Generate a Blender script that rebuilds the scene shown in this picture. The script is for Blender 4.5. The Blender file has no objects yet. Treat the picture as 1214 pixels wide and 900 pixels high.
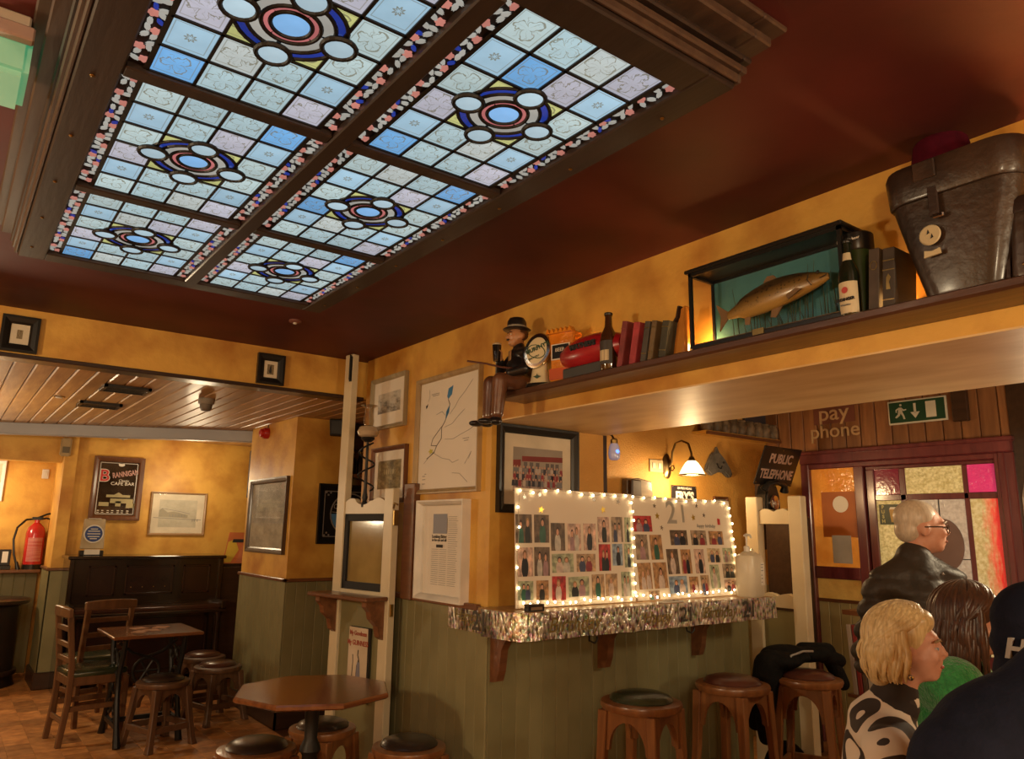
import bpy, bmesh, math, random
from mathutils import Vector, Matrix, Euler
random.seed(7)
PI = math.pi
S = bpy.context.scene
COL = S.collection
# ------------------------------------------------------------------ camera
FPX, PITCH, ROLL, YAW, EYE = 889.4, .198258, .015489, .643891, 1.5
fw = Vector((math.sin(YAW)*math.cos(PITCH), math.cos(YAW)*math.cos(PITCH), math.sin(PITCH)))
rt0 = Vector((math.cos(YAW), -math.sin(YAW), 0)); up0 = rt0.cross(fw)
rt = rt0*math.cos(ROLL) + up0*math.sin(ROLL); up = up0*math.cos(ROLL) - rt0*math.sin(ROLL)
CAM = Vector((0, 0, EYE))
cd = bpy.data.cameras.new('camera'); cam = bpy.data.objects.new('camera', cd); COL.objects.link(cam)
cd.sensor_width = 36; cd.lens = FPX*36/1214; cd.clip_start = .02
cam.matrix_world = Matrix(((rt.x, up.x, -fw.x, 0), (rt.y, up.y, -fw.y, 0), (rt.z, up.z, -fw.z, EYE), (0, 0, 0, 1)))
S.camera = cam
# ------------------------------------------------------------------ world, lights, exposure
S.view_settings.view_transform = 'Standard'; S.view_settings.look = 'None'
S.view_settings.gamma = 1; S.view_settings.use_curve_mapping = False
S.view_settings.exposure = 0.0
W = bpy.data.worlds.new('world'); S.world = W; W.use_nodes = True
W.node_tree.nodes['Background'].inputs[0].default_value = (.05, .035, .02, 1)
W.node_tree.nodes['Background'].inputs[1].default_value = .3
def lamp(name, loc, watts, col=(1, .70, .38), r=.08, kind='POINT', rot=None, spot=None):
    l = bpy.data.lights.new(name, kind); l.energy = watts; l.color = col
    if kind == 'AREA': l.size = r
    else: l.shadow_soft_size = r
    if spot: l.spot_size = spot; l.spot_blend = .6
    o = bpy.data.objects.new(name, l); COL.objects.link(o); o.location = loc
    if rot: o.rotation_euler = rot
    return o
WARM = (1, .79, .50)
lamp('lamp_light', (-1.6, 2.6, 1.9), 118, WARM, .12)      # unseen warm lights added around the camera to light the room
lamp('lamp_light', (-1.2, -1.4, 1.8), 128, WARM, .12)
lamp('lamp_light', (1.4, -1.3, 1.75), 98, WARM, .12)
lamp('lamp_light', (-.3, 6.6, 1.7), 42, WARM, .15)        # far room
lamp('lamp_light', (2.0, 8.0, 1.95), 16, WARM, .12)
lamp('lamp_light', (.1, 9.0, 1.75), 30, WARM, .08)
lamp('lamp_light', (4.1, 1.1, 1.75), 34, WARM, .12)        # unseen light added in the door passage to brighten the soffit

# ------------------------------------------------------------------ pixel -> point on a known plane of the room
def ray(x, y): return fw + rt*((x-607)/FPX) - up*((y-450)/FPX)
def onX(x, y, v): d = ray(x, y); return CAM + d*(v/d.x)
def onY(x, y, v): d = ray(x, y); return CAM + d*(v/d.y)
def onZ(x, y, v): d = ray(x, y); return CAM + d*((v-EYE)/d.z)
def atd(x, y, D): return CAM + ray(x, y)*D
# ------------------------------------------------------------------ room constants
XW, YF, YC = 2.286, 4.784, 3.22          # picture wall, fascia, ledge wall
ZC, ZL, ZS = 2.65, 2.385, 2.06           # ceiling, low plank ceiling, soffit
XD, YD = 5.5, 3.75                       # door wall, lamp wall
YP, YFAR = 5.917, 8.6                    # pillar face, far wall
DADO = 1.095
# ------------------------------------------------------------------ materials
MATS = {}
def N(nt, t, **kw):
    n = nt.nodes.new(t)
    for k, v in kw.items(): setattr(n, k, v)
    return n
def c4(c): return (c[0], c[1], c[2], 1)
def mat(name, col, col2=None, rough=.5, metal=0, scale=5, detail=4, bump=0, bscale=60, stretch=None, rnd=0, coat=0, spec=.5, emit=None, estr=0, trans=0, sheen=0, alpha=1, contrast=(.35, .65), wave=None, ior=1.45):
    if name in MATS: return MATS[name]
    m = bpy.data.materials.new(name); m.use_nodes = True; nt = m.node_tree; L = nt.links
    b = nt.nodes['Principled BSDF']
    b.inputs['Roughness'].default_value = rough; b.inputs['Metallic'].default_value = metal
    b.inputs['Coat Weight'].default_value = coat; b.inputs['Coat Roughness'].default_value = .15
    b.inputs['Specular IOR Level'].default_value = spec; b.inputs['Transmission Weight'].default_value = trans
    b.inputs['Sheen Weight'].default_value = sheen; b.inputs['Alpha'].default_value = alpha; b.inputs['IOR'].default_value = ior
    tc = N(nt, 'ShaderNodeTexCoord'); src = tc.outputs['Object']
    oi = N(nt, 'ShaderNodeObjectInfo')
    add = N(nt, 'ShaderNodeVectorMath', operation='MULTIPLY_ADD')
    cmb = N(nt, 'ShaderNodeCombineXYZ')
    for i in range(3): L.new(oi.outputs['Random'], cmb.inputs[i])
    L.new(cmb.outputs[0], add.inputs[0]); add.inputs[1].default_value = (17, 31, 23); L.new(src, add.inputs[2])
    vec = add.outputs[0]
    if stretch:
        mp = N(nt, 'ShaderNodeMapping'); mp.inputs['Scale'].default_value = stretch; L.new(vec, mp.inputs[0]); vec = mp.outputs[0]
    nz = N(nt, 'ShaderNodeTexNoise'); nz.inputs['Scale'].default_value = scale; nz.inputs['Detail'].default_value = detail
    L.new(vec, nz.inputs['Vector'])
    rp = N(nt, 'ShaderNodeValToRGB'); rp.color_ramp.elements[0].position = contrast[0]; rp.color_ramp.elements[1].position = contrast[1]
    if col2 is None: col2 = tuple(c*.8 for c in col)
    rp.color_ramp.elements[0].color = c4(col2); rp.color_ramp.elements[1].color = c4(col)
    fac = nz.outputs[0]
    if wave:
        wv = N(nt, 'ShaderNodeTexWave', bands_direction=wave[0]); wv.inputs['Scale'].default_value = wave[1]
        wv.inputs['Distortion'].default_value = wave[2]; wv.inputs['Detail'].default_value = 2
        L.new(vec, wv.inputs['Vector']); fac = wv.outputs[1]
    L.new(fac, rp.inputs[0]); out = rp.outputs[0]
    if rnd:
        hs = N(nt, 'ShaderNodeHueSaturation'); mr = N(nt, 'ShaderNodeMapRange')
        mr.inputs['To Min'].default_value = 1-rnd; mr.inputs['To Max'].default_value = 1+rnd
        L.new(oi.outputs['Random'], mr.inputs[0]); L.new(mr.outputs[0], hs.inputs['Value']); L.new(out, hs.inputs['Color']); out = hs.outputs[0]
    L.new(out, b.inputs['Base Color'])
    if emit: b.inputs['Emission Color'].default_value = c4(emit); b.inputs['Emission Strength'].default_value = estr
    if bump:
        n2 = N(nt, 'ShaderNodeTexNoise'); n2.inputs['Scale'].default_value = bscale; n2.inputs['Detail'].default_value = 3
        L.new(vec, n2.inputs['Vector'])
        bp = N(nt, 'ShaderNodeBump'); bp.inputs['Strength'].default_value = bump; bp.inputs['Distance'].default_value = .01
        L.new(n2.outputs[0], bp.inputs['Height']); L.new(bp.outputs[0], b.inputs['Normal'])
    MATS[name] = m
    return m
def wood(name, c1, c2, axis='x', rough=.4, rnd=.12, coat=.2, sc=3, bump=.1):
    st = {'x': (1, 9, 9), 'y': (9, 1, 9), 'z': (9, 9, 1)}[axis]
    return mat(name, c1, c2, rough=rough, scale=sc, detail=6, stretch=st, rnd=rnd, coat=coat, bump=bump, bscale=8, contrast=(.3, .7))
# ------------------------------------------------------------------ mesh builder
class MB:
    def __init__(s): s.v = []; s.f = []
    def add(s, vs, fs, T=None):
        k = len(s.v)
        for p in vs:
            p = Vector(p); s.v.append(T @ p if T else p)
        for f in fs: s.f.append([i+k for i in f])
        return s
    def box(s, c, d, T=None):
        x, y, z = c; a, b, e = d[0]/2, d[1]/2, d[2]/2
        vs = [(x+i*a, y+j*b, z+k*e) for i in (-1, 1) for j in (-1, 1) for k in (-1, 1)]
        return s.add(vs, [(0, 1, 3, 2), (4, 6, 7, 5), (0, 4, 5, 1), (2, 3, 7, 6), (0, 2, 6, 4), (1, 5, 7, 3)], T)
    def bb(s, lo, hi, T=None):
        return s.box([(a+b)/2 for a, b in zip(lo, hi)], [b-a for a, b in zip(lo, hi)], T)
    def lathe(s, prof, n=24, c=(0, 0, 0), T=None, sx=1, sy=1):
        vs = []; fs = []; m = len(prof)
        for r, z in prof:
            for i in range(n):
                t = 2*PI*i/n; vs.append((c[0]+r*sx*math.cos(t), c[1]+r*sy*math.sin(t), c[2]+z))
        for j in range(m-1):
            for i in range(n):
                k = (i+1) % n; fs.append((j*n+i, j*n+k, (j+1)*n+k, (j+1)*n+i))
        fs.append(list(range(n))[::-1]); fs.append([(m-1)*n+i for i in range(n)])
        return s.add(vs, fs, T)
    def tube(s, pts, r, n=8, T=None, closed=False, flat=1):
        pts = [Vector(p) for p in pts]; m = len(pts)
        rs = r if isinstance(r, (list, tuple)) else [r]*m
        vs = []; fs = []; prev = None
        for i, p in enumerate(pts):
            if closed: t = pts[(i+1) % m]-pts[i-1]
            else: t = pts[min(i+1, m-1)]-pts[max(i-1, 0)]
            t = t.normalized() if t.length > 1e-9 else Vector((0, 0, 1))
            if prev is None:
                a = Vector((0, 0, 1)) if abs(t.z) < .9 else Vector((1, 0, 0)); u = t.cross(a).normalized()
            else:
                u = prev - t*prev.dot(t); u = u.normalized() if u.length > 1e-6 else t.orthogonal().normalized()
            prev = u; w = t.cross(u)
            for j in range(n):
                q = 2*PI*j/n; vs.append(p + (u*math.cos(q) + w*math.sin(q)*flat)*rs[i])
        for i in range(m if closed else m-1):
            k = (i+1) % m
            for j in range(n):
                l = (j+1) % n; fs.append((i*n+j, i*n+l, k*n+l, k*n+j))
        if not closed: fs.append(list(range(n))[::-1]); fs.append([(m-1)*n+j for j in range(n)])
        return s.add(vs, fs, T)
    def prism(s, poly, y0, y1, T=None):      # polygon in x,z extruded along y
        n = len(poly); vs = [(x, y0, z) for x, z in poly] + [(x, y1, z) for x, z in poly]
        fs = [list(range(n)), [n+i for i in range(n)][::-1]] + [(i, n+i, n+(i+1) % n, (i+1) % n) for i in range(n)]
        return s.add(vs, fs, T)
    def ell(s, c, r, n=16, m=10, T=None):
        vs = []; fs = []
        for j in range(m+1):
            ph = -PI/2 + PI*j/m; cr = max(math.cos(ph), 1e-3)
            for i in range(n):
                t = 2*PI*i/n; vs.append((c[0]+r[0]*cr*math.cos(t), c[1]+r[1]*cr*math.sin(t), c[2]+r[2]*math.sin(ph)))
        for j in range(m):
            for i in range(n):
                k = (i+1) % n; fs.append((j*n+i, j*n+k, (j+1)*n+k, (j+1)*n+i))
        fs.append(list(range(n))[::-1]); fs.append([m*n+i for i in range(n)])
        return s.add(vs, fs, T)
    def loft(s, rings, T=None, cap=True):
        n = len(rings[0]); vs = [p for r in rings for p in r]; fs = []
        for j in range(len(rings)-1):
            for i in range(n):
                k = (i+1) % n; fs.append((j*n+i, j*n+k, (j+1)*n+k, (j+1)*n+i))
        if cap: fs.append(list(range(n))[::-1]); fs.append([(len(rings)-1)*n+i for i in range(n)])
        return s.add(vs, fs, T)
    def quad(s, a, b, c, d, T=None): return s.add([a, b, c, d], [(0, 1, 2, 3)], T)
    def mesh(s, name, m=None, smooth=False, bevel=0, seg=1, uv=False, recalc=True):
        me = bpy.data.meshes.new(name); me.from_pydata([tuple(p) for p in s.v], [], s.f)
        bm = bmesh.new(); bm.from_mesh(me)
        if recalc: bmesh.ops.recalc_face_normals(bm, faces=bm.faces)
        if bevel:
            es = [e for e in bm.edges if len(e.link_faces) == 2 and e.calc_face_angle(0) > .5]
            bmesh.ops.bevel(bm, geom=es, offset=bevel, segments=seg, affect='EDGES', clamp_overlap=True)
        if uv:                                # planar uv 0..1 over local x,z
            lay = bm.loops.layers.uv.new('uv'); xs = [v.co.x for v in bm.verts]; zs = [v.co.z for v in bm.verts]
            x0, x1, z0, z1 = min(xs), max(xs), min(zs), max(zs)
            for f in bm.faces:
                for lp in f.loops: lp[lay].uv = ((lp.vert.co.x-x0)/max(x1-x0, 1e-6), (lp.vert.co.z-z0)/max(z1-z0, 1e-6))
        bm.to_mesh(me); bm.free()
        if smooth:
            me.polygons.foreach_set('use_smooth', [True]*len(me.polygons))
            me.set_sharp_from_angle(angle=math.radians(40 if smooth is True else smooth))
        if m: me.materials.append(m)
        return me
    def build(s, name, m, parent=None, smooth=False, bevel=0, seg=1, uv=False, loc=None, rot=None, label=None, recalc=True):
        return obj(name, s.mesh(name, m, smooth, bevel, seg, uv, recalc), parent, loc, rot, label)
def obj(name, me, parent=None, loc=None, rot=None, label=None):
    o = bpy.data.objects.new(name, me); COL.objects.link(o)
    if parent: o.parent = parent
    if loc is not None: o.location = loc
    if rot is not None: o.rotation_euler = rot
    if label: o['label'] = label
    return o
def tag(o, label, cat, group=None):
    o['label'] = label; o['category'] = cat
    if group: o['group'] = group
    return o
def thing(name, label, cat, loc=(0, 0, 0), rz=0, group=None, rot=None):
    o = bpy.data.objects.new(name, None); COL.objects.link(o); o.empty_display_size = .05
    o.location = loc; o.rotation_euler = rot if rot else (0, 0, rz)
    return tag(o, label, cat, group)
def struct(name, mb, m, label=None, **kw):
    o = mb.build(name, m, **kw); o['kind'] = 'structure'; o['label'] = label or name.replace('_', ' ')
    return o
def stuff(o): o['kind'] = 'stuff'; return o
def dup(root, loc, rz=0, label=None, group=None):
    r = root.copy(); COL.objects.link(r); r.location = loc; r.rotation_euler = (0, 0, rz)
    if label: r['label'] = label
    if group: r['group'] = group
    for ch in list(root.children):
        c = ch.copy(); COL.objects.link(c); c.parent = r
        for g in list(ch.children):
            d = g.copy(); COL.objects.link(d); d.parent = c
    return r
def text(parent, body, size, loc, m, ext=.0008, rot=(PI/2, 0, 0), shear=0, sx=1, name='lettering', align='CENTER', space=1, bold=0):
    cu = bpy.data.curves.new('t', 'FONT'); cu.body = body; cu.size = size; cu.extrude = ext; cu.align_x = align; cu.align_y = 'CENTER'
    cu.shear = shear; cu.space_character = space; cu.resolution_u = 3; cu.offset = bold
    o = bpy.data.objects.new('t', cu); COL.objects.link(o)
    me = bpy.data.meshes.new_from_object(o); bpy.data.objects.remove(o); bpy.data.curves.remove(cu)
    me.name = name; me.materials.clear(); me.materials.append(m)
    ob = obj(name, me, parent, loc, rot); ob.scale = (sx, 1, 1)
    return ob
# continuous organic surface: overlapping shapes fused by a voxel remesh
def blob(name, prims, vox, m, parent=None, it=6, fac=.5, loc=None, rot=None, scale=1, post=None):
    b = MB()
    for p in prims:
        if p[0] == 'e':
            T = Matrix.Translation(Vector(p[1])) @ (Euler(p[3]).to_matrix().to_4x4() if len(p) > 3 else Matrix())
            b.ell((0, 0, 0), p[2], 18, 12, T)
        elif p[0] == 'c':
            a, c = Vector(p[1]), Vector(p[2]); r0, r1 = p[3], p[4]
            d = (c-a).normalized(); ns = 5; pts = []; rs = []
            for i in range(ns): q = i/ns*PI/2; pts.append(a-d*r0*math.cos(q)); rs.append(max(r0*math.sin(q), r0*.05))
            pts.append(a); rs.append(r0); pts.append(c); rs.append(r1)
            for i in range(1, ns+1): q = i/ns*PI/2; pts.append(c+d*r1*math.sin(q)); rs.append(max(r1*math.cos(q), r1*.05))
            b.tube(pts, rs, 14, flat=p[5] if len(p) > 5 else 1)
        elif p[0] == 'm': b.add(p[1].v, p[1].f)
    me = b.mesh(name, None)
    o = bpy.data.objects.new('tmp', me); COL.objects.link(o)
    r = o.modifiers.new('r', 'REMESH'); r.mode = 'VOXEL'; r.voxel_size = vox; r.use_smooth_shade = True
    sm = o.modifiers.new('s', 'SMOOTH'); sm.iterations = it; sm.factor = fac
    dg = bpy.context.evaluated_depsgraph_get(); dg.update()
    me2 = bpy.data.meshes.new_from_object(o.evaluated_get(dg)); bpy.data.objects.remove(o); bpy.data.meshes.remove(me)
    me2.name = name; me2.materials.clear(); me2.materials.append(m)
    if post:
        for v in me2.vertices: v.co = post(v.co.copy())
    me2.polygons.foreach_set('use_smooth', [True]*len(me2.polygons))
    return obj(name, me2, parent, loc, rot)
# ------------------------------------------------------------------ surface materials
OCH = mat('ochre_paint', (.66, .37, .07), (.42, .18, .026), rough=.5, scale=3.2, detail=12, bump=.2, bscale=30, contrast=(.32, .58))
OCH2 = mat('ochre_stipple', (.66, .36, .085), (.50, .23, .04), rough=.6, scale=2.6, detail=7, bump=.5, bscale=90, contrast=(.25, .7))
MAROON = mat('maroon_paint', (.115, .017, .014), (.052, .008, .007), rough=.58, scale=1.5, detail=7, bump=.08, bscale=14, contrast=(.32, .62))
SOFF = mat('soffit_varnish', (.78, .57, .29), (.62, .40, .16), rough=.45, scale=2.2, detail=6, stretch=(3, 1, 3), bump=.08, bscale=12)
GREEN = mat('olive_paint', (.225, .20, .095), (.185, .163, .074), rough=.5, scale=4, detail=5, rnd=.06)
CREAMG = mat('cream_board_paint', (.42, .35, .16), (.34, .27, .12), rough=.5, scale=4, rnd=.05)
CREAM = mat('cream_gloss_paint', (.62, .53, .36), (.55, .46, .30), rough=.35, scale=6, detail=5)
DKW = wood('dark_stained_wood', (.045, .022, .013), (.025, .012, .008), 'x', rough=.35)
DKWY = wood('dark_stained_wood_long', (.045, .022, .013), (.025, .012, .008), 'y', rough=.35)
MIDW = wood('brown_rail_wood', (.19, .075, .03), (.11, .042, .018), 'x', rough=.35)
MIDWY = wood('brown_rail_wood_long', (.19, .075, .03), (.11, .042, .018), 'y', rough=.35)
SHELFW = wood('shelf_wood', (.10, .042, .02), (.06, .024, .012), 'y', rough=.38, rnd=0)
SHELFL = wood('shelf_wood_lit_below', (.17, .085, .035), (.09, .04, .018), 'y', rough=.38, rnd=0)  # shelf wood with light from below put into its paler colour
STOOLW = wood('stool_wood', (.24, .095, .03), (.14, .05, .018), 'z', rough=.32, rnd=.05)
CHAIRW = wood('chair_wood', (.16, .072, .03), (.09, .04, .017), 'z', rough=.4, rnd=.05)
PLANKC = wood('ceiling_plank_wood', (.50, .27, .09), (.34, .16, .05), 'y', rough=.5, rnd=.2, coat=.1)
PLANKW = wood('door_wall_plank_wood', (.29, .125, .045), (.17, .066, .024), 'z', rough=.5, rnd=.22)
MARW = wood('maroon_door_wood', (.15, .032, .035), (.09, .018, .022), 'z', rough=.3, rnd=.04, coat=.4)
MARWH = wood('maroon_rail_wood', (.15, .032, .035), (.09, .018, .022), 'y', rough=.3, rnd=.04, coat=.4)
BLACK = mat('black_gloss', (.012, .011, .010), rough=.3)
BLACKM = mat('black_matt', (.014, .013, .013), rough=.7)
GREYB = mat('grey_enamel_beam', (.34, .34, .36), (.29, .29, .31), rough=.35, scale=3)
WHITE = mat('white_plastic', (.72, .68, .6), rough=.4)
PAPER = mat('paper_white', (.78, .73, .64), (.74, .69, .6), rough=.7, scale=3)
BRASS = mat('old_brass', (.42, .28, .10), (.3, .2, .07), rough=.32, metal=1)
CHROME = mat('chrome', (.6, .58, .55), rough=.15, metal=1)
IRON = mat('black_cast_iron', (.018, .017, .016), rough=.45, metal=.3, bump=.15, bscale=80)
INK = mat('black_ink', (.02, .02, .022), rough=.7)
GREYINK = mat('grey_ink', (.28, .27, .26), rough=.8)

# ------------------------------------------------------------------ floor with laid blocks
floor = struct('floor', MB().bb((-2.6, -2.6, -.1), (6.2, 10.2, -.006)), mat('floor_base', (.16, .065, .022), (.1, .04, .015), rough=.5, scale=5), 'brown cork-coloured floor')
TILE = mat('floor_block', (.56, .26, .085), (.36, .15, .045), rough=.42, scale=14, detail=6, rnd=.34, coat=.15)
bs = .15; tm = MB().bb((-bs/2+.0006, -bs/2+.0006, -.006), (bs/2-.0006, bs/2-.0006, 0)).mesh('floor_tile', TILE, bevel=.001)
cnt = 0
for i in range(-4, 14):
    for j in range(0, 34):
        x = .2+i*bs; y = 4.6+j*bs
        if x > 2.15 and y > 5.8: continue
        d = Vector((x, y, 0))-CAM; w = d.dot(fw); px = 607+FPX*d.dot(rt)/w; py = 450-FPX*d.dot(up)/w
        if -30 < px < 420 and py < 935:
            obj('floor_tile', tm, floor, (x, y, 0)); cnt += 1
struct('floor_2', MB().bb((-2.6, -2.6, -.006), (6.2, 4.5, 0)), TILE, 'brown floor under the tables')
# ------------------------------------------------------------------ main ceiling
struct('ceiling', MB().bb((-2.6, -2.6, ZC), (XW+.1, YF+.1, ZC+.1)), MAROON, 'dark maroon painted ceiling')
# ------------------------------------------------------------------ picture wall and bulkhead
wr = MB(); wr.bb((XW, YC+.16, 0), (XW+.16, 4.735, ZC)); wr.bb((XW, YC, 0), (XW+.16, YC+.16, ZC))
wall_right = struct('wall_right', wr, OCH, 'ochre plaster wall hung with pictures')
struct('wall_bulkhead', MB().bb((XW, -2.6, ZS+.006), (3.1, YC, ZC)), OCH, 'ochre bulkhead above the shelf')
struct('ceiling_soffit', MB().bb((XW, -2.6, ZS), (3.12, YC, ZS+.006)), SOFF, 'varnished underside of the bulkhead')
struct('wall_alcove', MB().bb((XW+.16, YC, 0), (3.1, YC+.16, ZC)), OCH2, 'ochre alcove wall above the ledge')
def boards(parent, m, kind, fixed, a0, a1, z0, z1, w=.075, t=.014):
    """vertical tongue and groove boards on a wall face; kind X: face looks to -x, Y: face looks to -y"""
    n = max(1, round((a1-a0)/w)); w = (a1-a0)/n
    if kind == 'Y': me = MB().bb((-w/2, -t, z0), (w/2, 0, z1)).mesh('board', m, bevel=.004)
    else: me = MB().bb((-t, -w/2, z0), (0, w/2, z1)).mesh('board', m, bevel=.004)
    for i in range(n):
        c = a0+w*(i+.5)
        obj('board', me, parent, (c, fixed, 0) if kind == 'Y' else (fixed, c, 0))
boards(wall_right, GREEN, 'X', XW, YC-.014, 4.735, 0, DADO, .09)
hw = struct('wall_ledge', MB().bb((XW+.16, YC, 0), (4.42, YC+.1, DADO)), GREEN, 'olive half wall under the ledge')
boards(hw, GREEN, 'Y', YC, XW, 4.40, 0, DADO, .088)
struct('trim_1', MB().bb((XW-.03, YC+.06, DADO), (XW, 4.735, DADO+.03)), MIDWY, 'brown dado rail on the picture wall', bevel=.004)
struct('trim_2', MB().bb((XW-.03, YC-.03, DADO+.012), (XW+.02, YC+.05, DADO+.02)), MIDWY, 'dado rail end at the wall corner')
# ------------------------------------------------------------------ lamp wall, door wall, alcove ceiling
wl = struct('wall_lamp', MB().bb((3.1, YD, 0), (XD+.15, YD+.15, 2.6)), OCH2, 'ochre wall with the lamp')
struct('wall_lamp_pier', MB().bb((3.1, YD-.03, 0), (onY(792, 520, YD-.03).x, YD, 2.6)), OCH2, 'ochre chimney pier beside the lamp')
boards(wl, CREAMG, 'Y', YD, 4.45, XD, 0, 1.1, .09)
struct('ceiling_alcove', MB().bb((3.1, -2.6, 2.6), (XD+.3, YD+.2, 2.7)), mat('passage_ceiling', (.34, .2, .08), rough=.6), 'passage ceiling behind the bulkhead')
wd = struct('wall_door', MB().bb((XD+.06, -2.6, 0), (XD+.2, 4.0, 2.6)), OCH, 'wall around the door')
# vertical planks above the door frame
pw = .118; y = YD
zt = onX(960, 536, XD).z
me = MB().bb((0, -pw/2+.003, zt-.02), (.06, pw/2-.003, 2.6)).mesh('plank', PLANKW, bevel=.005)
while y > .6:
    y -= pw; obj('plank', me, wd, (XD+random.uniform(0, .004), y+pw/2, 0))
# ------------------------------------------------------------------ fascia, plank ceiling, grey beam
fascia = struct('wall_fascia', MB().bb((-2.6, YF, ZL), (XW+.16, YF+.12, ZC)), OCH, 'ochre fascia between the two ceilings')
struct('trim_3', MB().bb((-2.6, YF-.012, ZL-.012), (XW, YF+.12, ZL+.012)), DKW, 'dark edge strip under the fascia', bevel=.003)
cw = struct('ceiling_plank', MB().bb((-2.6, YF+.1, ZL+.02), (5.0, 10.2, ZL+.1)), mat('plank_gap_dark', (.06, .03, .012), rough=.6), 'varnished plank ceiling of the far room')
pw = .105
me = MB().bb((-pw/2+.002, 0, 0), (pw/2-.002, 5.2, .02)).mesh('plank', PLANKC, bevel=.007)
x = -1.6
while x < 3.2:
    obj('plank', me, cw, (x, YF+.12, ZL)); x += pw
b0, b1 = onZ(0, 500, ZL), onZ(304, 511, ZL)
d = (b1-b0); b0 = b0-d*.6; d = b1-b0; ang = math.atan2(d.y, d.x)
gb = MB().bb((0, 0, -.105), (d.length, .1, 0)).build('grey_beam', GREYB, None, bevel=.006, loc=b0, rot=(0, 0, ang)); 
gb['kind'] = 'structure'; gb.name = 'trim_beam'; gb['label'] = 'grey enamelled beam across the plank ceiling'
# ------------------------------------------------------------------ pillar
pl = struct('wall_pillar', MB().bb((2.255, YP, 0), (2.75, 7.02, ZL)), OCH, 'ochre pillar with olive panelled base')
boards(pl, GREEN, 'X', 2.255, YP-.014, 7.02, 0, 1.075, .09); boards(pl, GREEN, 'Y', YP, 2.255, 2.75, 0, 1.075, .09)
t = MB().bb((2.225, YP-.03, 1.075), (2.76, YP, 1.10)); t.bb((2.225, YP-.03, 1.075), (2.255, 7.03, 1.10))
struct('trim_4', t, MIDW, 'brown cap rail round the pillar', bevel=.004)
t = MB().bb((2.23, YP-.035, 0), (2.76, YP-.014, .12)); t.bb((2.23, YP-.035, 0), (2.242, 7.03, .12))
struct('baseboard_pillar', t, DKW, 'dark skirting round the pillar')
# bar opening behind the pillar: dim back wall
struct('wall_bar', MB().bb((2.75, 6.9, 0), (5.0, 7.05, ZL)), OCH, 'dim ochre wall behind the bar opening')
# ------------------------------------------------------------------ far wall, pier and recess
struct('wall_far', MB().bb((1.03, YFAR, 0), (5.0, YFAR+.15, ZL+.02)), OCH, 'ochre far wall above the piano')
xp0, xp1 = .925, 1.03
pr = struct('wall_pier', MB().bb((xp0, 8.45, 0), (xp1, 9.0, ZL+.02)), OCH, 'ochre pier beside the recess')
boards(pr, GREEN, 'Y', 8.45, xp0-.014, xp1+.014, 0, 1.06, .1)
mesh = MB().bb((-.014, 8.436, 0), (0, 9.0, 1.06)); obj('board', mesh.mesh('board', GREEN), pr, (xp0, 0, 0))
obj('board', mesh.mesh('board', GREEN), pr, (xp1+.014, 0, 0))
struct('trim_5', MB().bb((xp0-.03, 8.41, 1.06), (xp1+.03, 9.0, 1.085)), MIDW, 'brown cap rail on the pier', bevel=.004)
struct('baseboard_pier', MB().bb((xp0-.035, 8.405, 0), (xp1+.035, 9.0, .15)), DKW, 'dark skirting round the pier', bevel=.01)
struct('wall_recess_header', MB().bb((-2.6, 8.6, onY(30, 546, 8.6).z), (xp0, 8.75, ZL+.02)), OCH, 'ochre header over the recess')
wrc = struct('wall_recess', MB().bb((-2.6, 9.5, 0), (xp0+.2, 9.65, ZL+.02)), OCH, 'bright ochre back wall of the recess')
struct('wall_recess_side', MB().bb((xp0+.04, 9.0, 0), (xp0+.15, 9.5, ZL+.02)), OCH, 'side wall of the recess')
boards(wrc, GREEN, 'Y', 9.46, -.9, xp0, 0, 1.0, .1)
struct('trim_6', MB().bb((-2.6, 9.24, 1.0), (xp0, 9.5, 1.03)), MIDW, 'brown wooden ledge in the recess', bevel=.004)
# ------------------------------------------------------------------ unseen walls behind the camera
struct('wall_left', MB().bb((-2.7, -2.6, 0), (-2.6, 10.2, ZC)), OCH, 'ochre wall left of the camera')
struct('wall_back', MB().bb((-2.6, -2.7, 0), (XD+.3, -2.6, ZC)), OCH, 'ochre wall behind the camera')
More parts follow.
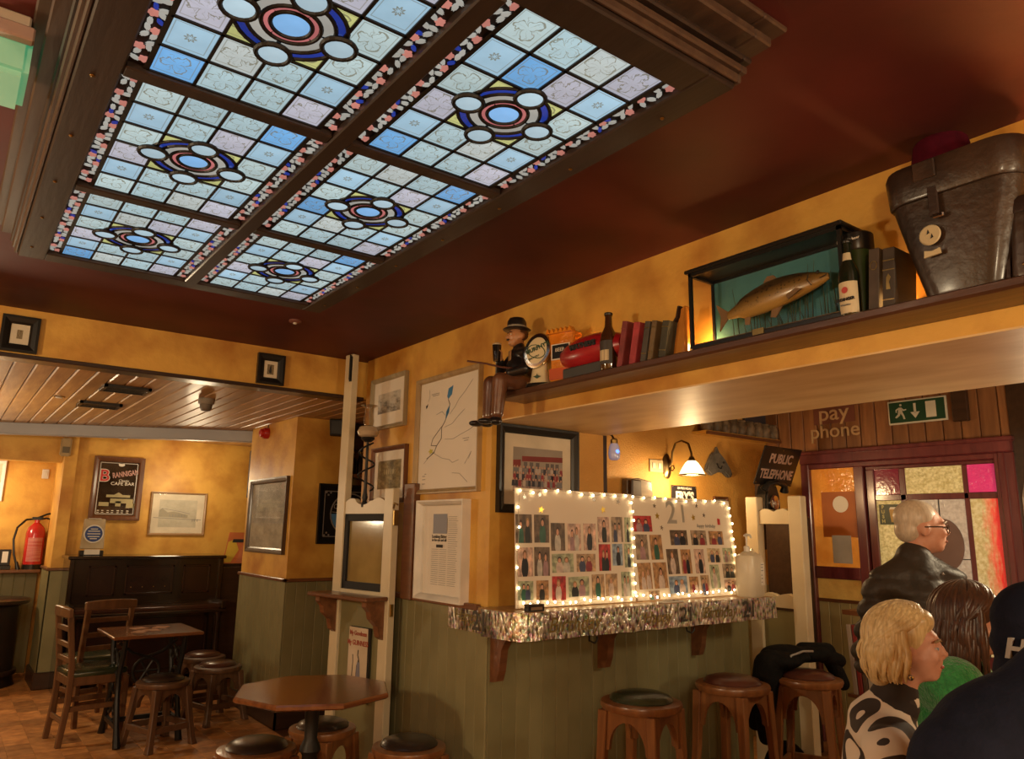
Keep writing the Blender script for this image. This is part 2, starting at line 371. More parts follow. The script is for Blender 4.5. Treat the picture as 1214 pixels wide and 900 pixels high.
# ================================================================== stained glass skylight
ZG = 2.515
def glass(name, col, kind, strength=1.0):
    m = bpy.data.materials.new(name); m.use_nodes = True; nt = m.node_tree; L = nt.links
    b = nt.nodes['Principled BSDF']; b.inputs['Roughness'].default_value = .25
    tc = N(nt, 'ShaderNodeTexCoord'); oi = N(nt, 'ShaderNodeObjectInfo')
    nz = N(nt, 'ShaderNodeTexNoise'); nz.inputs['Scale'].default_value = 9; nz.inputs['Detail'].default_value = 5
    L.new(tc.outputs['Object'], nz.inputs['Vector'])
    rp = N(nt, 'ShaderNodeValToRGB'); rp.color_ramp.elements[0].position = .3; rp.color_ramp.elements[1].position = .75
    rp.color_ramp.elements[0].color = c4([c*.78 for c in col]); rp.color_ramp.elements[1].color = c4(col)
    L.new(nz.outputs[0], rp.inputs[0]); out = rp.outputs[0]
    if kind:                                  # painted flower and border line on the pane
        mp = N(nt, 'ShaderNodeMapping'); mp.inputs['Location'].default_value = (-.5, -.5, 0); L.new(tc.outputs['UV'], mp.inputs[0])
        sp = N(nt, 'ShaderNodeSeparateXYZ'); L.new(mp.outputs[0], sp.inputs[0])
        def mth(op, a, bb=None, c=None):
            n = N(nt, 'ShaderNodeMath', operation=op)
            for i, q in enumerate((a, bb, c)):
                if q is None: continue
                if isinstance(q, (int, float)): n.inputs[i].default_value = q
                else: L.new(q, n.inputs[i])
            return n.outputs[0]
        u, v = sp.outputs[0], sp.outputs[1]
        r = mth('SQRT', mth('ADD', mth('MULTIPLY', u, u), mth('MULTIPLY', v, v))); th = mth('ARCTAN2', v, u)
        nn = N(nt, 'ShaderNodeTexNoise'); nn.inputs['Scale'].default_value = 5; cb_ = N(nt, 'ShaderNodeVectorMath', operation='MULTIPLY_ADD'); cx3 = N(nt, 'ShaderNodeCombineXYZ'); L.new(oi.outputs['Random'], cx3.inputs[0]); L.new(oi.outputs['Random'], cx3.inputs[1]); L.new(cx3.outputs[0], cb_.inputs[0]); cb_.inputs[1].default_value = (23, 41, 0); L.new(tc.outputs['UV'], cb_.inputs[2]); L.new(cb_.outputs[0], nn.inputs['Vector'])
        w = mth('MULTIPLY_ADD', nn.outputs[0], 1.6, -.8)
        if kind == 1:      # broad leaves
            pet = mth('MULTIPLY_ADD', mth('ABSOLUTE', mth('COSINE', mth('MULTIPLY', mth('ADD', th, w), 2))), .3, .1)
        elif kind == 2:    # small star flower
            pet = mth('MULTIPLY_ADD', mth('COSINE', mth('MULTIPLY', th, 8)), .03, .085)
        else:              # sprig
            pet = mth('MULTIPLY_ADD', mth('ABSOLUTE', mth('SINE', mth('MULTIPLY', mth('ADD', th, w), 1.5))), .28, .08)
        line = mth('LESS_THAN', mth('ABSOLUTE', mth('SUBTRACT', r, pet)), .022 if kind != 2 else .03)
        vein = mth('MULTIPLY', mth('LESS_THAN', mth('ABSOLUTE', mth('SINE', mth('MULTIPLY', mth('ADD', th, w), 4 if kind == 1 else 3))), .12), mth('LESS_THAN', r, .36))
        edge = mth('ABSOLUTE', mth('SUBTRACT', mth('MAXIMUM', mth('ABSOLUTE', u), mth('ABSOLUTE', v)), .41))
        bl = mth('LESS_THAN', edge, .012)
        tot = mth('MINIMUM', mth('ADD', mth('ADD', mth('MULTIPLY', line, .75), mth('MULTIPLY', vein, .35 if kind != 2 else 0)), mth('MULTIPLY', bl, .5)), .85)
        mx = N(nt, 'ShaderNodeMix', data_type='RGBA'); L.new(tot, mx.inputs[0]); L.new(out, mx.inputs[6])
        mx.inputs[7].default_value = (.16, .15, .09, 1); out = mx.outputs[2]
    hs = N(nt, 'ShaderNodeHueSaturation'); mr = N(nt, 'ShaderNodeMapRange'); mr.inputs['To Min'].default_value = .86; mr.inputs['To Max'].default_value = 1.1
    L.new(oi.outputs['Random'], mr.inputs[0]); L.new(mr.outputs[0], hs.inputs['Value']); L.new(out, hs.inputs['Color']); out = hs.outputs[0]
    L.new(out, b.inputs['Emission Color']); b.inputs['Emission Strength'].default_value = strength
    mx2 = N(nt, 'ShaderNodeMix', data_type='RGBA'); mx2.inputs[0].default_value = .75; L.new(out, mx2.inputs[6]); mx2.inputs[7].default_value = (.01, .01, .01, 1)
    L.new(mx2.outputs[2], b.inputs['Base Color'])
    return m
GS = .95
G_PALE = [glass('glass_pale_leaf', (.42, .60, .66), 1, GS), glass('glass_pale_star', (.36, .58, .74), 2, GS), glass('glass_pale_sprig', (.46, .61, .63), 3, GS)]
G_MAUVE = glass('glass_mauve_leaf', (.50, .52, .62), 1, GS); G_CREAM = glass('glass_cream_leaf', (.50, .58, .58), 1, GS)
G_BLUE = glass('glass_sky_blue', (.16, .42, .78), 3, GS)
G_ROUND = glass('glass_roundel', (.44, .62, .72), 0, GS); G_CENT = glass('glass_centre_blue', (.22, .48, .85), 0, GS)
G_RED = glass('glass_red', (.52, .16, .16), 0, GS); G_COB = glass('glass_cobalt', (.015, .04, .30), 0, GS)
G_YEL = glass('glass_yellow', (.55, .58, .22), 3, GS); G_LEAF = glass('glass_white_leaf', (.40, .40, .36), 0, GS)
G_PINK = glass('glass_pink_rose', (.52, .20, .16), 0, GS); G_GRN = glass('glass_dark_green', (.02, .12, .06), 0, GS)
LEAD = mat('lead_came', (.012, .012, .014), rough=.5, metal=.3)
x0, x1 = .205, 1.245; y0, y1 = 1.03, 3.225
GC = Vector(((x0+x1)/2, (y0+y1)/2, 0))
sky = thing('stained_glass_skylight', 'large backlit stained glass skylight in a dark stepped frame on the ceiling', 'skylight', (GC.x, GC.y, ZG))
def SL(x, y, z=0): return (x-GC.x, y-GC.y, z)
mw = .05; xm = (x0+x1)/2
FB = MB()                                    # flat dark boards round the glass
o_ = .088
def ringboxes(b, ix0, ix1, iy0, iy1, wd_, z0_, z1_):
    b.bb(SL(ix0-wd_, iy0-wd_, z0_-ZG), SL(ix0, iy1+wd_, z1_-ZG)); b.bb(SL(ix1, iy0-wd_, z0_-ZG), SL(ix1+wd_, iy1+wd_, z1_-ZG))
    b.bb(SL(ix0, iy0-wd_, z0_-ZG), SL(ix1, iy0, z1_-ZG)); b.bb(SL(ix0, iy1, z0_-ZG), SL(ix1, iy1+wd_, z1_-ZG))
SKW = wood('skylight_frame_wood', (.03, .017, .012), (.018, .010, .008), 'y', rough=.5, rnd=0)
SKM = wood('skylight_moulding_wood', (.085, .05, .032), (.05, .028, .02), 'y', rough=.45, rnd=0)
b = MB(); ringboxes(b, x0, x1, y0, y1, o_, 2.50, ZC); b.build('frame_board', SKW, sky, bevel=.004)
for wd_, z0_, z1_, m_ in ((.012, 2.512, 2.535, SKM), (.022, 2.535, 2.553, SKM), (.03, 2.56, 2.575, SKW), (.062, 2.60, 2.625, SKM), (.088, 2.635, 2.65, SKM)):
    b = MB(); ringboxes(b, x0-o_, x1+o_, y0-o_, y1+o_, wd_, z0_, z1_); b.build('moulding', m_, sky, bevel=.004)
MB().bb(SL(xm-mw/2, y0, -.018), SL(xm+mw/2, y1, .03)).build('mullion', SKW, sky, bevel=.004)
ry = [y0, 1.752, 2.503, y1]; cb = .045
for yy in ry[1:3]:
    for xa, xb in ((x0, xm-mw/2), (xm+mw/2, x1)):
        MB().bb(SL(xa, yy-cb/2, -.014), SL(xb, yy+cb/2, .03)).build('crossbar', SKW, sky, bevel=.004)
MB().bb(SL(x0, y0, .03), SL(x1, y1, .05)).build('light_box_back', BLACKM, sky)
# nail heads
b = MB()
for k in range(7):
    for xx in (x0-o_*.6, x1+o_*.6): b.ell(SL(xx, y0+.1+k*.34, 2.499-ZG), (.006, .006, .003), 8, 4)
stuff(b.build('nail_heads', BRASS, sky, smooth=True))
def pane(parent, poly, m, name='pane', th=.004):
    """flat glass piece from a polygon in panel coordinates (x,y)"""
    n = len(poly); cx = sum(p[0] for p in poly)/n; cy = sum(p[1] for p in poly)/n
    b = MB(); vs = [(x-cx, y-cy, 0) for x, y in poly]+[(x-cx, y-cy, th) for x, y in poly]
    b.add(vs, [list(range(n)), [n+i for i in range(n)][::-1]]+[(i, n+i, n+(i+1) % n, (i+1) % n) for i in range(n)])
    me = b.mesh(name, m); bm = bmesh.new(); bm.from_mesh(me); lay = bm.loops.layers.uv.new('uv')
    xs = [p[0]-cx for p in poly]; ys = [p[1]-cy for p in poly]
    for f in bm.faces:
        for lp in f.loops: lp[lay].uv = ((lp.vert.co.x-min(xs))/(max(xs)-min(xs)), (lp.vert.co.y-min(ys))/(max(ys)-min(ys)))
    bm.to_mesh(me); bm.free()
    return obj(name, me, parent, (cx, cy, 0))
def arc(r, a0, a1, n): return [(r*math.cos(a0+(a1-a0)*i/n), r*math.sin(a0+(a1-a0)*i/n)) for i in range(n+1)]
def clipcircle(rect, r, quad):   # rectangle minus a disc at the origin, one quadrant
    pass
blue_cells = [{(0, 5), (2, 2)}, {(3, 0)}, {(0, 5)}, {(0, 5), (1, 1)}, {(3, 0), (0, 3)}, {(3, 0)}]
pi_ = 0
for ci, (xa, xb) in enumerate(((x0, xm-mw/2), (xm+mw/2, x1))):
    for ri in range(3):
        ya, yb = ry[ri]+(cb/2 if ri else 0), ry[ri+1]-(cb/2 if ri < 2 else 0)
        W_, H_ = xb-xa, yb-ya; bw = .042
        iw, ih = W_-2*bw, H_; tw, thh = iw/4, ih/6
        lead = MB(); lw = .0075
        R1 = tw*1.0*1.06; R1 = min(tw*1.12, thh*1.02); rr = .036
        for i in range(5): 
            X = -iw/2+i*tw
            if i in (1, 2, 3):
                cut = R1 if i == 2 else 0
                if i == 2:
                    lead.bb((X-lw/2, -ih/2, -.004), (X+lw/2, -R1, .008)); lead.bb((X-lw/2, R1, -.004), (X+lw/2, ih/2, .008))
                else: lead.bb((X-lw/2, -ih/2, -.004), (X+lw/2, ih/2, .008))
            else: lead.bb((X-lw*.8, -ih/2, -.004), (X+lw*.8, ih/2, .008))
        for j in range(7):
            Y = -ih/2+j*thh
            if j == 3: lead.bb((-iw/2, Y-lw/2, -.004), (-R1, Y+lw/2, .008)); lead.bb((R1, Y-lw/2, -.004), (iw/2, Y+lw/2, .008))
            else: lead.bb((-iw/2, Y-lw/2, -.004), (iw/2, Y+lw/2, .008))
        for r_ in (R1, R1*.785, R1*.525, R1*.365):
            lead.tube([(r_*math.cos(q*PI/16), r_*math.sin(q*PI/16), 0) for q in range(32)], .005, 6, closed=True)
        for q in range(4):
            cx_, cy_ = R1*.92*math.cos(q*PI/2), R1*.92*math.sin(q*PI/2)
            lead.tube([(cx_+rr*math.cos(w*PI/10), cy_+rr*math.sin(w*PI/10), -.009) for w in range(20)], .006, 6, closed=True)
        pn = lead.build('leaded_panel', LEAD, sky, loc=SL((xa+xb)/2, (ya+yb)/2, 0))
        g = lw/2
        for i in range(4):
            for j in range(6):
                if i in (1, 2) and j in (2, 3): continue
                X, Y = -iw/2+i*tw, -ih/2+j*thh
                if (i, j) in blue_cells[pi_]: m_ = G_BLUE
                elif (i+j) % 5 == 3: m_ = G_MAUVE
                elif i in (0, 3): m_ = G_PALE[1] if j in (1, 4) else G_PALE[2]
                else: m_ = G_CREAM if (i+2*j+pi_) % 4 == 1 else G_PALE[0]
                pane(pn, [(X+g, Y+g), (X+tw-g, Y+g), (X+tw-g, Y+thh-g), (X+g, Y+thh-g)], m_)
        for q in range(4):                     # medallion: corners, cobalt ring, leaves, red ring
            a = q*PI/2; sx_, sy_ = ((1, 1), (-1, 1), (-1, -1), (1, -1))[q]
            A_ = arc(R1, a+.15, a+PI/2-.15, 8)
            pane(pn, [(sx_*(tw-g), sy_*(thh-g))]+(A_[::-1] if q % 2 == 0 else A_[::-1]), G_YEL)
            pane(pn, arc(R1, a+.2, a+PI/2-.2, 8)+arc(R1*.80, a+.2, a+PI/2-.2, 8)[::-1], G_COB)
            pane(pn, arc(R1*.77, a+.08, a+PI/2-.08, 8)+arc(R1*.54, a+.08, a+PI/2-.08, 8)[::-1], G_LEAF)
            pane(pn, arc(R1*.51, a+.5, a+PI/2+.4, 7)+arc(R1*.38, a+.5, a+PI/2+.4, 7)[::-1], G_RED)
            cx_, cy_ = R1*.92*math.cos(a), R1*.92*math.sin(a)
            o = pane(pn, [(cx_+rr*math.cos(w*PI/9), cy_+rr*math.sin(w*PI/9)) for w in range(18)], G_ROUND, 'roundel'); o.location.z = -.010
        pane(pn, [(R1*.35*math.cos(w*PI/10), R1*.35*math.sin(w*PI/10)) for w in range(20)], G_CENT, 'roundel')
        for sgn in (-1, 1):                    # flower border strips
            bx = sgn*(iw/2+bw/2); lv = MB(); rs_ = MB(); bl_ = MB(); yy = -ih/2+.02; k = 0
            while yy < ih/2-.02:
                for side in (-1, 1):
                    an = random.uniform(0, PI); T = Matrix.Translation((bx+side*.009, yy+random.uniform(-.006, .006), -.003)) @ Matrix.Rotation(an, 4, 'Z')
                    kk = (k*2+(side > 0)) % 5
                    if kk in (0, 2, 3):
                        pts = [(.013*math.cos(t_*PI/8)*(1 if t_ % 2 else .7), .0058*math.sin(t_*PI/8), 0) for t_ in range(16)]
                        lv.add([(*p[:2], 0) for p in pts]+[(*p[:2], .004) for p in pts], [list(range(16)), list(range(31, 15, -1))], T)
                    elif kk == 1:
                        pts = [((.0105+.002*math.cos(5*t_*PI/10))*math.cos(t_*PI/10), (.0105+.002*math.cos(5*t_*PI/10))*math.sin(t_*PI/10), 0) for t_ in range(20)]
                        rs_.add(pts+[(p[0], p[1], .004) for p in pts], [list(range(20)), list(range(39, 19, -1))], T)
                    elif k % 2:
                        pts = [(.010*math.cos(t_*PI/5), .005*math.sin(t_*PI/5), 0) for t_ in range(10)]
                        bl_.add(pts+[(p[0], p[1], .004) for p in pts], [list(range(10)), list(range(19, 9, -1))], T)
                yy += .026; k += 1
            stuff(lv.build('border_leaves', G_LEAF, pn, recalc=True)); stuff(rs_.build('border_roses', G_PINK, pn)); stuff(bl_.build('border_blue_glass', G_COB, pn))
            MB().bb((bx-bw/2, -ih/2, .004), (bx+bw/2, ih/2, .008)).build('border_strip', BLACKM, pn)
        pi_ += 1
# ================================================================== ceiling fittings
p = onZ(7, 78, 2.52)
em = thing('emergency_light', 'white emergency light with a green lit diffuser beside the skylight frame', 'emergency light', (p.x, p.y, 2.50), 0)
em.rotation_euler = (0, 0, .0)
GEM = mat('green_lit_plastic', (.36, .46, .38), rough=.25, emit=(.06, .75, .35), estr=.26)
MB().bb((-.06, -.02, .115), (.035, .15, .15)).build('backplate', WHITE, em, bevel=.004)
MB().bb((-.07, -.03, .085), (.045, .0, .12)).build('end_cap', mat('pinkish_plastic', (.5, .38, .36), rough=.5), em, bevel=.004)
MB().bb((-.07, 0, .01), (.045, .20, .115)).build('diffuser', GEM, em, bevel=.014, seg=2)
p = onZ(350, 380, ZC)
sd = thing('ceiling_sensor', 'small round sensor on maroon ceiling beyond the skylight', 'sensor', (p.x, p.y, ZC))
MB().lathe([(.035, 0), (.035, -.008), (.025, -.014)], 20).build('base', mat('maroon_plastic', (.25, .1, .08), rough=.5), sd, smooth=True)
MB().lathe([(.012, -.014), (.010, -.022), (.004, -.024)], 14).build('lens', WHITE, sd, smooth=True)
p = onZ(245, 473, ZL)
sd = thing('smoke_detector', 'grey domed smoke detector on the plank ceiling', 'smoke detector', (p.x, p.y, ZL))
GP = mat('grey_plastic', (.26, .22, .17), rough=.5)
MB().lathe([(.055, 0), (.055, -.03), (.05, -.04)], 24).build('base', GP, sd, smooth=True)
MB().lathe([(.042, -.04), (.042, -.065), (.03, -.085), (.01, -.09)], 24).build('dome', mat('grey_plastic_dark', (.16, .13, .1), rough=.5), sd, smooth=True)
for (l, t, r, bb_, lb) in ((122, 453, 176, 468, 'dark slatted ceiling vent nearer the fascia'), (92, 471, 144, 487, 'dark slatted ceiling vent nearer the grey beam')):
    a = onZ(l+4, (t+bb_)/2, ZL); c = onZ(r-4, (t+bb_)/2, ZL); n_ = onZ((l+r)/2, t+2, ZL); f_ = onZ((l+r)/2, bb_-2, ZL)
    wv = (c-a).length; ctr = (a+c)/2; dv = min(abs(f_.y-n_.y), .35)
    v = thing('ceiling_vent', lb, 'vent', (ctr.x, ctr.y, ZL), 0, 'slatted vents in the plank ceiling')
    w2, d2 = .14, .11
    fr = MB()
    for bx_ in (((-w2, -d2, -.02), (w2, -d2+.02, 0)), ((-w2, d2-.02, -.02), (w2, d2, 0)), ((-w2, -d2, -.02), (-w2+.02, d2, 0)), ((w2-.02, -d2, -.02), (w2, d2, 0))): fr.bb(*bx_)
    fr.build('frame', BLACK, v)
    for k in range(5): MB().bb((-w2+.02, -d2+.035+k*.037, -.014), (w2-.02, -d2+.05+k*.037, -.004)).build('slat', BLACK, v)
p = onZ(70, 470, ZL)
sp_ = thing('ceiling_spotlight', 'small round recessed chrome spot in the plank ceiling', 'spotlight', (p.x, p.y, ZL))
MB().lathe([(.04, 0), (.04, -.006), (.03, -.008)], 20).build('ring', CHROME, sp_, smooth=True)
MB().lathe([(.026, -.004), (.02, -.012)], 16).build('bulb', WHITE, sp_, smooth=True)
for px_, nm, lb in ((116, 'junction_box', 'small white box under the grey beam over the mirror'), (146, 'round_detector', 'round white detector under the grey beam')):
    q = onY(px_, 519, YFAR-.25)
    if nm == 'junction_box':
        t = thing(nm, lb, 'box', (q.x, q.y, ZL)); MB().bb((-.05, -.03, -.05), (.05, .03, 0)).build('body', WHITE, t, bevel=.005); MB().bb((-.04, -.034, -.04), (.04, -.03, -.01)).build('lid', PAPER, t)
    else:
        t = thing(nm, lb, 'detector', (q.x, q.y, ZL)); MB().lathe([(.055, 0), (.055, -.025), (.04, -.045), (.015, -.05)], 20).build('base', WHITE, t, smooth=True); MB().lathe([(.012, -.05), (.008, -.058)], 10).build('lens', GP, t)
# ================================================================== framed pictures
def place(plane, v, l, tl, tr, r, bl, br):
    f = onX if plane == 'X' else onY
    a, b_, c, d_ = f(l, tl, v), f(r, tr, v), f(l, bl, v), f(r, br, v)
    L_ = (a+c)/2; R_ = (b_+d_)/2; zt_ = (a.z+b_.z)/2; zb_ = (c.z+d_.z)/2
    ctr = (L_+R_)/2; w = abs(L_.y-R_.y) if plane == 'X' else abs(L_.x-R_.x)
    return Vector((ctr.x, ctr.y, zb_)), w, zt_-zb_, (-PI/2 if plane == 'X' else 0)
def clearglass(name, tint=(1, 1, 1), rough=.03, amount=1.0):
    m = bpy.data.materials.new(name); m.use_nodes = True; nt = m.node_tree
    for n in list(nt.nodes): nt.nodes.remove(n)
    o = N(nt, 'ShaderNodeOutputMaterial'); mx = N(nt, 'ShaderNodeMixShader'); tr_ = N(nt, 'ShaderNodeBsdfTransparent'); gl = N(nt, 'ShaderNodeBsdfGlossy'); fr = N(nt, 'ShaderNodeLayerWeight')
    tr_.inputs[0].default_value = c4(tint); gl.inputs['Roughness'].default_value = rough; pw_ = N(nt, 'ShaderNodeMath', operation='POWER'); pw_.inputs[1].default_value = 5; nt.links.new(fr.outputs['Facing'], pw_.inputs[0]); ad_ = N(nt, 'ShaderNodeMath', operation='MULTIPLY_ADD'); ad_.inputs[1].default_value = .6; ad_.inputs[2].default_value = .012; nt.links.new(pw_.outputs[0], ad_.inputs[0])
    mu = N(nt, 'ShaderNodeMath', operation='MULTIPLY'); mu.inputs[1].default_value = amount; nt.links.new(ad_.outputs[0], mu.inputs[0])
    nt.links.new(mu.outputs[0], mx.inputs[0]); nt.links.new(tr_.outputs[0], mx.inputs[1]); nt.links.new(gl.outputs[0], mx.inputs[2]); nt.links.new(mx.outputs[0], o.inputs[0])
    return m
GLASSM = clearglass('picture_glass', amount=.8)
def framed(plane, v, px, label, fm, bw=.03, dep=.025, mount=None, mw=.04, cat='picture', art=None, name='framed_picture', glassy=True, back=PAPER):
    loc, w, h, rz = place(plane, v, *px)
    t = thing(name, label, cat, loc, rz)
    fr = MB()
    pr_ = [(0, 0), (0, -dep), (bw*.3, -dep), (bw*.75, -dep*.75), (bw, -dep*.45), (bw, 0)]     # moulded section: offset inward, y
    for a, b_ in (((-w/2, 0), (w/2, 0)), ((w/2, 0), (w/2, h)), ((w/2, h), (-w/2, h)), ((-w/2, h), (-w/2, 0))):
        inx = lambda p, o: (p[0]-math.copysign(o, p[0]), p[1]+(o if p[1] == 0 else -o))
        rings = []
        for p in (a, b_): rings.append([(inx(p, o)[0], y_, inx(p, o)[1]) for o, y_ in pr_])
        fr.loft(rings)
    fr.build('frame', fm, t)
    MB().bb((-w/2+bw*.8, -.007, bw*.8), (w/2-bw*.8, -.002, h-bw*.8)).build('backing', back, t)
    aw, ah = w/2-bw, h-2*bw
    if mount:
        b = MB(); m1, m2 = mw if isinstance(mw, tuple) else (mw, mw)
        b.bb((-aw, -.010, bw), (-aw+m1, -.007, h-bw)); b.bb((aw-m1, -.010, bw), (aw, -.007, h-bw))
        b.bb((-aw+m1, -.010, bw), (aw-m1, -.007, bw+m2)); b.bb((-aw+m1, -.010, h-bw-m2), (aw-m1, -.007, h-bw))
        b.build('mount', mount, t)
    else: m1 = m2 = 0
    if art: MB().bb((-aw+m1, -.009, bw+m2), (aw-m1, -.007, h-bw-m2)).build('print', art, t, uv=True)
    if glassy: MB().bb((-aw, -.0125, bw), (aw, -.0115, h-bw)).build('glass_pane', GLASSM, t)
    t['w'] = w; t['h'] = h
    return t, w, h, bw
def artmat(name, stops, scale=4, kind='noise', detail=8, vgrad=0, rough=.6):
    m = bpy.data.materials.new(name); m.use_nodes = True; nt = m.node_tree; L = nt.links; b = nt.nodes['Principled BSDF']; b.inputs['Roughness'].default_value = rough
    tc = N(nt, 'ShaderNodeTexCoord'); nz = N(nt, 'ShaderNodeTexNoise' if kind == 'noise' else 'ShaderNodeTexVoronoi'); nz.inputs['Scale'].default_value = scale
    if kind == 'noise': nz.inputs['Detail'].default_value = detail; nz.inputs['Roughness'].default_value = .7
    L.new(tc.outputs['UV'], nz.inputs['Vector'])
    sp = N(nt, 'ShaderNodeSeparateXYZ'); L.new(tc.outputs['UV'], sp.inputs[0])
    ad = N(nt, 'ShaderNodeMath', operation='MULTIPLY_ADD'); L.new(sp.outputs[1], ad.inputs[0]); ad.inputs[1].default_value = vgrad
    L.new(nz.outputs[0], ad.inputs[2])
    rp = N(nt, 'ShaderNodeValToRGB'); cr = rp.color_ramp
    while len(cr.elements) < len(stops): cr.elements.new(.5)
    for e, (p_, c_) in zip(cr.elements, stops): e.position = p_; e.color = c4(c_)
    L.new(ad.outputs[0], rp.inputs[0]); L.new(rp.outputs[0], b.inputs['Base Color'])
    return m
def flat(parent, name, polys, m, y, th=.0006):
    b = MB()
    for p in polys: b.prism(p, y, y-th)
    return b.build(name, m, parent)
def stroke(pts, w):     # polyline -> list of quads in x,z
    out = []
    for (a, b_) in zip(pts, pts[1:]):
        dx, dz = b_[0]-a[0], b_[1]-a[1]; l_ = math.hypot(dx, dz) or 1; nx, nz_ = -dz/l_*w/2, dx/l_*w/2
        out.append([(a[0]+nx, a[1]+nz_), (b_[0]+nx, b_[1]+nz_), (b_[0]-nx, b_[1]-nz_), (a[0]-nx, a[1]-nz_)])
    return out
BW_ART = artmat('photo_grey_street', [(.2, (.03, .028, .025)), (.45, (.16, .15, .13)), (.6, (.5, .48, .43)), (.85, (.62, .6, .55))], 3.2, vgrad=.15)
SEPIA = artmat('photo_sepia_group', [(.25, (.04, .03, .012)), (.45, (.16, .12, .05)), (.65, (.38, .31, .16))], 4)
DARKART = artmat('engraving_grey', [(.25, (.10, .095, .08)), (.5, (.30, .28, .22)), (.7, (.45, .42, .34))], 3)
SILV = wood('silver_frame', (.42, .35, .22), (.3, .24, .14), 'z', rough=.35)
BRNF = wood('brown_frame', (.16, .06, .025), (.09, .035, .015), 'z', rough=.35)
MAPF = wood('map_frame_pale', (.40, .29, .14), (.3, .2, .09), 'z', rough=.4)
CRM = mat('mount_cream', (.68, .60, .46), rough=.8)
# fascia frames
sm_art = artmat('old_portrait_print', [(.3, (.05, .04, .02)), (.5, (.2, .15, .08)), (.7, (.35, .28, .16))], 4)
t, w, h, bw = framed('Y', YF, (0, 374, 377, 46, 416, 421), 'small black framed portrait at the left end of the fascia', BLACK, .045, .03, CRM, .03, art=sm_art)
t, w, h, bw = framed('Y', YF, (304, 418, 423, 336, 455, 458), 'small black framed figure print on the fascia near the white post', BLACK, .045, .03, CRM, .022, art=sm_art)
flat(t, 'print_figure', [[(-.008, h*.38), (.008, h*.38), (.006, h*.56), (-.006, h*.56)], [(-.005, h*.56), (.005, h*.56), (.004, h*.61), (-.004, h*.61)]], INK, -.0092)
# picture wall
t, w, h, bw = framed('X', XW, (443, 453, 440, 484, 512, 504), 'silver framed black and white street photograph high on the ochre wall', SILV, .028, .03, PAPER, (.055, .08), art=BW_ART)
t, w, h, bw = framed('X', XW, (443, 540, 519, 484, 600, 592), 'brown framed sepia group photograph behind the twisted lamp', BRNF, .028, .03, PAPER, (.045, .06), art=SEPIA)
for k in range(5): flat(t, 'pictured_face', [[(-.06+k*.028+.009*math.cos(q*PI/4), h*.55+.018*math.sin(q*PI/4)) for q in range(8)]], mat('sepia_pale', (.5, .42, .25), rough=.7), -.0092)
t, w, h, bw = framed('X', XW, (496, 453, 432, 572, 586, 583), 'large pale framed map with blue lakes beside the seated figurine', MAPF, .028, .03, cat='map', art=None, name='framed_map')
H_ = h; a_ = w/2-bw
def mp(u, v): return (-a_+u*2*a_, bw+v*(h-2*bw))
lake = mat('map_blue', (.06, .26, .55), rough=.6); rd = mat('map_grey_line', (.32, .31, .30), rough=.7)
flat(t, 'map_lake', [[mp(.50, .90), mp(.58, .92), mp(.56, .84), mp(.50, .80), mp(.48, .83)], [mp(.47, .69), mp(.53, .75), mp(.52, .68), mp(.46, .61)]], lake, -.0074)
flat(t, 'map_road', stroke([mp(.5, .8), mp(.53, .75), mp(.46, .61), mp(.40, .55), mp(.40, .45), mp(.32, .39), mp(.28, .33), mp(.15, .28)], .005)+stroke([mp(.32, .39), mp(.22, .40), mp(.25, .46), mp(.40, .56)], .004), INK, -.0074)
rv = []
for pts in ([(.53, .66), (.62, .72), (.68, .78), (.78, .84), (.9, .93)], [(.45, .55), (.58, .57), (.66, .62), (.78, .68)], [(.46, .44), (.6, .43), (.72, .46), (.86, .49), (.95, .52)], [(.26, .33), (.42, .27), (.55, .25)], [(.1, .24), (.2, .3), (.28, .34)], [(.16, .93), (.17, .86), (.14, .82)], [(.6, .13), (.72, .12), (.85, .04)], [(.55, .25), (.6, .22), (.7, .24)], [(.3, .68), (.4, .70), (.45, .66)], [(.8, .2), (.9, .3), (.86, .24)]): rv += stroke([mp(*p) for p in pts], .003)
flat(t, 'map_river', rv, rd, -.0074)
flat(t, 'map_town', [[mp(.22+.05*math.cos(q*PI/5)*(1 if q % 2 else .5), .345+.03*math.sin(q*PI/5)*(1 if q % 2 else .5)) for q in range(10)]], mat('map_yellow', (.6, .55, .08), rough=.7), -.0076)
flat(t, 'map_note', sum([stroke([mp(x_, z_), mp(x_+l_, z_)], .004) for x_, z_, l_ in ((.2, .88, .14), (.22, .865, .12), (.76, .42, .1), (.78, .40, .07), (.08, .12, .05), (.08, .09, .06), (.12, .14, .03), (.08, .05, .05))], []), GREYINK, -.0074)
flat(t, 'map_arrow', [[mp(.1, .78), mp(.14, .8), mp(.13, .77), mp(.11, .755)]], INK, -.0074)
t, w, h, bw = framed('X', XW, (501, 594, 592, 557, 710, 716), 'white framed newspaper article with a small colour photo', mat('white_frame_paint', (.74, .70, .62), rough=.45), .03, .055, PAPER, (.05, .07), art=None, name='framed_article', cat='article')
flat(t, 'article_photo', [[(-.24*w, h*.66), (.06*w, h*.66), (.06*w, h*.86), (-.24*w, h*.86)]], artmat('article_photo_print', [(.3, (.12, .13, .16)), (.5, (.25, .27, .33)), (.7, (.5, .5, .5))], 6), -.0105)
ln = []
for k in range(34):
    z_ = h*.83-k*h*.0205
    ln += stroke([(.09*w, z_), (.09*w+.2*w*random.uniform(.75, 1), z_)], .0022)
    if k > 15: ln += stroke([(-.26*w, z_), (-.11*w, z_)], .0022)+stroke([(-.09*w, z_), (.06*w, z_)], .0022)
stuff(flat(t, 'article_columns', ln, GREYINK, -.0105))
text(t, 'Looking Bitter', .055*w, (-.1*w, -.011, h*.63), INK); text(t, 'in the eye and all', .045*w, (-.1*w, -.011, h*.595), INK)
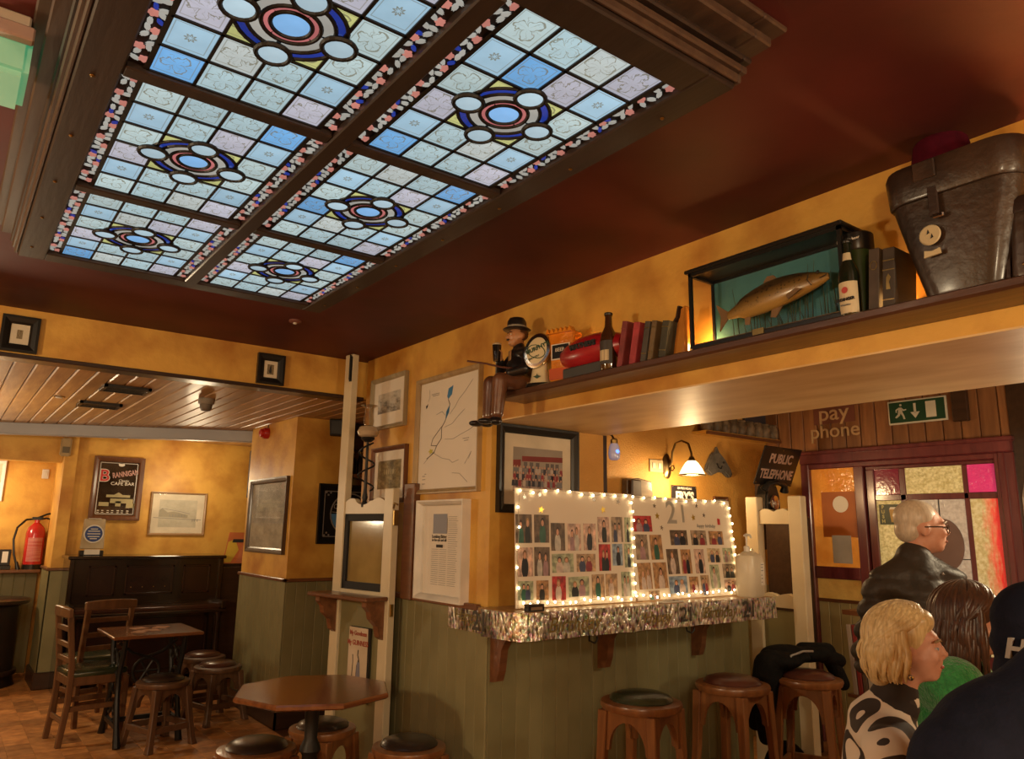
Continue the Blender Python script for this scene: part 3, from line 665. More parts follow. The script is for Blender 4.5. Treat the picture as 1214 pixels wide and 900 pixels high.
flat(t, 'article_caption', [[(-.16*w, h*.52), (-.02*w, h*.52), (-.02*w, h*.55), (-.16*w, h*.55)]], INK, -.0105)
# group photo on alcove wall
GROUP = artmat('crowd_photo', [(.25, (.03, .02, .02)), (.42, (.2, .12, .10)), (.52, (.42, .33, .28)), (.62, (.24, .05, .05)), (.8, (.55, .5, .45))], 14, detail=6)
t, w, h, bw = framed('Y', YC, (588, 500, 515, 682, 606, 612), 'black framed colour photo of a crowd outside a red shopfront', BLACK, .045, .035, CRM, (.06, .07), art=GROUP, name='framed_photo', glassy=False)
iw_, i0 = w/2-bw-.06, bw+.07; ih_ = h-2*bw-.14
flat(t, 'pictured_facade', [[(-iw_, i0+ih_*.5), (iw_, i0+ih_*.5), (iw_, i0+ih_), (-iw_, i0+ih_)]], mat('pictured_stone', (.32, .28, .24), rough=.7), -.0092)
flat(t, 'pictured_shopfront', [[(-iw_*.65, i0+ih_*.68), (iw_, i0+ih_*.72), (iw_, i0+ih_*.84), (-iw_*.65, i0+ih_*.8)], [(-iw_, i0+ih_*.55), (-iw_*.7, i0+ih_*.55), (-iw_*.7, i0+ih_*.72), (-iw_, i0+ih_*.7)]], mat('pictured_red', (.22, .03, .025), rough=.6), -.0098)
stuff(flat(t, 'pictured_window', [[(x_*iw_, i0+ih_*.52), ((x_+.14)*iw_, i0+ih_*.52), ((x_+.14)*iw_, i0+ih_*.67), (x_*iw_, i0+ih_*.67)] for x_ in (-.58, -.35, -.1, .3, .5, .7)], mat('pictured_pane', (.12, .10, .10), rough=.5), -.0098))
cl = [mat('crowd_%s' % n_, c_, rough=.7) for n_, c_ in (('dark', (.05, .05, .07)), ('red', (.3, .05, .06)), ('pale', (.5, .42, .38)), ('grey', (.2, .19, .2)))]
heads = []; bod = [[], [], [], []]
for row in range(3):
    for k in range(16):
        x_ = -iw_*.96+k*iw_*.125+random.uniform(-.006, .006); z_ = i0+ih_*(.12+.14*row); s_ = .012
        bod[random.randrange(4)].append([(x_-s_*.9, z_), (x_+s_*.9, z_), (x_+s_*.7, z_+s_*2.6), (x_-s_*.7, z_+s_*2.6)])
        heads.append([(x_+s_*.5*math.cos(q*PI/3), z_+s_*3.1+s_*.6*math.sin(q*PI/3)) for q in range(6)])
for m_, bl_ in zip(cl, bod): stuff(flat(t, 'pictured_crowd', bl_, m_, -.0100))
stuff(flat(t, 'pictured_faces', heads, mat('pictured_skin', (.5, .3, .22), rough=.7), -.0106, .0003))
# pillar frame
t, w, h, bw = framed('X', 2.255, (297, 569, 566, 341, 656, 656), 'dark framed wrinkled grey chart on the pillar', wood('dull_dark_frame', (.08, .045, .025), (.05, .028, .015), 'z'), .045, .03, None, art=DARKART, name='framed_chart')
# round black mirror sign behind the white post
t, w, h, bw = framed('Y', YP, (376, 575, 575, 450, 645, 645), 'black square bar sign with a silver ring behind the white post', BLACK, .04, .03, None, back=BLACK, name='bar_sign', cat='sign', glassy=False)
SIL = mat('silver_print', (.55, .53, .5), rough=.3, metal=.6)
ring_ = lambda R, r_, n=28: [[(R*math.cos(q*2*PI/n), h/2+R*math.sin(q*2*PI/n)), (R*math.cos((q+1)*2*PI/n), h/2+R*math.sin((q+1)*2*PI/n)), (r_*math.cos((q+1)*2*PI/n), h/2+r_*math.sin((q+1)*2*PI/n)), (r_*math.cos(q*2*PI/n), h/2+r_*math.sin(q*2*PI/n))] for q in range(n)]
R_ = h*.36
flat(t, 'silver_ring', ring_(R_, R_*.94)+ring_(R_*.62, R_*.57), SIL, -.0075)
flat(t, 'blue_field', [[(R_*.93*math.cos(q*PI/12), h/2+R_*.93*math.sin(q*PI/12)) for q in range(12, 25)]], mat('sign_blue', (.12, .3, .6), rough=.3), -.0073)
flat(t, 'silver_border', stroke([(-w/2+.055, .06), (w/2-.055, .06), (w/2-.055, h-.06), (-w/2+.055, h-.06), (-w/2+.055, .06)], .006), SIL, -.0075)
for k, ch in enumerate('JOHN'):
    q = PI*.97-k*.36; text(t, ch, .055, (R_*.78*math.cos(q), -.0085, h/2+R_*.78*math.sin(q)), SIL, rot=(PI/2, -(q-PI/2), 0))
flat(t, 'corner_stars', [[(sx_*(w/2-.085)+dx+.008*math.cos(q*PI/4), h/2+sz_*(h/2-.09)+dz+.008*math.sin(q*PI/4)) for q in range(8)] for sx_ in (-1, 1) for sz_ in (-1, 1) for dx, dz in ((0, 0), (.02, .018*sz_), (-.018, .02*sz_))], SIL, -.0075)
# far wall: pub mirror and village print
t, w, h, bw = framed('Y', YFAR, (108, 541, 543, 168, 615, 619), 'brown framed pub mirror with red and white lettering above the piano', BRNF, .05, .04, None, back=mat('mirror_dark', (.22, .17, .12), (.05, .035, .025), rough=.12, metal=.85, scale=2), name='pub_mirror', cat='mirror', glassy=False)
REDP = mat('red_print', (.5, .03, .03), rough=.4)
flat(t, 'mirror_emblem', [[(.02+.03*math.cos(q*PI/5), h*.88+.018*math.sin(q*PI/5)) for q in range(10)]], PAPER, -.0075)
flat(t, 'silver_edge', stroke([(-w/2+.062, .062), (w/2-.062, .062), (w/2-.062, h-.062), (-w/2+.062, h-.062), (-w/2+.062, .062)], .008), SIL, -.0075)
text(t, 'B', .17, (-w*.27, -.0085, h*.69), PAPER, bold=.006); text(t, 'B', .165, (-w*.27, -.010, h*.69), REDP, bold=.002)
text(t, 'RANNIGAN', .075, (w*.14, -.0085, h*.735), mat('pink_print_soft', (.55, .30, .26), rough=.5), rot=(PI/2, -.2, 0), bold=.002, sx=.62)
text(t, 'Classic', .035, (w*.12, -.0085, h*.625), PAPER); text(t, 'CAFE BAR', .045, (w*.1, -.0085, h*.575), PAPER, sx=1.1)
yl = mat('print_dull_gold', (.42, .36, .18), rough=.5)
flat(t, 'mirror_building', [[(-.09, h*.36), (.13, h*.36), (.13, h*.40), (-.09, h*.40)], [(-.02, h*.40), (.06, h*.40), (.02, h*.44)], [(-.15, h*.22), (-.06, h*.22), (-.06, h*.28), (-.15, h*.28)], [(.0, h*.22), (.05, h*.22), (.05, h*.3), (0, h*.3)], [(.10, h*.2), (.18, h*.2), (.18, h*.27), (.1, h*.27)], [(-.05, h*.27), (.16, h*.27), (.16, h*.34), (-.05, h*.34)]], yl, -.0075)
flat(t, 'mirror_small_lines', sum([stroke([(x_, z_), (x_+.02, z_)], .006) for z_ in (h*.15, h*.12) for x_ in (-.16, -.12, -.07, -.03, .02, .06, .11)], []), PAPER, -.0075)
t, w, h, bw = framed('Y', YFAR, (177, 583, 585, 243, 634, 635), 'thin framed pencil print of a village street above the piano', wood('thin_gold_frame', (.34, .2, .09), (.25, .14, .06), 'x'), .02, .025, CRM, (.07, .06), art=artmat('pencil_sky', [(.3, (.36, .33, .25)), (.6, (.5, .46, .36)), (.8, (.56, .52, .42))], 2), name='framed_print')
flat(t, 'pencil_house', [[(-.22, h*.42), (-.1, h*.42), (-.1, h*.52), (-.16, h*.62), (-.22, h*.52)], [(-.1, h*.42), (.1, h*.40), (.1, h*.47), (-.04, h*.55), (-.1, h*.53)]], mat('pencil_grey', (.36, .33, .25), rough=.8), -.0092)
flat(t, 'pencil_lines', stroke([(-.24, h*.4), (.24, h*.36)], .006)+stroke([(-.16, h*.62), (.02, h*.55), (.12, h*.5)], .005)+sum([stroke([(x_, h*.32), (x_+.004, h*.38)], .008) for x_ in (.15, .17, .2)], [])+sum([stroke([(x_, h*.43), (x_, h*.48)], .008) for x_ in (-.08, -.05, -.02, .01, .04, .07)], []), GREYINK, -.0095)
# dark speaker edge on pillar back and frame edge (tall black panel on far wall beside pillar)
q0 = onY(300, 560, 7.6)
t = thing('black_speaker', 'tall black panel speaker hanging beside the pillar', 'speaker', (q0.x+.05, 7.6, onY(297, 590, 7.6).z), 0)
hh = onY(297, 533, 7.6).z-t.location.z
MB().bb((-.06, 0, 0), (.06, .12, hh)).build('cabinet', BLACKM, t, bevel=.006); MB().bb((-.05, -.006, .02), (.05, 0, hh-.02)).build('grille', BLACK, t)
MB().bb((-.02, .12, hh), (.02, .14, ZL-t.location.z)).build('bracket', BLACK, t)
# red alarm bell on pillar
q0 = onX(318, 514, 2.255)
t = thing('fire_alarm', 'small round red fire alarm high on the pillar', 'alarm', q0, -PI/2)
RED = mat('red_plastic', (.42, .02, .015), rough=.3)
T = Matrix.Rotation(PI/2, 4, 'X')
MB().lathe([(.05, 0), (.05, .03), (.045, .045)], 20, T=T).build('base', RED, t, smooth=True); MB().lathe([(.038, .045), (.036, .07), (.02, .078)], 20, T=T).build('sounder', RED, t, smooth=True)
MB().tube([(0, -.005, .04), (.01, -.006, .09), (.06, -.006, .13), (.1, -.006, .14)], .004, 6).build('cable', BLACKM, t)
# black wall speaker in the bar opening, shelves of bottles
q0 = onY(399, 508, YP-.09)
t = thing('wall_speaker', 'small black loudspeaker tilted beside the bar opening', 'speaker', (q0.x, YP-.09, q0.z-.06), -.4)
MB().prism([(-.05, 0), (.05, 0), (.06, .13), (-.06, .13)], -.045, .045).build('cabinet', BLACKM, t, bevel=.005)
MB().bb((-.042, -.052, .012), (.042, -.045, .118)).build('grille', BLACK, t)
MB().bb((-.012, .045, .05), (.012, .085, .08)).build('bracket', BLACK, t)
# back-bar cabinet behind the wall end
cb_ = thing('bar_shelf_unit', 'brown bar shelf unit glimpsed behind the white post', 'shelf', (3.05, 5.95, 1.5), 0)
MB().bb((-.28, 0, .1), (.6, .28, .13)).build('lower_shelf', MIDW, cb_); MB().bb((-.28, 0, .42), (.6, .28, .45)).build('upper_shelf', MIDW, cb_)
MB().bb((-.28, .26, 0), (.6, .28, .9)).build('back_panel', OCH, cb_); MB().bb((.58, 0, 0), (.6, .28, .9)).build('side_panel', MIDW, cb_)
MB().bb((-.28, 0, .66), (.6, .28, .9)).build('head_panel', DKW, cb_)
for k in range(6):
    g_ = thing('bar_bottle', 'dark bottle in the bar shelf unit, '+('leftmost', 'second from the left', 'third from the left', 'third from the right', 'second from the right', 'rightmost')[k], 'bottle', (2.82+k*.065, 6.03, 1.95), 0, 'bottles in the bar shelf unit')
    MB().lathe([(.026, 0), (.027, .1), (.022, .13), (.01, .16), (.01, .19)], 12).build('body', mat('dark_bottle', (.03, .02, .012), rough=.12), g_, smooth=True)
    MB().lathe([(.012, .18), (.012, .2)], 10).build('cap', BRASS, g_)
for k in range(5):
    g_ = thing('bar_glass', 'small glass on the lower bar shelf, '+('leftmost', 'second from the left', 'in the middle', 'second from the right', 'rightmost')[k], 'glass', (2.82+k*.07, 6.03, 1.63), 0, 'glasses on the lower bar shelf')
    MB().lathe([(.022, 0), (.025, .07)], 12).build('bowl', mat('tumbler_glass', (.5, .45, .38), rough=.08, metal=.4), g_, smooth=True); MB().lathe([(.026, .068), (.026, .072)], 12).build('rim', CHROME, g_)
# ================================================================== stools
PADB = mat('brown_leatherette', (.085, .028, .018), (.06, .02, .013), rough=.28, scale=12, bump=.1, bscale=120, coat=.2)
PADK = mat('dark_leatherette', (.03, .018, .013), (.02, .013, .01), rough=.3, scale=12, bump=.1, bscale=120, coat=.2)
PADG = mat('green_leatherette', (.035, .045, .022), (.025, .03, .016), rough=.25, scale=12, bump=.1, bscale=120, coat=.3)
def stool(label, H, R, pad, loc, rz, group, wood_=STOOLW, spread=.04):
    t = thing('bar_stool' if H > .6 else 'low_stool', label, 'stool', loc, rz, group)
    MB().lathe([(R-.03, H-.062), (R-.004, H-.058), (R+.004, H-.04), (R, H-.026), (R-.03, H-.020), (R*.35, H-.020)], 36).build('seat_rim', wood_, t, smooth=True)
    pr_ = [(R*.77, H-.028), (R*.79, H-.014), (R*.73, H-.001), (R*.55, H+.011), (R*.3, H+.017), (.004, H+.019)]
    MB().lathe(pr_, 36).build('cushion', pad, t, smooth=True)
    a = R*.66; bq = a+spread; lw = .024; zt_ = H-.06
    for sx_ in (-1, 1):
        for sy_ in (-1, 1):
            rings = []
            for z_, c_, w_ in ((zt_, a, lw), (zt_*.6, a+(bq-a)*.32, lw*.82), (zt_*.12, a+(bq-a)*.8, lw*.8), (0, bq, lw)):
                rings.append([(sx_*c_+i*w_, sy_*c_+j*w_, z_) for i, j in ((-1, -1), (1, -1), (1, 1), (-1, 1))])
            MB().loft(rings).build('leg', wood_, t, bevel=.004)
    hd = .17 if H > .6 else .14
    pts = [(-a, zt_), (a, zt_), (a, zt_-hd)]
    n = 12; ar = a-.03
    arch = [(ar*math.cos(PI*q/n), zt_-hd+.004+(hd-.045)*math.sin(PI*q/n)) for q in range(n+1)]
    poly = [(-a, zt_), (-a, zt_-hd), (-ar, zt_-hd)]+arch[::-1][1:-1]+[(ar, zt_-hd), (a, zt_-hd), (a, zt_)]
    for q in range(4):
        T = Matrix.Rotation(q*PI/2, 4, 'Z')
        MB().prism(poly, -a-.012, -a+.008, T).build('apron', wood_, t)
    zs_ = .13 if H < .6 else .27
    c_ = a+(bq-a)*(1-zs_/zt_)
    for q in range(4):
        MB().bb((-c_, -c_-.011, zs_-.02), (c_, -c_+.011, zs_+.02), Matrix.Rotation(q*PI/2, 4, 'Z')).build('stretcher', wood_, t, bevel=.003)
    return t
stool('bar stool with a shiny dark green cushion under the photo ledge', .75, .188, PADG, (2.754, 2.62, 0), .25, 'bar stools along the ledge')
stool('bar stool with a brown cushion between the green stool and the jacket', .75, .19, PADB, (3.475, 2.647, 0), .1, 'bar stools along the ledge')
jst = stool('bar stool with a black jacket laid over it beside the white post', .75, .185, PADB, (3.967, 2.52, 0), .35, 'bar stools along the ledge')
stool('low stool in front of the octagonal table, nearest to the picture bottom', .5, .18, PADK, (1.35, 3.76, 0), .2, 'low stools round the octagonal table')
stool('low stool half hidden behind the octagonal table pedestal', .5, .17, PADK, (1.76, 3.95, 0), .5, 'low stools round the octagonal table')
stool('low stool with a dark cushion against the olive boards of the picture wall', .5, .175, PADK, (1.965, 3.40, 0), .1, 'low stools round the octagonal table')
OLDW = wood('old_stool_wood', (.13, .065, .032), (.08, .038, .02), 'z', rough=.45, rnd=.05)
stool('dark low stool nearest the iron table, its arch facing out', .45, .175, PADK, (1.43, 5.95, 0), .35, 'low stools round the iron table', OLDW, .05)
p = onZ(262, 784, .5)
stool('rearmost low stool of the pair by the olive pillar', .44, .18, PADB, (1.96, 6.92, 0), .15, 'low stools round the iron table', OLDW, .05)
stool('front low stool of the pair by the olive pillar', .43, .18, PADB, (1.95, 6.45, 0), .3, 'low stools round the iron table', OLDW, .05)
# ================================================================== octagonal table
tc_ = onZ(372, 817, .74)
t = thing('octagonal_table', 'octagonal brown wooden pub table on a black iron pedestal', 'table', (tc_.x, tc_.y, 0), .35)
R = .375; oc = [(R*math.cos(q*PI/4+PI/8), R*math.sin(q*PI/4+PI/8)) for q in range(8)]
TABW = wood('table_top_wood', (.23, .085, .03), (.13, .045, .017), 'x', rough=.22, rnd=0, coat=.6)
b = MB(); b.loft([[(x_*k, y_*k, z_) for x_, y_ in oc] for k, z_ in ((.97, .715), (1, .722), (1, .735), (.98, .742))]); b.build('table_top', TABW, t)
b = MB()
for q in range(8):
    x_, y_ = oc[q]; x2, y2 = oc[(q+1) % 8]
for s_ in (-1, 1): b.bb((-.2, s_*.1-.02, .695), (.2, s_*.1+.02, .715))
b.build('bearer', DKW, t)
MB().lathe([(.05, .70), (.06, .69), (.035, .66), (.03, .52), (.045, .49), (.05, .47), (.036, .45), (.034, .2), (.05, .17), (.03, .12), (.06, .08)], 20).build('pedestal', IRON, t, smooth=True)
for q in range(4):
    T = Matrix.Rotation(q*PI/2+.4, 4, 'Z')
    MB().tube([(.02, 0, .12), (.1, 0, .12), (.18, 0, .08), (.25, 0, .03), (.28, 0, .02)], [.03, .028, .024, .02, .02], 8, T).build('foot', IRON, t, smooth=True)
# ================================================================== square iron table
A_, B_, C_, D_ = onZ(120, 742, .735), onZ(144, 759, .735), onZ(243, 751, .735), onZ(204, 738, .735)
ctr = (A_+B_+C_+D_)/4
e1 = ((C_-B_)+(D_-A_))/2
t = thing('iron_table', 'square brown table on an ornate black cast iron base before the piano', 'table', (ctr.x, ctr.y, 0), math.atan2(e1.y, e1.x))
hw_, hd_ = .30, .30
MB().bb((-hw_, -hd_, .715), (hw_, hd_, .737)).build('table_top', TABW, t, bevel=.005)
for k, (x_, y_) in enumerate(((-.05, .12), (.1, .1), (.0, -.04), (-.08, -.08))):
    o = MB().bb((-.05, -.05, 0), (.05, .05, .0024)).build('beer_mat', mat('beer_mat_card', (.42, .22, .12), rough=.8), None, loc=(t.matrix_basis @ Vector((x_, y_, .7372))), rot=(0, 0, .3+k*.7), bevel=.0008)
    tag(o, ('pale square beer mat at the far edge of the iron table', 'pale beer mat on the right of the iron table', 'worn beer mat in the middle of the iron table', 'beer mat at the near edge of the iron table')[k], 'beer mat', 'beer mats on the iron table')
for s_ in (-1, 1):                          # two openwork end frames
    b = MB(); X = s_*.2
    for sg in (-1, 1):
        b.tube([(X, sg*.2, .70), (X, sg*.17, .6), (X, sg*.10, .45), (X, sg*.12, .3), (X, sg*.2, .12), (X, sg*.26, .0)], [.016, .02, .018, .018, .02, .026], 8)
        b.tube([(X, sg*(.07+.05*math.cos(q*PI/8)), .56+.05*math.sin(q*PI/8)) for q in range(16)], .009, 6, closed=True)
        b.tube([(X, sg*(.08+.045*math.cos(q*PI/8)), .22+.045*math.sin(q*PI/8)) for q in range(16)], .009, 6, closed=True)
    b.tube([(X, .07*math.cos(q*PI/8), .39+.07*math.sin(q*PI/8)) for q in range(16)], .011, 6, closed=True)
    b.bb((X-.01, -.21, .69), (X+.01, .21, .715)); b.bb((X-.012, -.16, .11), (X+.012, .16, .14))
    b.build('end_frame', IRON, t, smooth=True)
MB().bb((-.2, -.012, .12), (.2, .012, .15)).build('stretcher', IRON, t)
b = MB(); b.tube([(.09*math.cos(q*PI/10), 0, .45+.09*math.sin(q*PI/10)) for q in range(20)], .011, 6, closed=True)
for q in range(6): b.tube([(0, 0, .45), (.09*math.cos(q*PI/3), 0, .45+.09*math.sin(q*PI/3))], .007, 6)
b.tube([(-.2, 0, .66), (-.1, 0, .58), (0, 0, .55), (.1, 0, .58), (.2, 0, .66)], .011, 6); b.build('scroll_panel', IRON, t, smooth=True)
# ================================================================== ladder back chairs
def chair(label, loc, rz, group):
    t = thing('ladder_back_chair', label, 'chair', loc, rz, group)     # faces local -y, back at +y
    SW, SD, SH, TH = .165, .18, .46, .89; p_ = .018
    for s_ in (-1, 1):
        MB().loft([[(s_*SW+i*p_, y_+j*p_, z_) for i, j in ((-1, -1), (1, -1), (1, 1), (-1, 1))] for y_, z_ in ((SD+.03, 0), (SD, SH*.6), (SD, SH+.05), (SD+.05, TH))]).build('leg', CHAIRW, t, bevel=.004)
        MB().loft([[(s_*SW+i*w_, -SD+j*w_, z_) for i, j in ((-1, -1), (1, -1), (1, 1), (-1, 1))] for w_, z_ in ((.016, 0), (.022, SH-.03))]).build('leg', CHAIRW, t, bevel=.004)
    crest = []
    for q in range(7):
        x_ = -.195+.39*q/6; y_ = SD+.05+.02*(1-(2*q/6-1)**2)
        crest.append([(x_, y_-.014, TH-.04), (x_, y_+.014, TH-.04), (x_, y_+.016, TH+.02+.012*(1-(2*q/6-1)**2)), (x_, y_-.012, TH+.022+.012*(1-(2*q/6-1)**2))])
    MB().loft(crest).build('crest_rail', CHAIRW, t, bevel=.005)
    for z_ in (.56, .66, .77):
        y_ = SD+.05*(z_-SH)/(TH-SH)
        MB().bb((-SW, y_-.009, z_-.018), (SW, y_+.009, z_+.018)).build('slat', CHAIRW, t, bevel=.003)
    b = MB(); b.bb((-SW-.01, -SD-.01, SH-.07), (SW+.01, -SD+.012, SH-.01)); b.bb((-SW-.01, SD-.012, SH-.07), (SW+.01, SD+.01, SH-.01))
    for s_ in (-1, 1): b.bb((s_*SW-.011, -SD, SH-.07), (s_*SW+.011, SD, SH-.01))
    b.build('seat_frame', CHAIRW, t, bevel=.003)
    b = MB(); n_ = 8; rings = []
    for k_, z_ in ((1, SH-.012), (1.03, SH+.006), (1, SH+.026), (.8, SH+.038), (.3, SH+.042)):
        rings.append([(SW*1.08*k_*x_, SD*1.04*k_*y_, z_) for x_, y_ in ((-1, -.9), (-.9, -1), (.9, -1), (1, -.9), (1, .9), (.9, 1), (-.9, 1), (-1, .9))])
    b.loft(rings); b.build('cushion', PADG, t, smooth=60)
    for z_, a_ in ((.18, 'x'), (.16, 'xb'), (.24, 'l'), (.24, 'r')):
        if a_ == 'x': MB().bb((-SW, -SD-.01, z_-.018), (SW, -SD+.01, z_+.018)).build('stretcher', CHAIRW, t, bevel=.003)
        elif a_ == 'xb': MB().bb((-SW, SD+.005, z_-.018), (SW, SD+.022, z_+.018)).build('stretcher', CHAIRW, t, bevel=.003)
        else:
            s_ = -1 if a_ == 'l' else 1
            MB().bb((s_*SW-.009, -SD, z_-.018), (s_*SW+.009, SD+.01, z_+.018)).build('stretcher', CHAIRW, t, bevel=.003)
    return t
chair('tall ladder back chair seen from its side, nearest on the left', (1.05, 6.42, 0), PI/2+.12, 'ladder back chairs at the iron table')
chair('tall ladder back chair seen from behind, facing the piano', (1.13, 6.98, 0), PI+.25, 'ladder back chairs at the iron table')
# ================================================================== piano
PNO = mat('black_piano_lacquer', (.016, .008, .006), (.010, .006, .005), rough=.16, scale=5, coat=.6)
PNP = mat('piano_panel_lacquer', (.024, .009, .008), (.015, .006, .005), rough=.2, scale=5, coat=.5)
yp = 8.02; xa, xb = onY(84, 660, yp).x, onY(266, 658, yp).x
HP = onY(180, 659, yp).z; PW = xb-xa
t = thing('upright_piano', 'black lacquered upright piano with panelled front against the far wall', 'piano', ((xa+xb)/2, yp, 0), 0)
w2 = PW/2
b = MB(); b.bb((-w2+.02, .03, .08), (w2-.02, .55, HP-.03)); b.build('case', PNO, t)
for s_ in (-1, 1): MB().bb((s_*w2-(.04 if s_ > 0 else 0), 0, 0), (s_*w2+(.04 if s_ < 0 else 0), .55, HP-.03)).build('side_panel', PNO, t, bevel=.004)
MB().bb((-w2-.02, -.02, HP-.03), (w2+.02, .56, HP)).build('lid', PNO, t, bevel=.006)
def fpanel(l, r, tz, bz, y_=.03):
    b = MB(); e = .018
    b.bb((l, y_-.012, bz), (r, y_, bz+e)); b.bb((l, y_-.012, tz-e), (r, y_, tz)); b.bb((l, y_-.012, bz), (l+e, y_, tz)); b.bb((r-e, y_-.012, bz), (r, y_, tz))
    o = b.build('front_panel', PNP, t, bevel=.003); MB().bb((l+e, y_-.004, bz+e), (r-e, y_, tz-e)).build('panel_field', PNP, o)
    return o
for l, r in ((104, 137), (149, 206), (217, 249)):
    o = fpanel(onY(l, 690, yp).x-t.location.x, onY(r, 690, yp).x-t.location.x, HP-.09, HP-.36)
    if l == 149:
        for k in range(5):
            MB().tube([(-.14+k*.07+.02*math.cos(q*PI/6), .024, HP-.22+.018*math.sin(q*PI/6)) for q in range(12)], .004, 5, closed=True).build('carved_scroll', PNP, o)
        for k in range(4): MB().ell((-.15+k*.1, .024, HP-.29), (.006, .005, .006), 8, 6).build('brass_pin', BRASS, o)
zk = onY(200, 722, yp-.2).z
MB().bb((-w2, -.22, zk-.05), (w2, .04, zk-.02)).build('key_bed', PNO, t, bevel=.005)
MB().bb((-w2+.05, -.20, zk-.02), (w2-.05, .03, zk+.03)).build('fallboard', mat('piano_fallboard', (.05, .02, .014), rough=.15, coat=.6), t, bevel=.012, seg=3)
for s_ in (-1, 1):
    MB().bb((s_*(w2-.025)-.025, -.22, zk-.02), (s_*(w2-.025)+.025, .04, zk+.06)).build('key_block', PNO, t, bevel=.008)
    MB().lathe([(.03, 0), (.035, .05), (.022, .1), (.03, zk*.5), (.022, zk-.12), (.036, zk-.05)], 14, (s_*(w2-.06), -.17, 0)).build('leg', PNO, t, smooth=True)
fpanel(-w2+.1, w2-.1, zk-.1, .14)
for x_ in (-.06, .06): MB().tube([(x_, .02, .09), (x_, -.06, .07), (x_, -.11, .06)], .012, 8).build('pedal', BRASS, t, smooth=True)
# tap ornament on the piano
q0 = onY(108, 655, 8.25)
t = thing('glass_plaque', 'clear plaque with a round blue badge standing on the piano', 'plaque', (q0.x, 8.25, HP), 0)
PLQ = mat('clear_acrylic', (.45, .38, .26), (.34, .27, .16), rough=.12, coat=.5)
MB().bb((-.1, -.04, 0), (.1, .05, .045)).build('base', BLACK, t, bevel=.005); MB().bb((-.065, -.046, .008), (.065, -.04, .055)).build('base_label', WHITE, t)
MB().prism([(-.10, .06), (.10, .06), (.09, .34), (-.09, .34)], -.02, .02).build('body', PLQ, t, bevel=.006)
MB().lathe([(.085, 0), (.085, .004)], 28, T=Matrix.Translation((0, -.02, .2)) @ Matrix.Rotation(PI/2, 4, 'X')).build('rim', WHITE, t)
bd = MB().lathe([(.074, .004), (.074, .007)], 28, T=Matrix.Translation((0, -.02, .2)) @ Matrix.Rotation(PI/2, 4, 'X')).build('badge', mat('badge_blue', (.03, .06, .2), rough=.4), t)
stuff(flat(bd, 'badge_lines', sum([stroke([(-l_, z_), (l_, z_)], .008) for l_, z_ in ((.03, .245), (.05, .225), (.055, .2), (.05, .175), (.03, .155))], []), WHITE, -.0275))
MB().bb((-.05, -.03, .34), (.05, .03, .345)).build('top_cap', WHITE, t)
# poster leaning right of piano
q0 = onY(281, 668, 8.2)
t = thing('leaning_poster', 'yellow and orange poster board leaning at the right end of the piano', 'poster', (q0.x-.03, 8.2, q0.z), 0)
zp = q0.z
MB().bb((-.16, -.02, -.03), (.2, .35, 0)).build('board_shelf', DKW, t)
b = MB().prism([(-.12, 0), (.19, 0), (.2, .32), (-.06, .32)], 0, .012); po = b.build('poster_board', mat('poster_orange', (.55, .16, .05), rough=.6), t, rot=(-.12, 0, 0))
flat(po, 'poster_shape', [[(-.11, .01), (-.04, .01), (.04, .14), (.0, .25), (-.07, .22)]], mat('poster_yellow', (.62, .42, .05), rough=.6), 0)
flat(po, 'poster_figure', [[(.02, .01), (.15, .01), (.17, .2), (.08, .19), (.05, .12)]], mat('poster_salmon', (.6, .2, .09), rough=.6), -.0002)
flat(po, 'poster_title', [[(-.03, .215), (.19, .215), (.19, .25), (-.02, .25)]], INK, -.0004)
b = MB().bb((2.35, 8.05, 0), (2.75, 8.55, zp-.03)); o = b.build('dark_cabinet', DKW, None, bevel=.006); tag(o, 'dark plain cabinet squeezed between piano and pillar', 'cabinet')
# ================================================================== recess: extinguisher, box, round table
q0 = onY(38, 664, 9.36)
t = thing('fire_extinguisher', 'red fire extinguisher with black hose on the recess ledge', 'fire extinguisher', (q0.x, 9.36, 1.03), 0)
REDX = mat('extinguisher_red', (.50, .02, .02), rough=.25, coat=.4)
MB().lathe([(.085, 0), (.088, .03), (.088, .36), (.075, .42), (.04, .46), (.025, .47), (.025, .5)], 24).build('cylinder', REDX, t, smooth=True)
MB().lathe([(.089, .0), (.09, .05)], 24).build('foot_ring', BLACK, t)
b = MB()
for q in range(9):
    a0 = -PI/2-.8+1.6*q/8
for q in range(8):
    a0, a1 = -PI/2-.8+1.6*q/8, -PI/2-.8+1.6*(q+1)/8
    b.quad((.0895*math.cos(a0), .0895*math.sin(a0), .08), (.0895*math.cos(a1), .0895*math.sin(a1), .08), (.0895*math.cos(a1), .0895*math.sin(a1), .32), (.0895*math.cos(a0), .0895*math.sin(a0), .32))
lbm = b.build('label', mat('label_red_white', (.55, .22, .18), (.45, .08, .07), rough=.5, scale=25, stretch=(.2, .2, 3)), t)
b = MB().bb((-.05, -.02, .5), (.05, .02, .53)); b.build('valve', BLACK, t)
MB().tube([(.0, 0, .52), (.08, 0, .56), (.15, 0, .575)], .01, 8).build('lever', BLACK, t, smooth=True); MB().tube([(.0, 0, .50), (.08, 0, .52), (.14, 0, .5)], .009, 8).build('carry_handle', BLACK, t, smooth=True)
MB().tube([(-.03, 0, .51), (-.10, -.02, .5), (-.17, -.04, .42), (-.19, -.05, .3), (-.17, -.06, .15), (-.14, -.06, .06)], .011, 8).build('hose', BLACK, t, smooth=True)
MB().tube([(-.14, -.06, .08), (-.12, -.06, .0)], [.014, .024], 10).build('horn', BLACK, t, smooth=True)
q0 = onY(5, 664, 9.36)
t = thing('collection_box', 'small black box with a pale window on the recess ledge', 'box', (q0.x, 9.36, 1.03), 0)
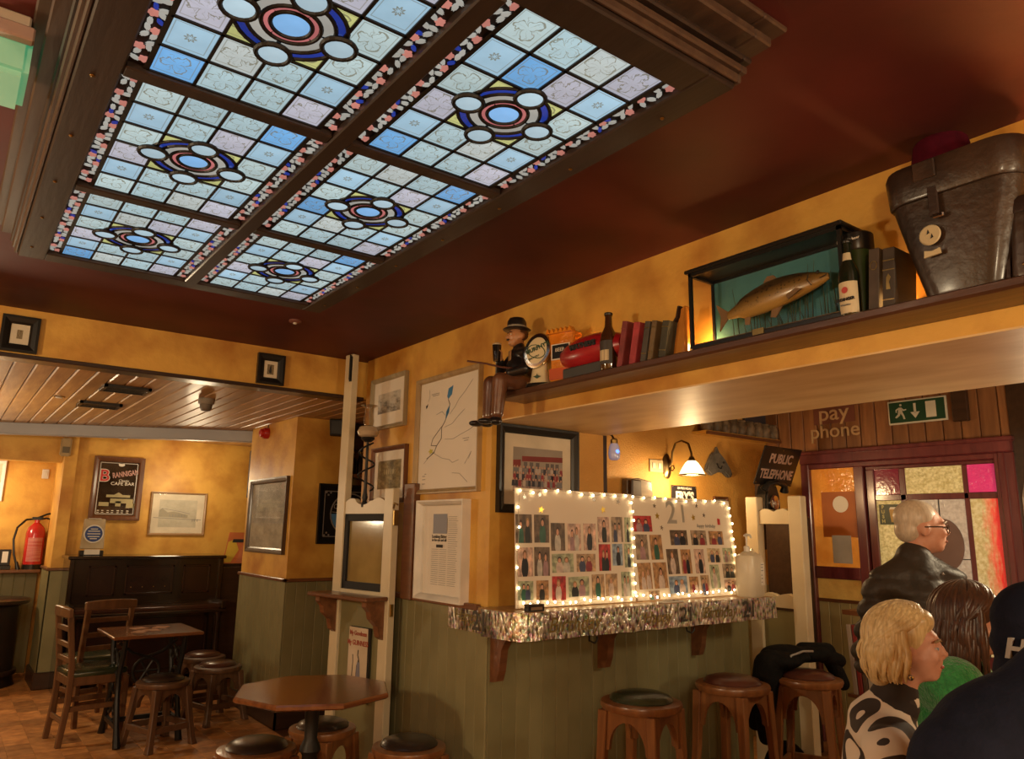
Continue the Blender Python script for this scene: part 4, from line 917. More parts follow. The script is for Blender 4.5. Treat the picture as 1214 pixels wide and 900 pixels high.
MB().bb((-.06, -.05, 0), (.06, .05, .04)).build('base', BLACK, t, bevel=.004); MB().bb((-.05, -.03, .04), (.05, .03, .2)).build('body', BLACK, t, bevel=.004); MB().bb((-.025, -.034, .07), (.025, -.03, .18)).build('window', PAPER, t)
q0 = onY(54, 562, 9.5)
t = thing('light_switch', 'white light switch on the recess wall above the extinguisher', 'switch', q0, 0)
MB().bb((-.032, -.012, -.05), (.032, 0, .05)).build('plate', WHITE, t, bevel=.004); MB().bb((-.015, -.018, -.02), (.015, -.012, .02)).build('rocker', WHITE, t)
t, w, h, bw = framed('Y', 9.5, (-30, 545, 546, 5, 594, 594), 'pale framed picture cut off at the left edge inside the recess', WHITE, .03, .025, CRM, .03, art=DARKART)
q0 = onY(78, 530, 8.42)
t = thing('pir_sensor', 'cream sensor box on top of the pier beside the grey beam', 'sensor', (q0.x, 8.44, q0.z-.09), 0)
MB().bb((-.045, -.06, 0), (.045, 0, .18)).build('housing', mat('yellowed_plastic', (.4, .28, .13), rough=.5), t, bevel=.012, seg=2); MB().bb((-.03, -.064, .03), (.03, -.06, .09)).build('lens', mat('sensor_dark_lens', (.12, .09, .05), rough=.3), t)
q0 = onZ(10, 718, .8)
t = thing('bar_counter_table', 'dark round topped table standing in the shade of the recess', 'table', (.50, 8.9, 0), 0)
MB().lathe([(.33, .74), (.345, .75), (.345, .775), (.33, .785)], 36).build('table_top', DKW, t, smooth=True)
MB().lathe([(.3, .0), (.29, .02), (.27, .1), (.27, .72), (.3, .74)], 36).build('drum_base', mat('dark_drum', (.022, .012, .008), rough=.4), t, smooth=True)
MB().lathe([(.30, .1), (.305, .12), (.30, .14)], 36).build('foot_band', DKW, t, smooth=True)
# ================================================================== white hinged panel with glazed hatch
Pn, Pf = onX(463, 655, 2.16), onY(396, 655, 4.62)
dv = Pn-Pf; dv.z = 0; PWd = dv.length; rzp = math.atan2(dv.y, dv.x)
zf = lambda y_: onY(396, y_, Pf.y).z
zn = lambda y_: onX(463, y_, Pn.x).z
t = thing('white_hatch_panel', 'tall cream hinged panel with a dark glazed hatch and tall post', 'panel', (Pf.x, Pf.y, 0), rzp)
z_top, z_rt, z_ob, z_sb = (zf(584)+zn(580))/2, zf(611)*.5+zn(607)*.5, (zf(699)+zn(701))/2, (zf(704)+zn(709))/2
sw = .085; dp = .05
zpost = ZC-.012
MB().bb((0, 0, 0), (sw, dp, zpost)).build('post', CREAM, t, bevel=.004)
MB().bb((PWd-sw, 0, 0), (PWd, dp, z_top+.01)).build('stile', CREAM, t, bevel=.004)
b = MB(); n = 28; zr = z_rt+.0
poly = [(sw, zr), (PWd-sw, zr)]
L0, L1 = sw, PWd-sw
for k in range(n+1):
    u = 1-k/n; x_ = L0+(L1-L0)*u
    hgt = .075+.022*abs(math.sin(u*PI*3))
    if .28 < u < .62: hgt = .055+.05*abs((u-.45)/.17)**2*.4
    poly.append((x_, zr+hgt))
b.prism(poly, .008, dp-.008); b.build('scalloped_rail', CREAM, t)
MB().bb((sw, .004, z_sb), (PWd-sw, dp-.004, z_ob)).build('bottom_rail', CREAM, t, bevel=.003)
b = MB(); e = .045
b.bb((sw, .012, z_ob), (PWd-sw, .04, z_ob+e)); b.bb((sw, .012, z_rt-e), (PWd-sw, .04, z_rt)); b.bb((sw, .012, z_ob), (sw+e*.8, .04, z_rt)); b.bb((PWd-sw-e*.3, .012, z_ob), (PWd-sw, .04, z_rt))
b.build('hatch_frame', BLACKM, t)
MB().bb((sw+.02, .028, z_ob+.02), (PWd-sw-.005, .033, z_rt-.02)).build('hatch_glass', mat('hatch_glass', (.30, .22, .08), (.24, .17, .06), rough=.08, spec=.9, coat=.6), t)
MB().bb((sw, .02, 0), (PWd-sw, .04, z_sb)).build('lower_panel', GREEN, t)
MB().bb((-.03, -.16, z_sb-.012), (PWd+.0, .0, z_sb+.012)).build('ledge', MIDW, t, bevel=.006)
for x_ in (.045, PWd-.055):
    b = MB(); pl_ = [(0, 0), (-.13, 0), (-.13, -.03), (-.10, -.06), (-.09, -.1), (-.045, -.14), (-.03, -.2), (0, -.22)]
    vs = [(x_-.022, y_, z_sb-.012+z_) for y_, z_ in pl_]+[(x_+.022, y_, z_sb-.012+z_) for y_, z_ in pl_]; n_ = len(pl_)
    b.add(vs, [list(range(n_)), list(range(2*n_-1, n_-1, -1))]+[(i, (i+1) % n_, n_+(i+1) % n_, n_+i) for i in range(n_)]); b.build('bracket', MIDW, t)
MB().bb((sw-.02, -.008, ZC-.2), (sw, -.001, ZC-.03)).build('bolt_plate', IRON, t); MB().tube([(sw-.01, -.012, ZC-.19), (sw-.01, -.012, ZC-.02)], .006, 8).build('bolt', IRON, t)
hb = MB().bb((PWd, .005, z_rt-.07), (PWd+.012, .04, z_rt+.02)); hb.build('hinge_plate', BRASS, t, bevel=.002)
MB().tube([(PWd+.01, .0, z_rt+.03), (PWd+.03, -.01, z_rt+.06), (PWd+.05, 0, z_rt+.05)], .006, 8).build('latch_hook', BRASS, t)
MB().bb((PWd, .01, z_sb-.10), (PWd+.008, .035, z_sb-.03)).build('hinge_plate', BRASS, t, bevel=.002)
PANEL = t; PZ = z_rt
# brown door edge strip against the wall
q0, q1 = onX(487, 600, XW), onX(497, 600, XW)
b = MB().bb((XW-.045, min(q0.y, q1.y)-.01, DADO), (XW, max(q0.y, q1.y)+.01, onX(490, 574, XW).z)); o = b.build('trim_7', MIDWY, None, bevel=.004); o['kind'] = 'structure'; o['label'] = 'brown upright wooden strip on the picture wall'
# tin sign on the lower panel
TIN = mat('old_tin_sign', (.60, .50, .38), (.5, .40, .28), rough=.45, scale=6)
zs0 = z_sb-.18
s_ = thing('tin_sign', 'old cream tin advertising sign with red lettering on the olive panel', 'sign', (Pf+Vector((math.cos(rzp), math.sin(rzp), 0))*(PWd*.55)).to_tuple()[:2]+(zs0-.42,), rzp)
b = MB(); b.bb((-.105, .0, 0), (.105, .012, .42)); b.build('backing', BLACK, s_, bevel=.003)
MB().bb((-.10, -.006, .003), (.09, 0, .417)).build('plate', TIN, s_, bevel=.002)
REDT = mat('faded_red_ink', (.33, .06, .03), rough=.6)
text(s_, 'My Goodness', .036, (-.004, -.007, .383), REDT, sx=.85, bold=.001); text(s_, 'My GUINNESS', .04, (-.004, -.007, .328), REDT, sx=.85, bold=.001)
flat(s_, 'sign_figure', stroke([(.005, .29), (.0, .26), (.012, .24), (.02, .20), (.03, .12), (.02, .05)], .008)+stroke([(.012, .24), (-.005, .2), (-.012, .1)], .006)+stroke([(-.05, .26), (-.045, .22), (-.052, .12), (-.06, .03)], .006), INK, -.0062)
flat(s_, 'sign_coat', [[(-.002, .22), (.024, .22), (.032, .13), (-.01, .13)]], mat('faded_blue_ink', (.22, .22, .28), rough=.6), -.0064)
# twisted iron lamp standing on the panel
cx_ = Pf+Vector((math.cos(rzp), math.sin(rzp), 0))*(PWd*.5)
t = thing('oil_lamp', 'glass oil lamp on a twisted black iron stem above the white panel', 'lamp', (cx_.x+.02, cx_.y+.03, PZ+.04), rzp)
MB().lathe([(.02, 0), (.022, .02), (.012, .04), (.018, .06), (.012, .09), (.01, .12), (.008, .42)], 14).build('stem', IRON, t, smooth=True)
sp_ = [(.05*math.cos(q*.45)*(1 if q < 26 else .6), .05*math.sin(q*.45), .10+q*.0105) for q in range(30)]
MB().tube(sp_, .006, 8).build('spiral', IRON, t, smooth=True)
MB().lathe([(.02, .41), (.035, .42), (.045, .432), (.04, .44)], 20).build('cup', IRON, t, smooth=True)
SMK = mat('bowl_glass', (.46, .36, .24), (.36, .27, .17), rough=.15, coat=.4)
MB().lathe([(.02, .43), (.06, .45), (.07, .475), (.055, .505), (.03, .515)], 24).build('font', SMK, t, smooth=True)
MB().lathe([(.028, .515), (.034, .54), (.026, .60), (.03, .63), (.055, .645)], 24).build('chimney', clearglass('clear_chimney_glass', (.86, .80, .70), .05, 6), t, smooth=True)
# ================================================================== high shelf
ZT = 2.15; XF = 2.107
sh = thing('high_shelf', 'long dark wooden shelf along the bulkhead full of pub bric-a-brac', 'shelf', (XW, 2.93, 2.122), 0)
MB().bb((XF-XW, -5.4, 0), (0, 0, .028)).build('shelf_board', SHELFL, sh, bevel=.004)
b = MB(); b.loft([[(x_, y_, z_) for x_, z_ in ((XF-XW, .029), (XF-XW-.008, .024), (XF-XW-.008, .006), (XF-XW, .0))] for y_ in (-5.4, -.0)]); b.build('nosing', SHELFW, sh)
XI = 2.16
def sy(px_, py_=420, X=XI): return onX(px_, py_, X).y
def sz(px_, py_, X=XI): return onX(px_, py_, X).z-ZT
def sthing(name, label, cat, px_, X=XI, rz=-PI/2, group=None, py_=430): return thing(name, label, cat, (X, sy(px_, py_, X), ZT), rz, group)
# tap badge
t = sthing('beer_tap_badge', 'cream beer tap with an oval chrome badge beside the figurine', 'beer tap', 640, 2.15, -PI/2+.5, py_=450)
hb = sz(640, 397, 2.15)
MB().lathe([(.058, 0), (.062, .006), (.058, .016)], 24, sx=1.1, sy=.7).build('base', BLACK, t, smooth=True)
IV = mat('ivory_plastic', (.62, .52, .32), rough=.35)
b = MB(); b.loft([[(w_*c_, d_*s_, z_) for c_, s_ in [(math.cos(q*PI/8), math.sin(q*PI/8)) for q in range(16)]] for w_, d_, z_ in ((.056, .035, .016), (.046, .03, .03), (.036, .026, hb*.35), (.034, .024, hb*.5))]); b.build('stem', IV, t, smooth=True)
T = Matrix.Translation((0, -.028, hb*.66)) @ Matrix.Rotation(.35, 4, 'Y') @ Matrix.Rotation(PI/2, 4, 'X')
RX, RY = .062, hb*.33
MB().lathe([(.5, -.012), (1.0, -.012), (1.05, 0), (1.0, .012), (.9, .013)], 32, T=T @ Matrix.Diagonal((RX, RY, 1, 1))).build('badge_rim', CHROME, t, smooth=True)
bf = MB().lathe([(.9, .0), (.9, .012), (.5, .015)], 32, T=T @ Matrix.Diagonal((RX, RY, 1, 1))).build('badge_face', IV, t, smooth=True)
GRT = mat('dark_green_print', (.02, .06, .025), rough=.5)
bt = text(bf, 'MURPHY’S', .026, T @ Vector((0, .012, .0165)), GRT, rot=(PI/2, -.35, 0), bold=.001); text(bf, 'BREWERY', .013, T @ Vector((0, -.035, .0165)), GRT, rot=(PI/2, -.35, 0))
b = MB()
b.tube([T @ Vector((.045*math.cos(q*PI/10), .03*math.sin(q*PI/10)-.005, .0155)) for q in range(20)], .0022, 5, closed=True); b.build('badge_scroll', GRT, bf)
flat(t, 'stem_emblem', [[(-.02, hb*.18), (0, hb*.14), (.02, hb*.18), (.004, hb*.2), (0, hb*.24), (-.004, hb*.2)]], GRT, -.034)
# orange ice bucket / display block
t = sthing('orange_display_block', 'amber orange beer display block with a dark logo panel', 'display', 670, 2.20, -PI/2+.25, py_=450)
ho = sz(668, 396, 2.20)
AMB = mat('amber_resin', (.75, .27, .02), (.6, .18, .01), rough=.25, scale=14, bump=.5, bscale=50, coat=.4)
b = MB(); rings = []
for k in range(7):
    u = k/6; w_ = .062-.01*math.sin(u*PI)+.012*u; rings.append([(w_*i, .035*j, ho*u) for i, j in ((-1, -1), (0, -1.15), (1, -1), (1, 1), (0, 1.1), (-1, 1))])
b.loft(rings); b.build('body', AMB, t, bevel=.006)
flat(t, 'crown_points', [[(-.07+k*.024, ho-.008), (-.046+k*.024, ho-.008), (-.058+k*.024, ho+.016)] for k in range(6)], AMB, -.02, .04)
MB().prism([(-.045, ho*.46), (.055, ho*.46), (.055, ho*.76), (-.045, ho*.76)], -.046, -.04).build('logo_panel', PAPER, t); MB().prism([(-.038, ho*.48), (.05, ho*.48), (.05, ho*.74), (-.038, ho*.74)], -.049, -.046).build('logo_field', BLACK, t)
text(t, 'BEER', .024, (.005, -.05, ho*.64), PAPER); 
flat(t, 'lower_band', [[(-.058, .02), (.06, .02), (.06, ho*.3), (-.058, ho*.3)]], mat('orange_red_print', (.6, .10, .02), rough=.5), -.041, .002)
# watneys red barrel
yb0 = sy(668, 420, 2.16); yb1 = sy(738, 412, 2.16); LB = abs(yb0-yb1); RB = abs(sz(700, 397, 2.16)-.03)/2
t = thing('red_barrel', 'red keg shaped beer barrel lying on a grey block', 'barrel', (2.18, (yb0+yb1)/2, ZT), -PI/2)
RB = min(RB, .1)
T = Matrix.Translation((0, 0, .035+RB)) @ Matrix.Rotation(PI/2, 4, 'Y')
n_ = 12; prof = [(RB*(.25+.75*math.sin(PI*(.06+.88*k/n_))**.6)*1.0, -LB/2+LB*k/n_) for k in range(n_+1)]
MB().lathe(prof, 36, T=T).build('barrel_body', mat('barrel_red', (.36, .012, .018), rough=.3, coat=.3), t, smooth=True)
MB().bb((-LB*.4, -.06, 0), (LB*.42, .06, .05)).build('grey_block', mat('slate_grey', (.06, .06, .058), rough=.6), t, bevel=.006)
text(t, 'WATNEYS', .031, (.0, -RB+.002, .05+RB), INK, sx=1.1, bold=.002, ext=.004)
# beer bottles
def bottle(name, label, px_, X, ptop, R, glass_m, py_, lab):
    t = sthing(name, label, 'bottle', px_, X, -PI/2, py_=py_); H = sz(px_, ptop, X)
    MB().lathe([(R*.9, 0), (R, .008), (R, H*.52), (R*.93, H*.6), (R*.45, H*.76), (R*.40, H*.94), (R*.47, H*.945), (R*.47, H*.965)], 28).build('bottle_body', glass_m, t, smooth=True)
    MB().lathe([(R*.48, H*.955), (R*.5, H*.96), (R*.5, H*.99), (R*.42, H)], 20).build('cap', BLACK, t, smooth=True)
    for z0_, z1_, m_, hw_ in lab:
        b = MB(); n = 10
        for q in range(n):
            a0, a1 = -PI/2-hw_+2*hw_*q/n, -PI/2-hw_+2*hw_*(q+1)/n
            r0 = R*1.012 if z1_ < .55 else R*.62
            r1 = R*1.012 if z1_ < .55 else R*.46
            b.add([(r0*math.cos(a0), r0*math.sin(a0), z0_*H), (r0*math.cos(a1), r0*math.sin(a1), z0_*H), (r1*math.cos(a1), r1*math.sin(a1), z1_*H), (r1*math.cos(a0), r1*math.sin(a0), z1_*H)], [(0, 1, 2, 3)])
        b.build('label', m_, t, smooth=True)
    return t, H
BRG = mat('brown_bottle_glass', (.05, .018, .006), rough=.08, spec=.8, coat=.5); GNG = mat('dark_green_bottle_glass', (.012, .016, .008), rough=.08, spec=.8, coat=.5)
t, H = bottle('beer_bottle', 'brown beer bottle with a black and white label before the red barrel', 722, 2.14, 371, .036, BRG, 438, ((.10, .50, mat('label_dark', (.05, .04, .035), rough=.5), 1.2), (.16, .34, mat('label_cream_gold', (.6, .48, .28), rough=.5), .8)))
for c_ in t.children:
    if c_.name.startswith('label.') : c_.scale = (1.01, 1.01, 1)
# leaning books
BKS = [(733, 752, 377, (.28, .05, .05), 'worn red book leaning left of the others'), (748, 768, 378, (.42, .05, .06), 'bright red book leaning beside the worn red one'), (764, 779, 377, (.09, .075, .06), 'dark grey book in the leaning row'), (773, 786, 376, (.17, .11, .05), 'brown cloth book in the leaning row'), (783, 806, 376, (.055, .05, .03), 'dark olive book at the right of the leaning row')]
for k, (l, r, tp, c_, lb) in enumerate(BKS):
    y0_, y1_ = sy(l, 430, 2.12), sy(r, 430, 2.12); th = abs(y0_-y1_)*.55; hb = sz((l+r)/2, tp, 2.12)
    t = thing('leaning_book', lb, 'book', (2.125, (y0_+y1_)/2+.045, ZT), -PI/2, 'books leaning on the high shelf', rot=None)
    t.rotation_euler = (0, .20, -PI/2)
    th = [.024, .03, .026, .02, .032][k]; zz = th/2*math.sin(.2)+.001
    cvm = mat('book_cover_%d' % k, c_, tuple(q*.6 for q in c_), rough=.6, scale=14)
    b = MB(); b.bb((-th/2, .0, zz), (-th/2+.003, .13, hb*.97)); b.bb((th/2-.003, 0, zz), (th/2, .13, hb*.97)); b.bb((-th/2, -.004, zz), (th/2, .0, hb*.97)); b.build('cover', cvm, t, bevel=.001)
    MB().bb((-th/2+.003, .0, zz+.004), (th/2-.003, .124, hb*.95)).build('pages', PAPER, t)
    for z_ in (.2, .8): MB().bb((-th/2, -.0052, hb*z_), (th/2, -.004, hb*z_+.004)).build('spine_band', BRASS if k > 1 else cvm, t)
# curved amber wooden piece
t = sthing('amber_wood_carving', 'curved amber wooden carving between the books and the fish case', 'carving', 803, 2.2, -PI/2, py_=420)
hc = sz(806, 366, 2.2)
b = MB(); b.prism([(-.05, 0), (.07, 0), (.07, hc), (.045, hc*.97), (.035, hc*.75), (.005, hc*.6), (-.02, hc*.5), (-.045, hc*.3)], -.03, .03); b.build('body', mat('amber_wood', (.5, .2, .03), (.3, .1, .015), rough=.25, coat=.5, scale=6), t, bevel=.008, seg=2)
MB().prism([(-.055, 0), (-.045, hc*.31), (-.02, hc*.52), (.005, hc*.62), (.033, hc*.77), (.043, hc), (.036, hc), (.025, hc*.8), (-.002, hc*.65), (-.03, hc*.54), (-.055, hc*.31), (-.064, 0)], -.034, .034).build('dark_edge', DKW, t)
# ------------------------------------------------------------------ fish in a glass case
xf = 2.125
ya, yb = sy(818, 400, xf), sy(1003, 370, xf); LW = ya-yb
hA = sz(820, 322, xf); hB = sz(1000, 268, xf); HF = (hA+hB)/2; DF = .145
t = thing('fish_display_case', 'black glazed display case holding a mounted trout on the shelf', 'display case', (xf, (ya+yb)/2, ZT), -PI/2)
w2 = LW/2; e = .012
b = MB()
for x_ in (-w2, w2-e):
    for y_ in (0, DF-e): b.bb((x_, y_, 0), (x_+e, y_+e, HF))
for y_ in (0, DF-e):
    for z_ in (0, HF-e): b.bb((-w2, y_, z_), (w2, y_+e, z_+e))
for x_ in (-w2, w2-e):
    for z_ in (0, HF-e): b.bb((x_, 0, z_), (x_+e, DF, z_+e))
b.build('case_frame', BLACK, t)
MB().bb((-w2-.012, -.012, HF), (w2+.012, DF+.012, HF+.014)).build('case_top', BLACK, t, bevel=.004)
MB().bb((-w2, -.006, 0), (w2, DF, .02)).build('plinth', BLACK, t, bevel=.003)
MB().bb((-w2+e, DF-.008, e), (w2-e, DF-.003, HF-e)).build('painted_backdrop', mat('teal_backdrop', (.07, .25, .28), (.035, .13, .15), rough=.7, scale=3), t)
MB().bb((w2-e, e, e), (w2-e+.003, DF-e, HF-e)).build('side_glass', GLASSM, t); MB().bb((-w2+e-.003, e, e), (-w2+e, DF-e, HF-e)).build('side_glass', GLASSM, t); MB().bb((-w2+e, .004, e), (w2-e, .006, HF-e)).build('front_glass', GLASSM, t)
MB().bb((-w2+e, e, .02), (w2-e, DF-e, .028)).build('river_bed', mat('river_gravel', (.16, .12, .07), (.08, .06, .03), rough=.9, scale=60, bump=.6, bscale=90), t)
rd_ = MB()
for k in range(34):
    x_ = random.uniform(-w2+.06, w2-.03); l_ = random.uniform(.06, HF*.75); dx = random.uniform(-.03, .03); y_ = random.uniform(DF*.6, DF*.88)
    rd_.tube([(x_, y_, .024), (x_+dx*.3, y_, .024+l_*.5), (x_+dx, y_, .024+l_)], [.0022, .0016, .0005], 5)
stuff(rd_.build('reeds', mat('dry_reed', (.06, .075, .04), rough=.8), t))
fish = MB(); FLn = LW*.72; tilt = .12; rings = []
for k in range(19):
    u = k/18; x_ = -FLn*.46+FLn*.92*u
    hgt = .008+.036*HF/.24*math.sin(PI*min(1, (u*.93+.06)))**.8*(1 if u > .15 else .55+.45*u/.15); wd_ = hgt*.5
    if u < .12: hgt = .014+.1*u
    rings.append([(x_, wd_*math.cos(q*PI/9), hgt*math.sin(q*PI/9)+.012*math.sin(u*PI)-.004) for q in range(18)])
fish.loft(rings)
FB_ = mat('trout_skin', (.42, .24, .06), (.10, .06, .02), rough=.3, scale=4, coat=.4)
nt = FB_.node_tree; bsd = nt.nodes['Principled BSDF']; lk = bsd.inputs['Base Color'].links[0].from_socket     # dark back, golden belly, black spots
tc = N(nt, 'ShaderNodeTexCoord'); sp = N(nt, 'ShaderNodeSeparateXYZ'); nt.links.new(tc.outputs['Object'], sp.inputs[0])
mr = N(nt, 'ShaderNodeMapRange'); mr.inputs[1].default_value = -.02; mr.inputs[2].default_value = .03; nt.links.new(sp.outputs[2], mr.inputs[0])
mx = N(nt, 'ShaderNodeMix', data_type='RGBA'); nt.links.new(mr.outputs[0], mx.inputs[0]); mx.inputs[6].default_value = (.34, .20, .05, 1); mx.inputs[7].default_value = (.05, .03, .012, 1)
vo = N(nt, 'ShaderNodeTexVoronoi'); vo.inputs['Scale'].default_value = 75; nt.links.new(tc.outputs['Object'], vo.inputs['Vector'])
lt = N(nt, 'ShaderNodeMath', operation='LESS_THAN'); lt.inputs[1].default_value = .28; nt.links.new(vo.outputs['Distance'], lt.inputs[0])
mu = N(nt, 'ShaderNodeMath', operation='MULTIPLY'); nt.links.new(lt.outputs[0], mu.inputs[0]); nt.links.new(mr.outputs[0], mu.inputs[1])
m2 = N(nt, 'ShaderNodeMix', data_type='RGBA'); nt.links.new(mu.outputs[0], m2.inputs[0]); nt.links.new(mx.outputs[2], m2.inputs[6]); m2.inputs[7].default_value = (.015, .01, .006, 1)
nt.links.new(m2.outputs[2], bsd.inputs['Base Color'])
# mounted fish: its own thing inside the case
FR = Matrix.Translation(t.location) @ Matrix.Rotation(-PI/2, 4, 'Z')
fl = FR @ Vector((.02, DF*.45, HF*.50))
ft = thing('mounted_trout', 'spotted brown trout mounted with its head up inside the glass case', 'fish', fl, 0, rot=(0, -tilt, -PI/2))
fish.build('fish_body', FB_, ft, smooth=True)
FIN = mat('trout_fin', (.22, .12, .05), (.14, .08, .03), rough=.5)
MB().prism([(-FLn*.44, .006), (-FLn*.56, .055), (-FLn*.53, 0), (-FLn*.56, -.05), (-FLn*.44, -.006)], -.002, .002).build('tail_fin', FIN, ft)
MB().prism([(-.03, .036), (.03, .04), (.006, .075), (-.018, .08), (-.036, .065)], -.002, .002).build('dorsal_fin', FIN, ft)
MB().prism([(-FLn*.3, -.025), (-FLn*.24, -.03), (-FLn*.27, -.065), (-FLn*.31, -.06)], -.002, .002).build('anal_fin', FIN, ft)
MB().prism([(FLn*.22, -.012), (FLn*.26, -.022), (FLn*.14, -.04), (FLn*.13, -.022)], -.03, -.026).build('pectoral_fin', FIN, ft)
MB().prism([(-.02, -.04), (.02, -.045), (-.01, -.075), (-.03, -.068)], -.003, .001).build('pelvic_fin', FIN, ft)
MB().ell((FLn*.4, -.017, .016), (.006, .004, .006), 10, 8).build('eye', BLACK, ft, smooth=True)
MB().tube([(FLn*.33, -.022, .02), (FLn*.315, -.026, 0), (FLn*.335, -.02, -.02)], .0015, 5).build('gill_line', INK, ft)
MB().tube([(FLn*.45, -.008, .0), (FLn*.40, -.014, -.004)], .0014, 5).build('mouth_line', INK, ft)
px_ = sy(900, 385, xf)
MB().bb((-.022, -.009, .006), (.022, -.006, .026), Matrix.Translation((t.location.y-px_, 0, 0))).build('brass_label', BRASS, t)
MB().ell((-w2*.98-.02+.03, -.012, .004), (.008, .003, .004), 8, 6).build('screw', BRASS, t)
# ------------------------------------------------------------------ bottle, tin, books right of the case
t, H = bottle('wheat_beer_bottle', 'dark wheat beer bottle with a cream label beside the fish case', 1010, 2.14, 283, .031, GNG, 372, ((.03, .43, PAPER if False else mat('cream_label', (.62, .52, .34), rough=.5), 1.25), (.68, .82, mat('cream_label', (.6, .5, .3)), 1.1)))
text(t, 'ERDINGER', .0125, (0, -.033, H*.2), INK, ext=.0015, bold=.0004); text(t, 'Weissbier', .008, (0, -.033, H*.13), GREYINK, ext=.0015)
MB().lathe([(.008, 0), (.010, .001)], 20, T=Matrix.Translation((0, -.0318, H*.32)) @ Matrix.Rotation(PI/2, 4, 'X')).build('label_emblem', mat('emblem_red', (.5, .06, .05), rough=.5), t)
t = sthing('green_tin', 'dark green tin with a black lettered rim behind the wheat beer bottle', 'tin', 1022, 2.2, -PI/2, py_=372); ht = sz(1022, 277, 2.2)
MB().lathe([(.042, 0), (.046, ht*.78)], 28).build('tin_body', mat('tin_green', (.045, .075, .018), (.025, .045, .01), rough=.3), t, smooth=True); MB().lathe([(.047, ht*.78), (.05, ht*.8), (.05, ht*.98), (.045, ht)], 28).build('rim', BLACK, t, smooth=True)
text(t, 'boxed in beer', .013, (0, -.051, ht*.9), PAPER, ext=.001)
for k, (l, tp, th, c_, lb, rz_) in enumerate(((1036, 291, .03, (.075, .05, .035), 'grey brown book with a round stamp beside the wheat beer', 0), (1054, 290, .034, (.05, .035, .024), 'dark brown book with gilt spine next to the leather case', 0))):
    t = sthing('upright_book', lb, 'book', l, 2.125, -PI/2, 'books beside the leather case', py_=362); hb = sz(l, tp, 2.125)*.95
    t.rotation_euler = (0, .08, -PI/2)
    cvm = mat('shelf_book_%d' % k, c_, tuple(q*.6 for q in c_), rough=.55, scale=16)
    b = MB(); b.bb((-th/2, 0, .004), (-th/2+.003, .13, hb)); b.bb((th/2-.003, 0, .004), (th/2, .13, hb)); b.bb((-th/2, -.004, .004), (th/2, 0, hb)); b.build('cover', cvm, t, bevel=.0012)
    MB().bb((-th/2+.003, 0, .008), (th/2-.003, .124, hb-.006)).build('pages', PAPER, t)
    if k == 0: MB().tube([(.010*math.cos(q*PI/8), -.005, hb*.72+.013*math.sin(q*PI/8)) for q in range(16)], .0012, 5, closed=True).build('stamp', BRASS, t)
    else:
        for z_ in (.12, .62, .78): MB().bb((-th/2, -.0055, hb*z_), (th/2, -.004, hb*z_+.003)).build('gilt_band', BRASS, t)
        flat(t, 'gilt_ornament', [[(-.006, hb*.3), (.006, hb*.3), (.002, hb*.42), (.007, hb*.5), (0, hb*.56), (-.006, hb*.5)]], BRASS, -.0045)
# ------------------------------------------------------------------ leather hat case, fez, second case, shelf lights
LEA = mat('old_leather', (.048, .026, .016), (.016, .009, .006), rough=.4, scale=5, detail=8, bump=.25, bscale=40, coat=.25)
LEAD_ = mat('dark_leather', (.035, .018, .013), (.02, .011, .008), rough=.45, scale=8, bump=.2, bscale=60)
xl = 2.13; yl0 = sy(1050, 215, xl); ylb = sy(1096, 345, xl); hl = sz(1056, 212, xl)
yc_ = (ylb+sy(1197, 325, xl))/2
t = thing('leather_hat_case', 'large worn brown leather hat case with a round white tag', 'leather case', (xl+.045, yc_, ZT), -PI/2)
hw_t, hw_b = yl0-yc_, ylb-yc_
hl = .392
def rr_ring(hw_, hd_, z_, n=6, k=.35):
    out = []
    for cx2, cy2, a0 in ((1, 1, 0), (-1, 1, PI/2), (-1, -1, PI), (1, -1, 3*PI/2)):
        for q in range(n+1):
            a = a0+PI/2*q/n; rr2 = hd_*k*2
            out.append((cx2*(hw_-rr2)+rr2*math.cos(a), cy2*(hd_-rr2)+rr2*math.sin(a), z_))
    return out
b = MB(); b.loft([rr_ring(hw_b*.98, .068, .0), rr_ring(hw_b, .070, .008), rr_ring(hw_b+(hw_t-hw_b)*.5, .084, hl*.42), rr_ring(hw_b+(hw_t-hw_b)*.85, .09, hl*.72)]); b.build('case_body', LEA, t, smooth=True)
b = MB(); b.loft([rr_ring(hw_b+(hw_t-hw_b)*.84, .104, hl*.70), rr_ring(hw_b+(hw_t-hw_b)*.92, .107, hl*.72), rr_ring(hw_t, .108, hl*.93), rr_ring(hw_t*.97, .103, hl*.97), rr_ring(hw_t*.8, .08, hl)]); b.build('case_lid', LEA, t, smooth=True)
ox = lambda px_, py_: -(sy(px_, py_, xl-.04)-yc_)
oz = lambda px_, py_: sz(px_, py_, xl-.04)
MB().bb((ox(1110, 240)-.013, -.108, oz(1113, 258)), (ox(1110, 240)+.013, -.099, oz(1112, 222))).build('strap', LEAD_, t, bevel=.002)
MB().bb((ox(1116, 255)-.015, -.11, oz(1116, 258)-.005), (ox(1116, 255)+.015, -.10, oz(1116, 258)+.008)).build('buckle', CHROME, t, bevel=.003)
MB().bb((ox(1100, 205)-.03, -.116, oz(1100, 216)), (ox(1100, 205)+.03, -.104, oz(1100, 194))).build('lock_plate', LEA, t, bevel=.003)
T = Matrix.Translation((ox(1105, 280), -.0955, oz(1105, 280))) @ Matrix.Rotation(PI/2, 4, 'X')
rt_ = MB().lathe([(.028, 0), (.029, .002), (.026, .005)], 28, T=T).build('round_tag', mat('tag_cream', (.55, .46, .28), rough=.5), t, smooth=True)
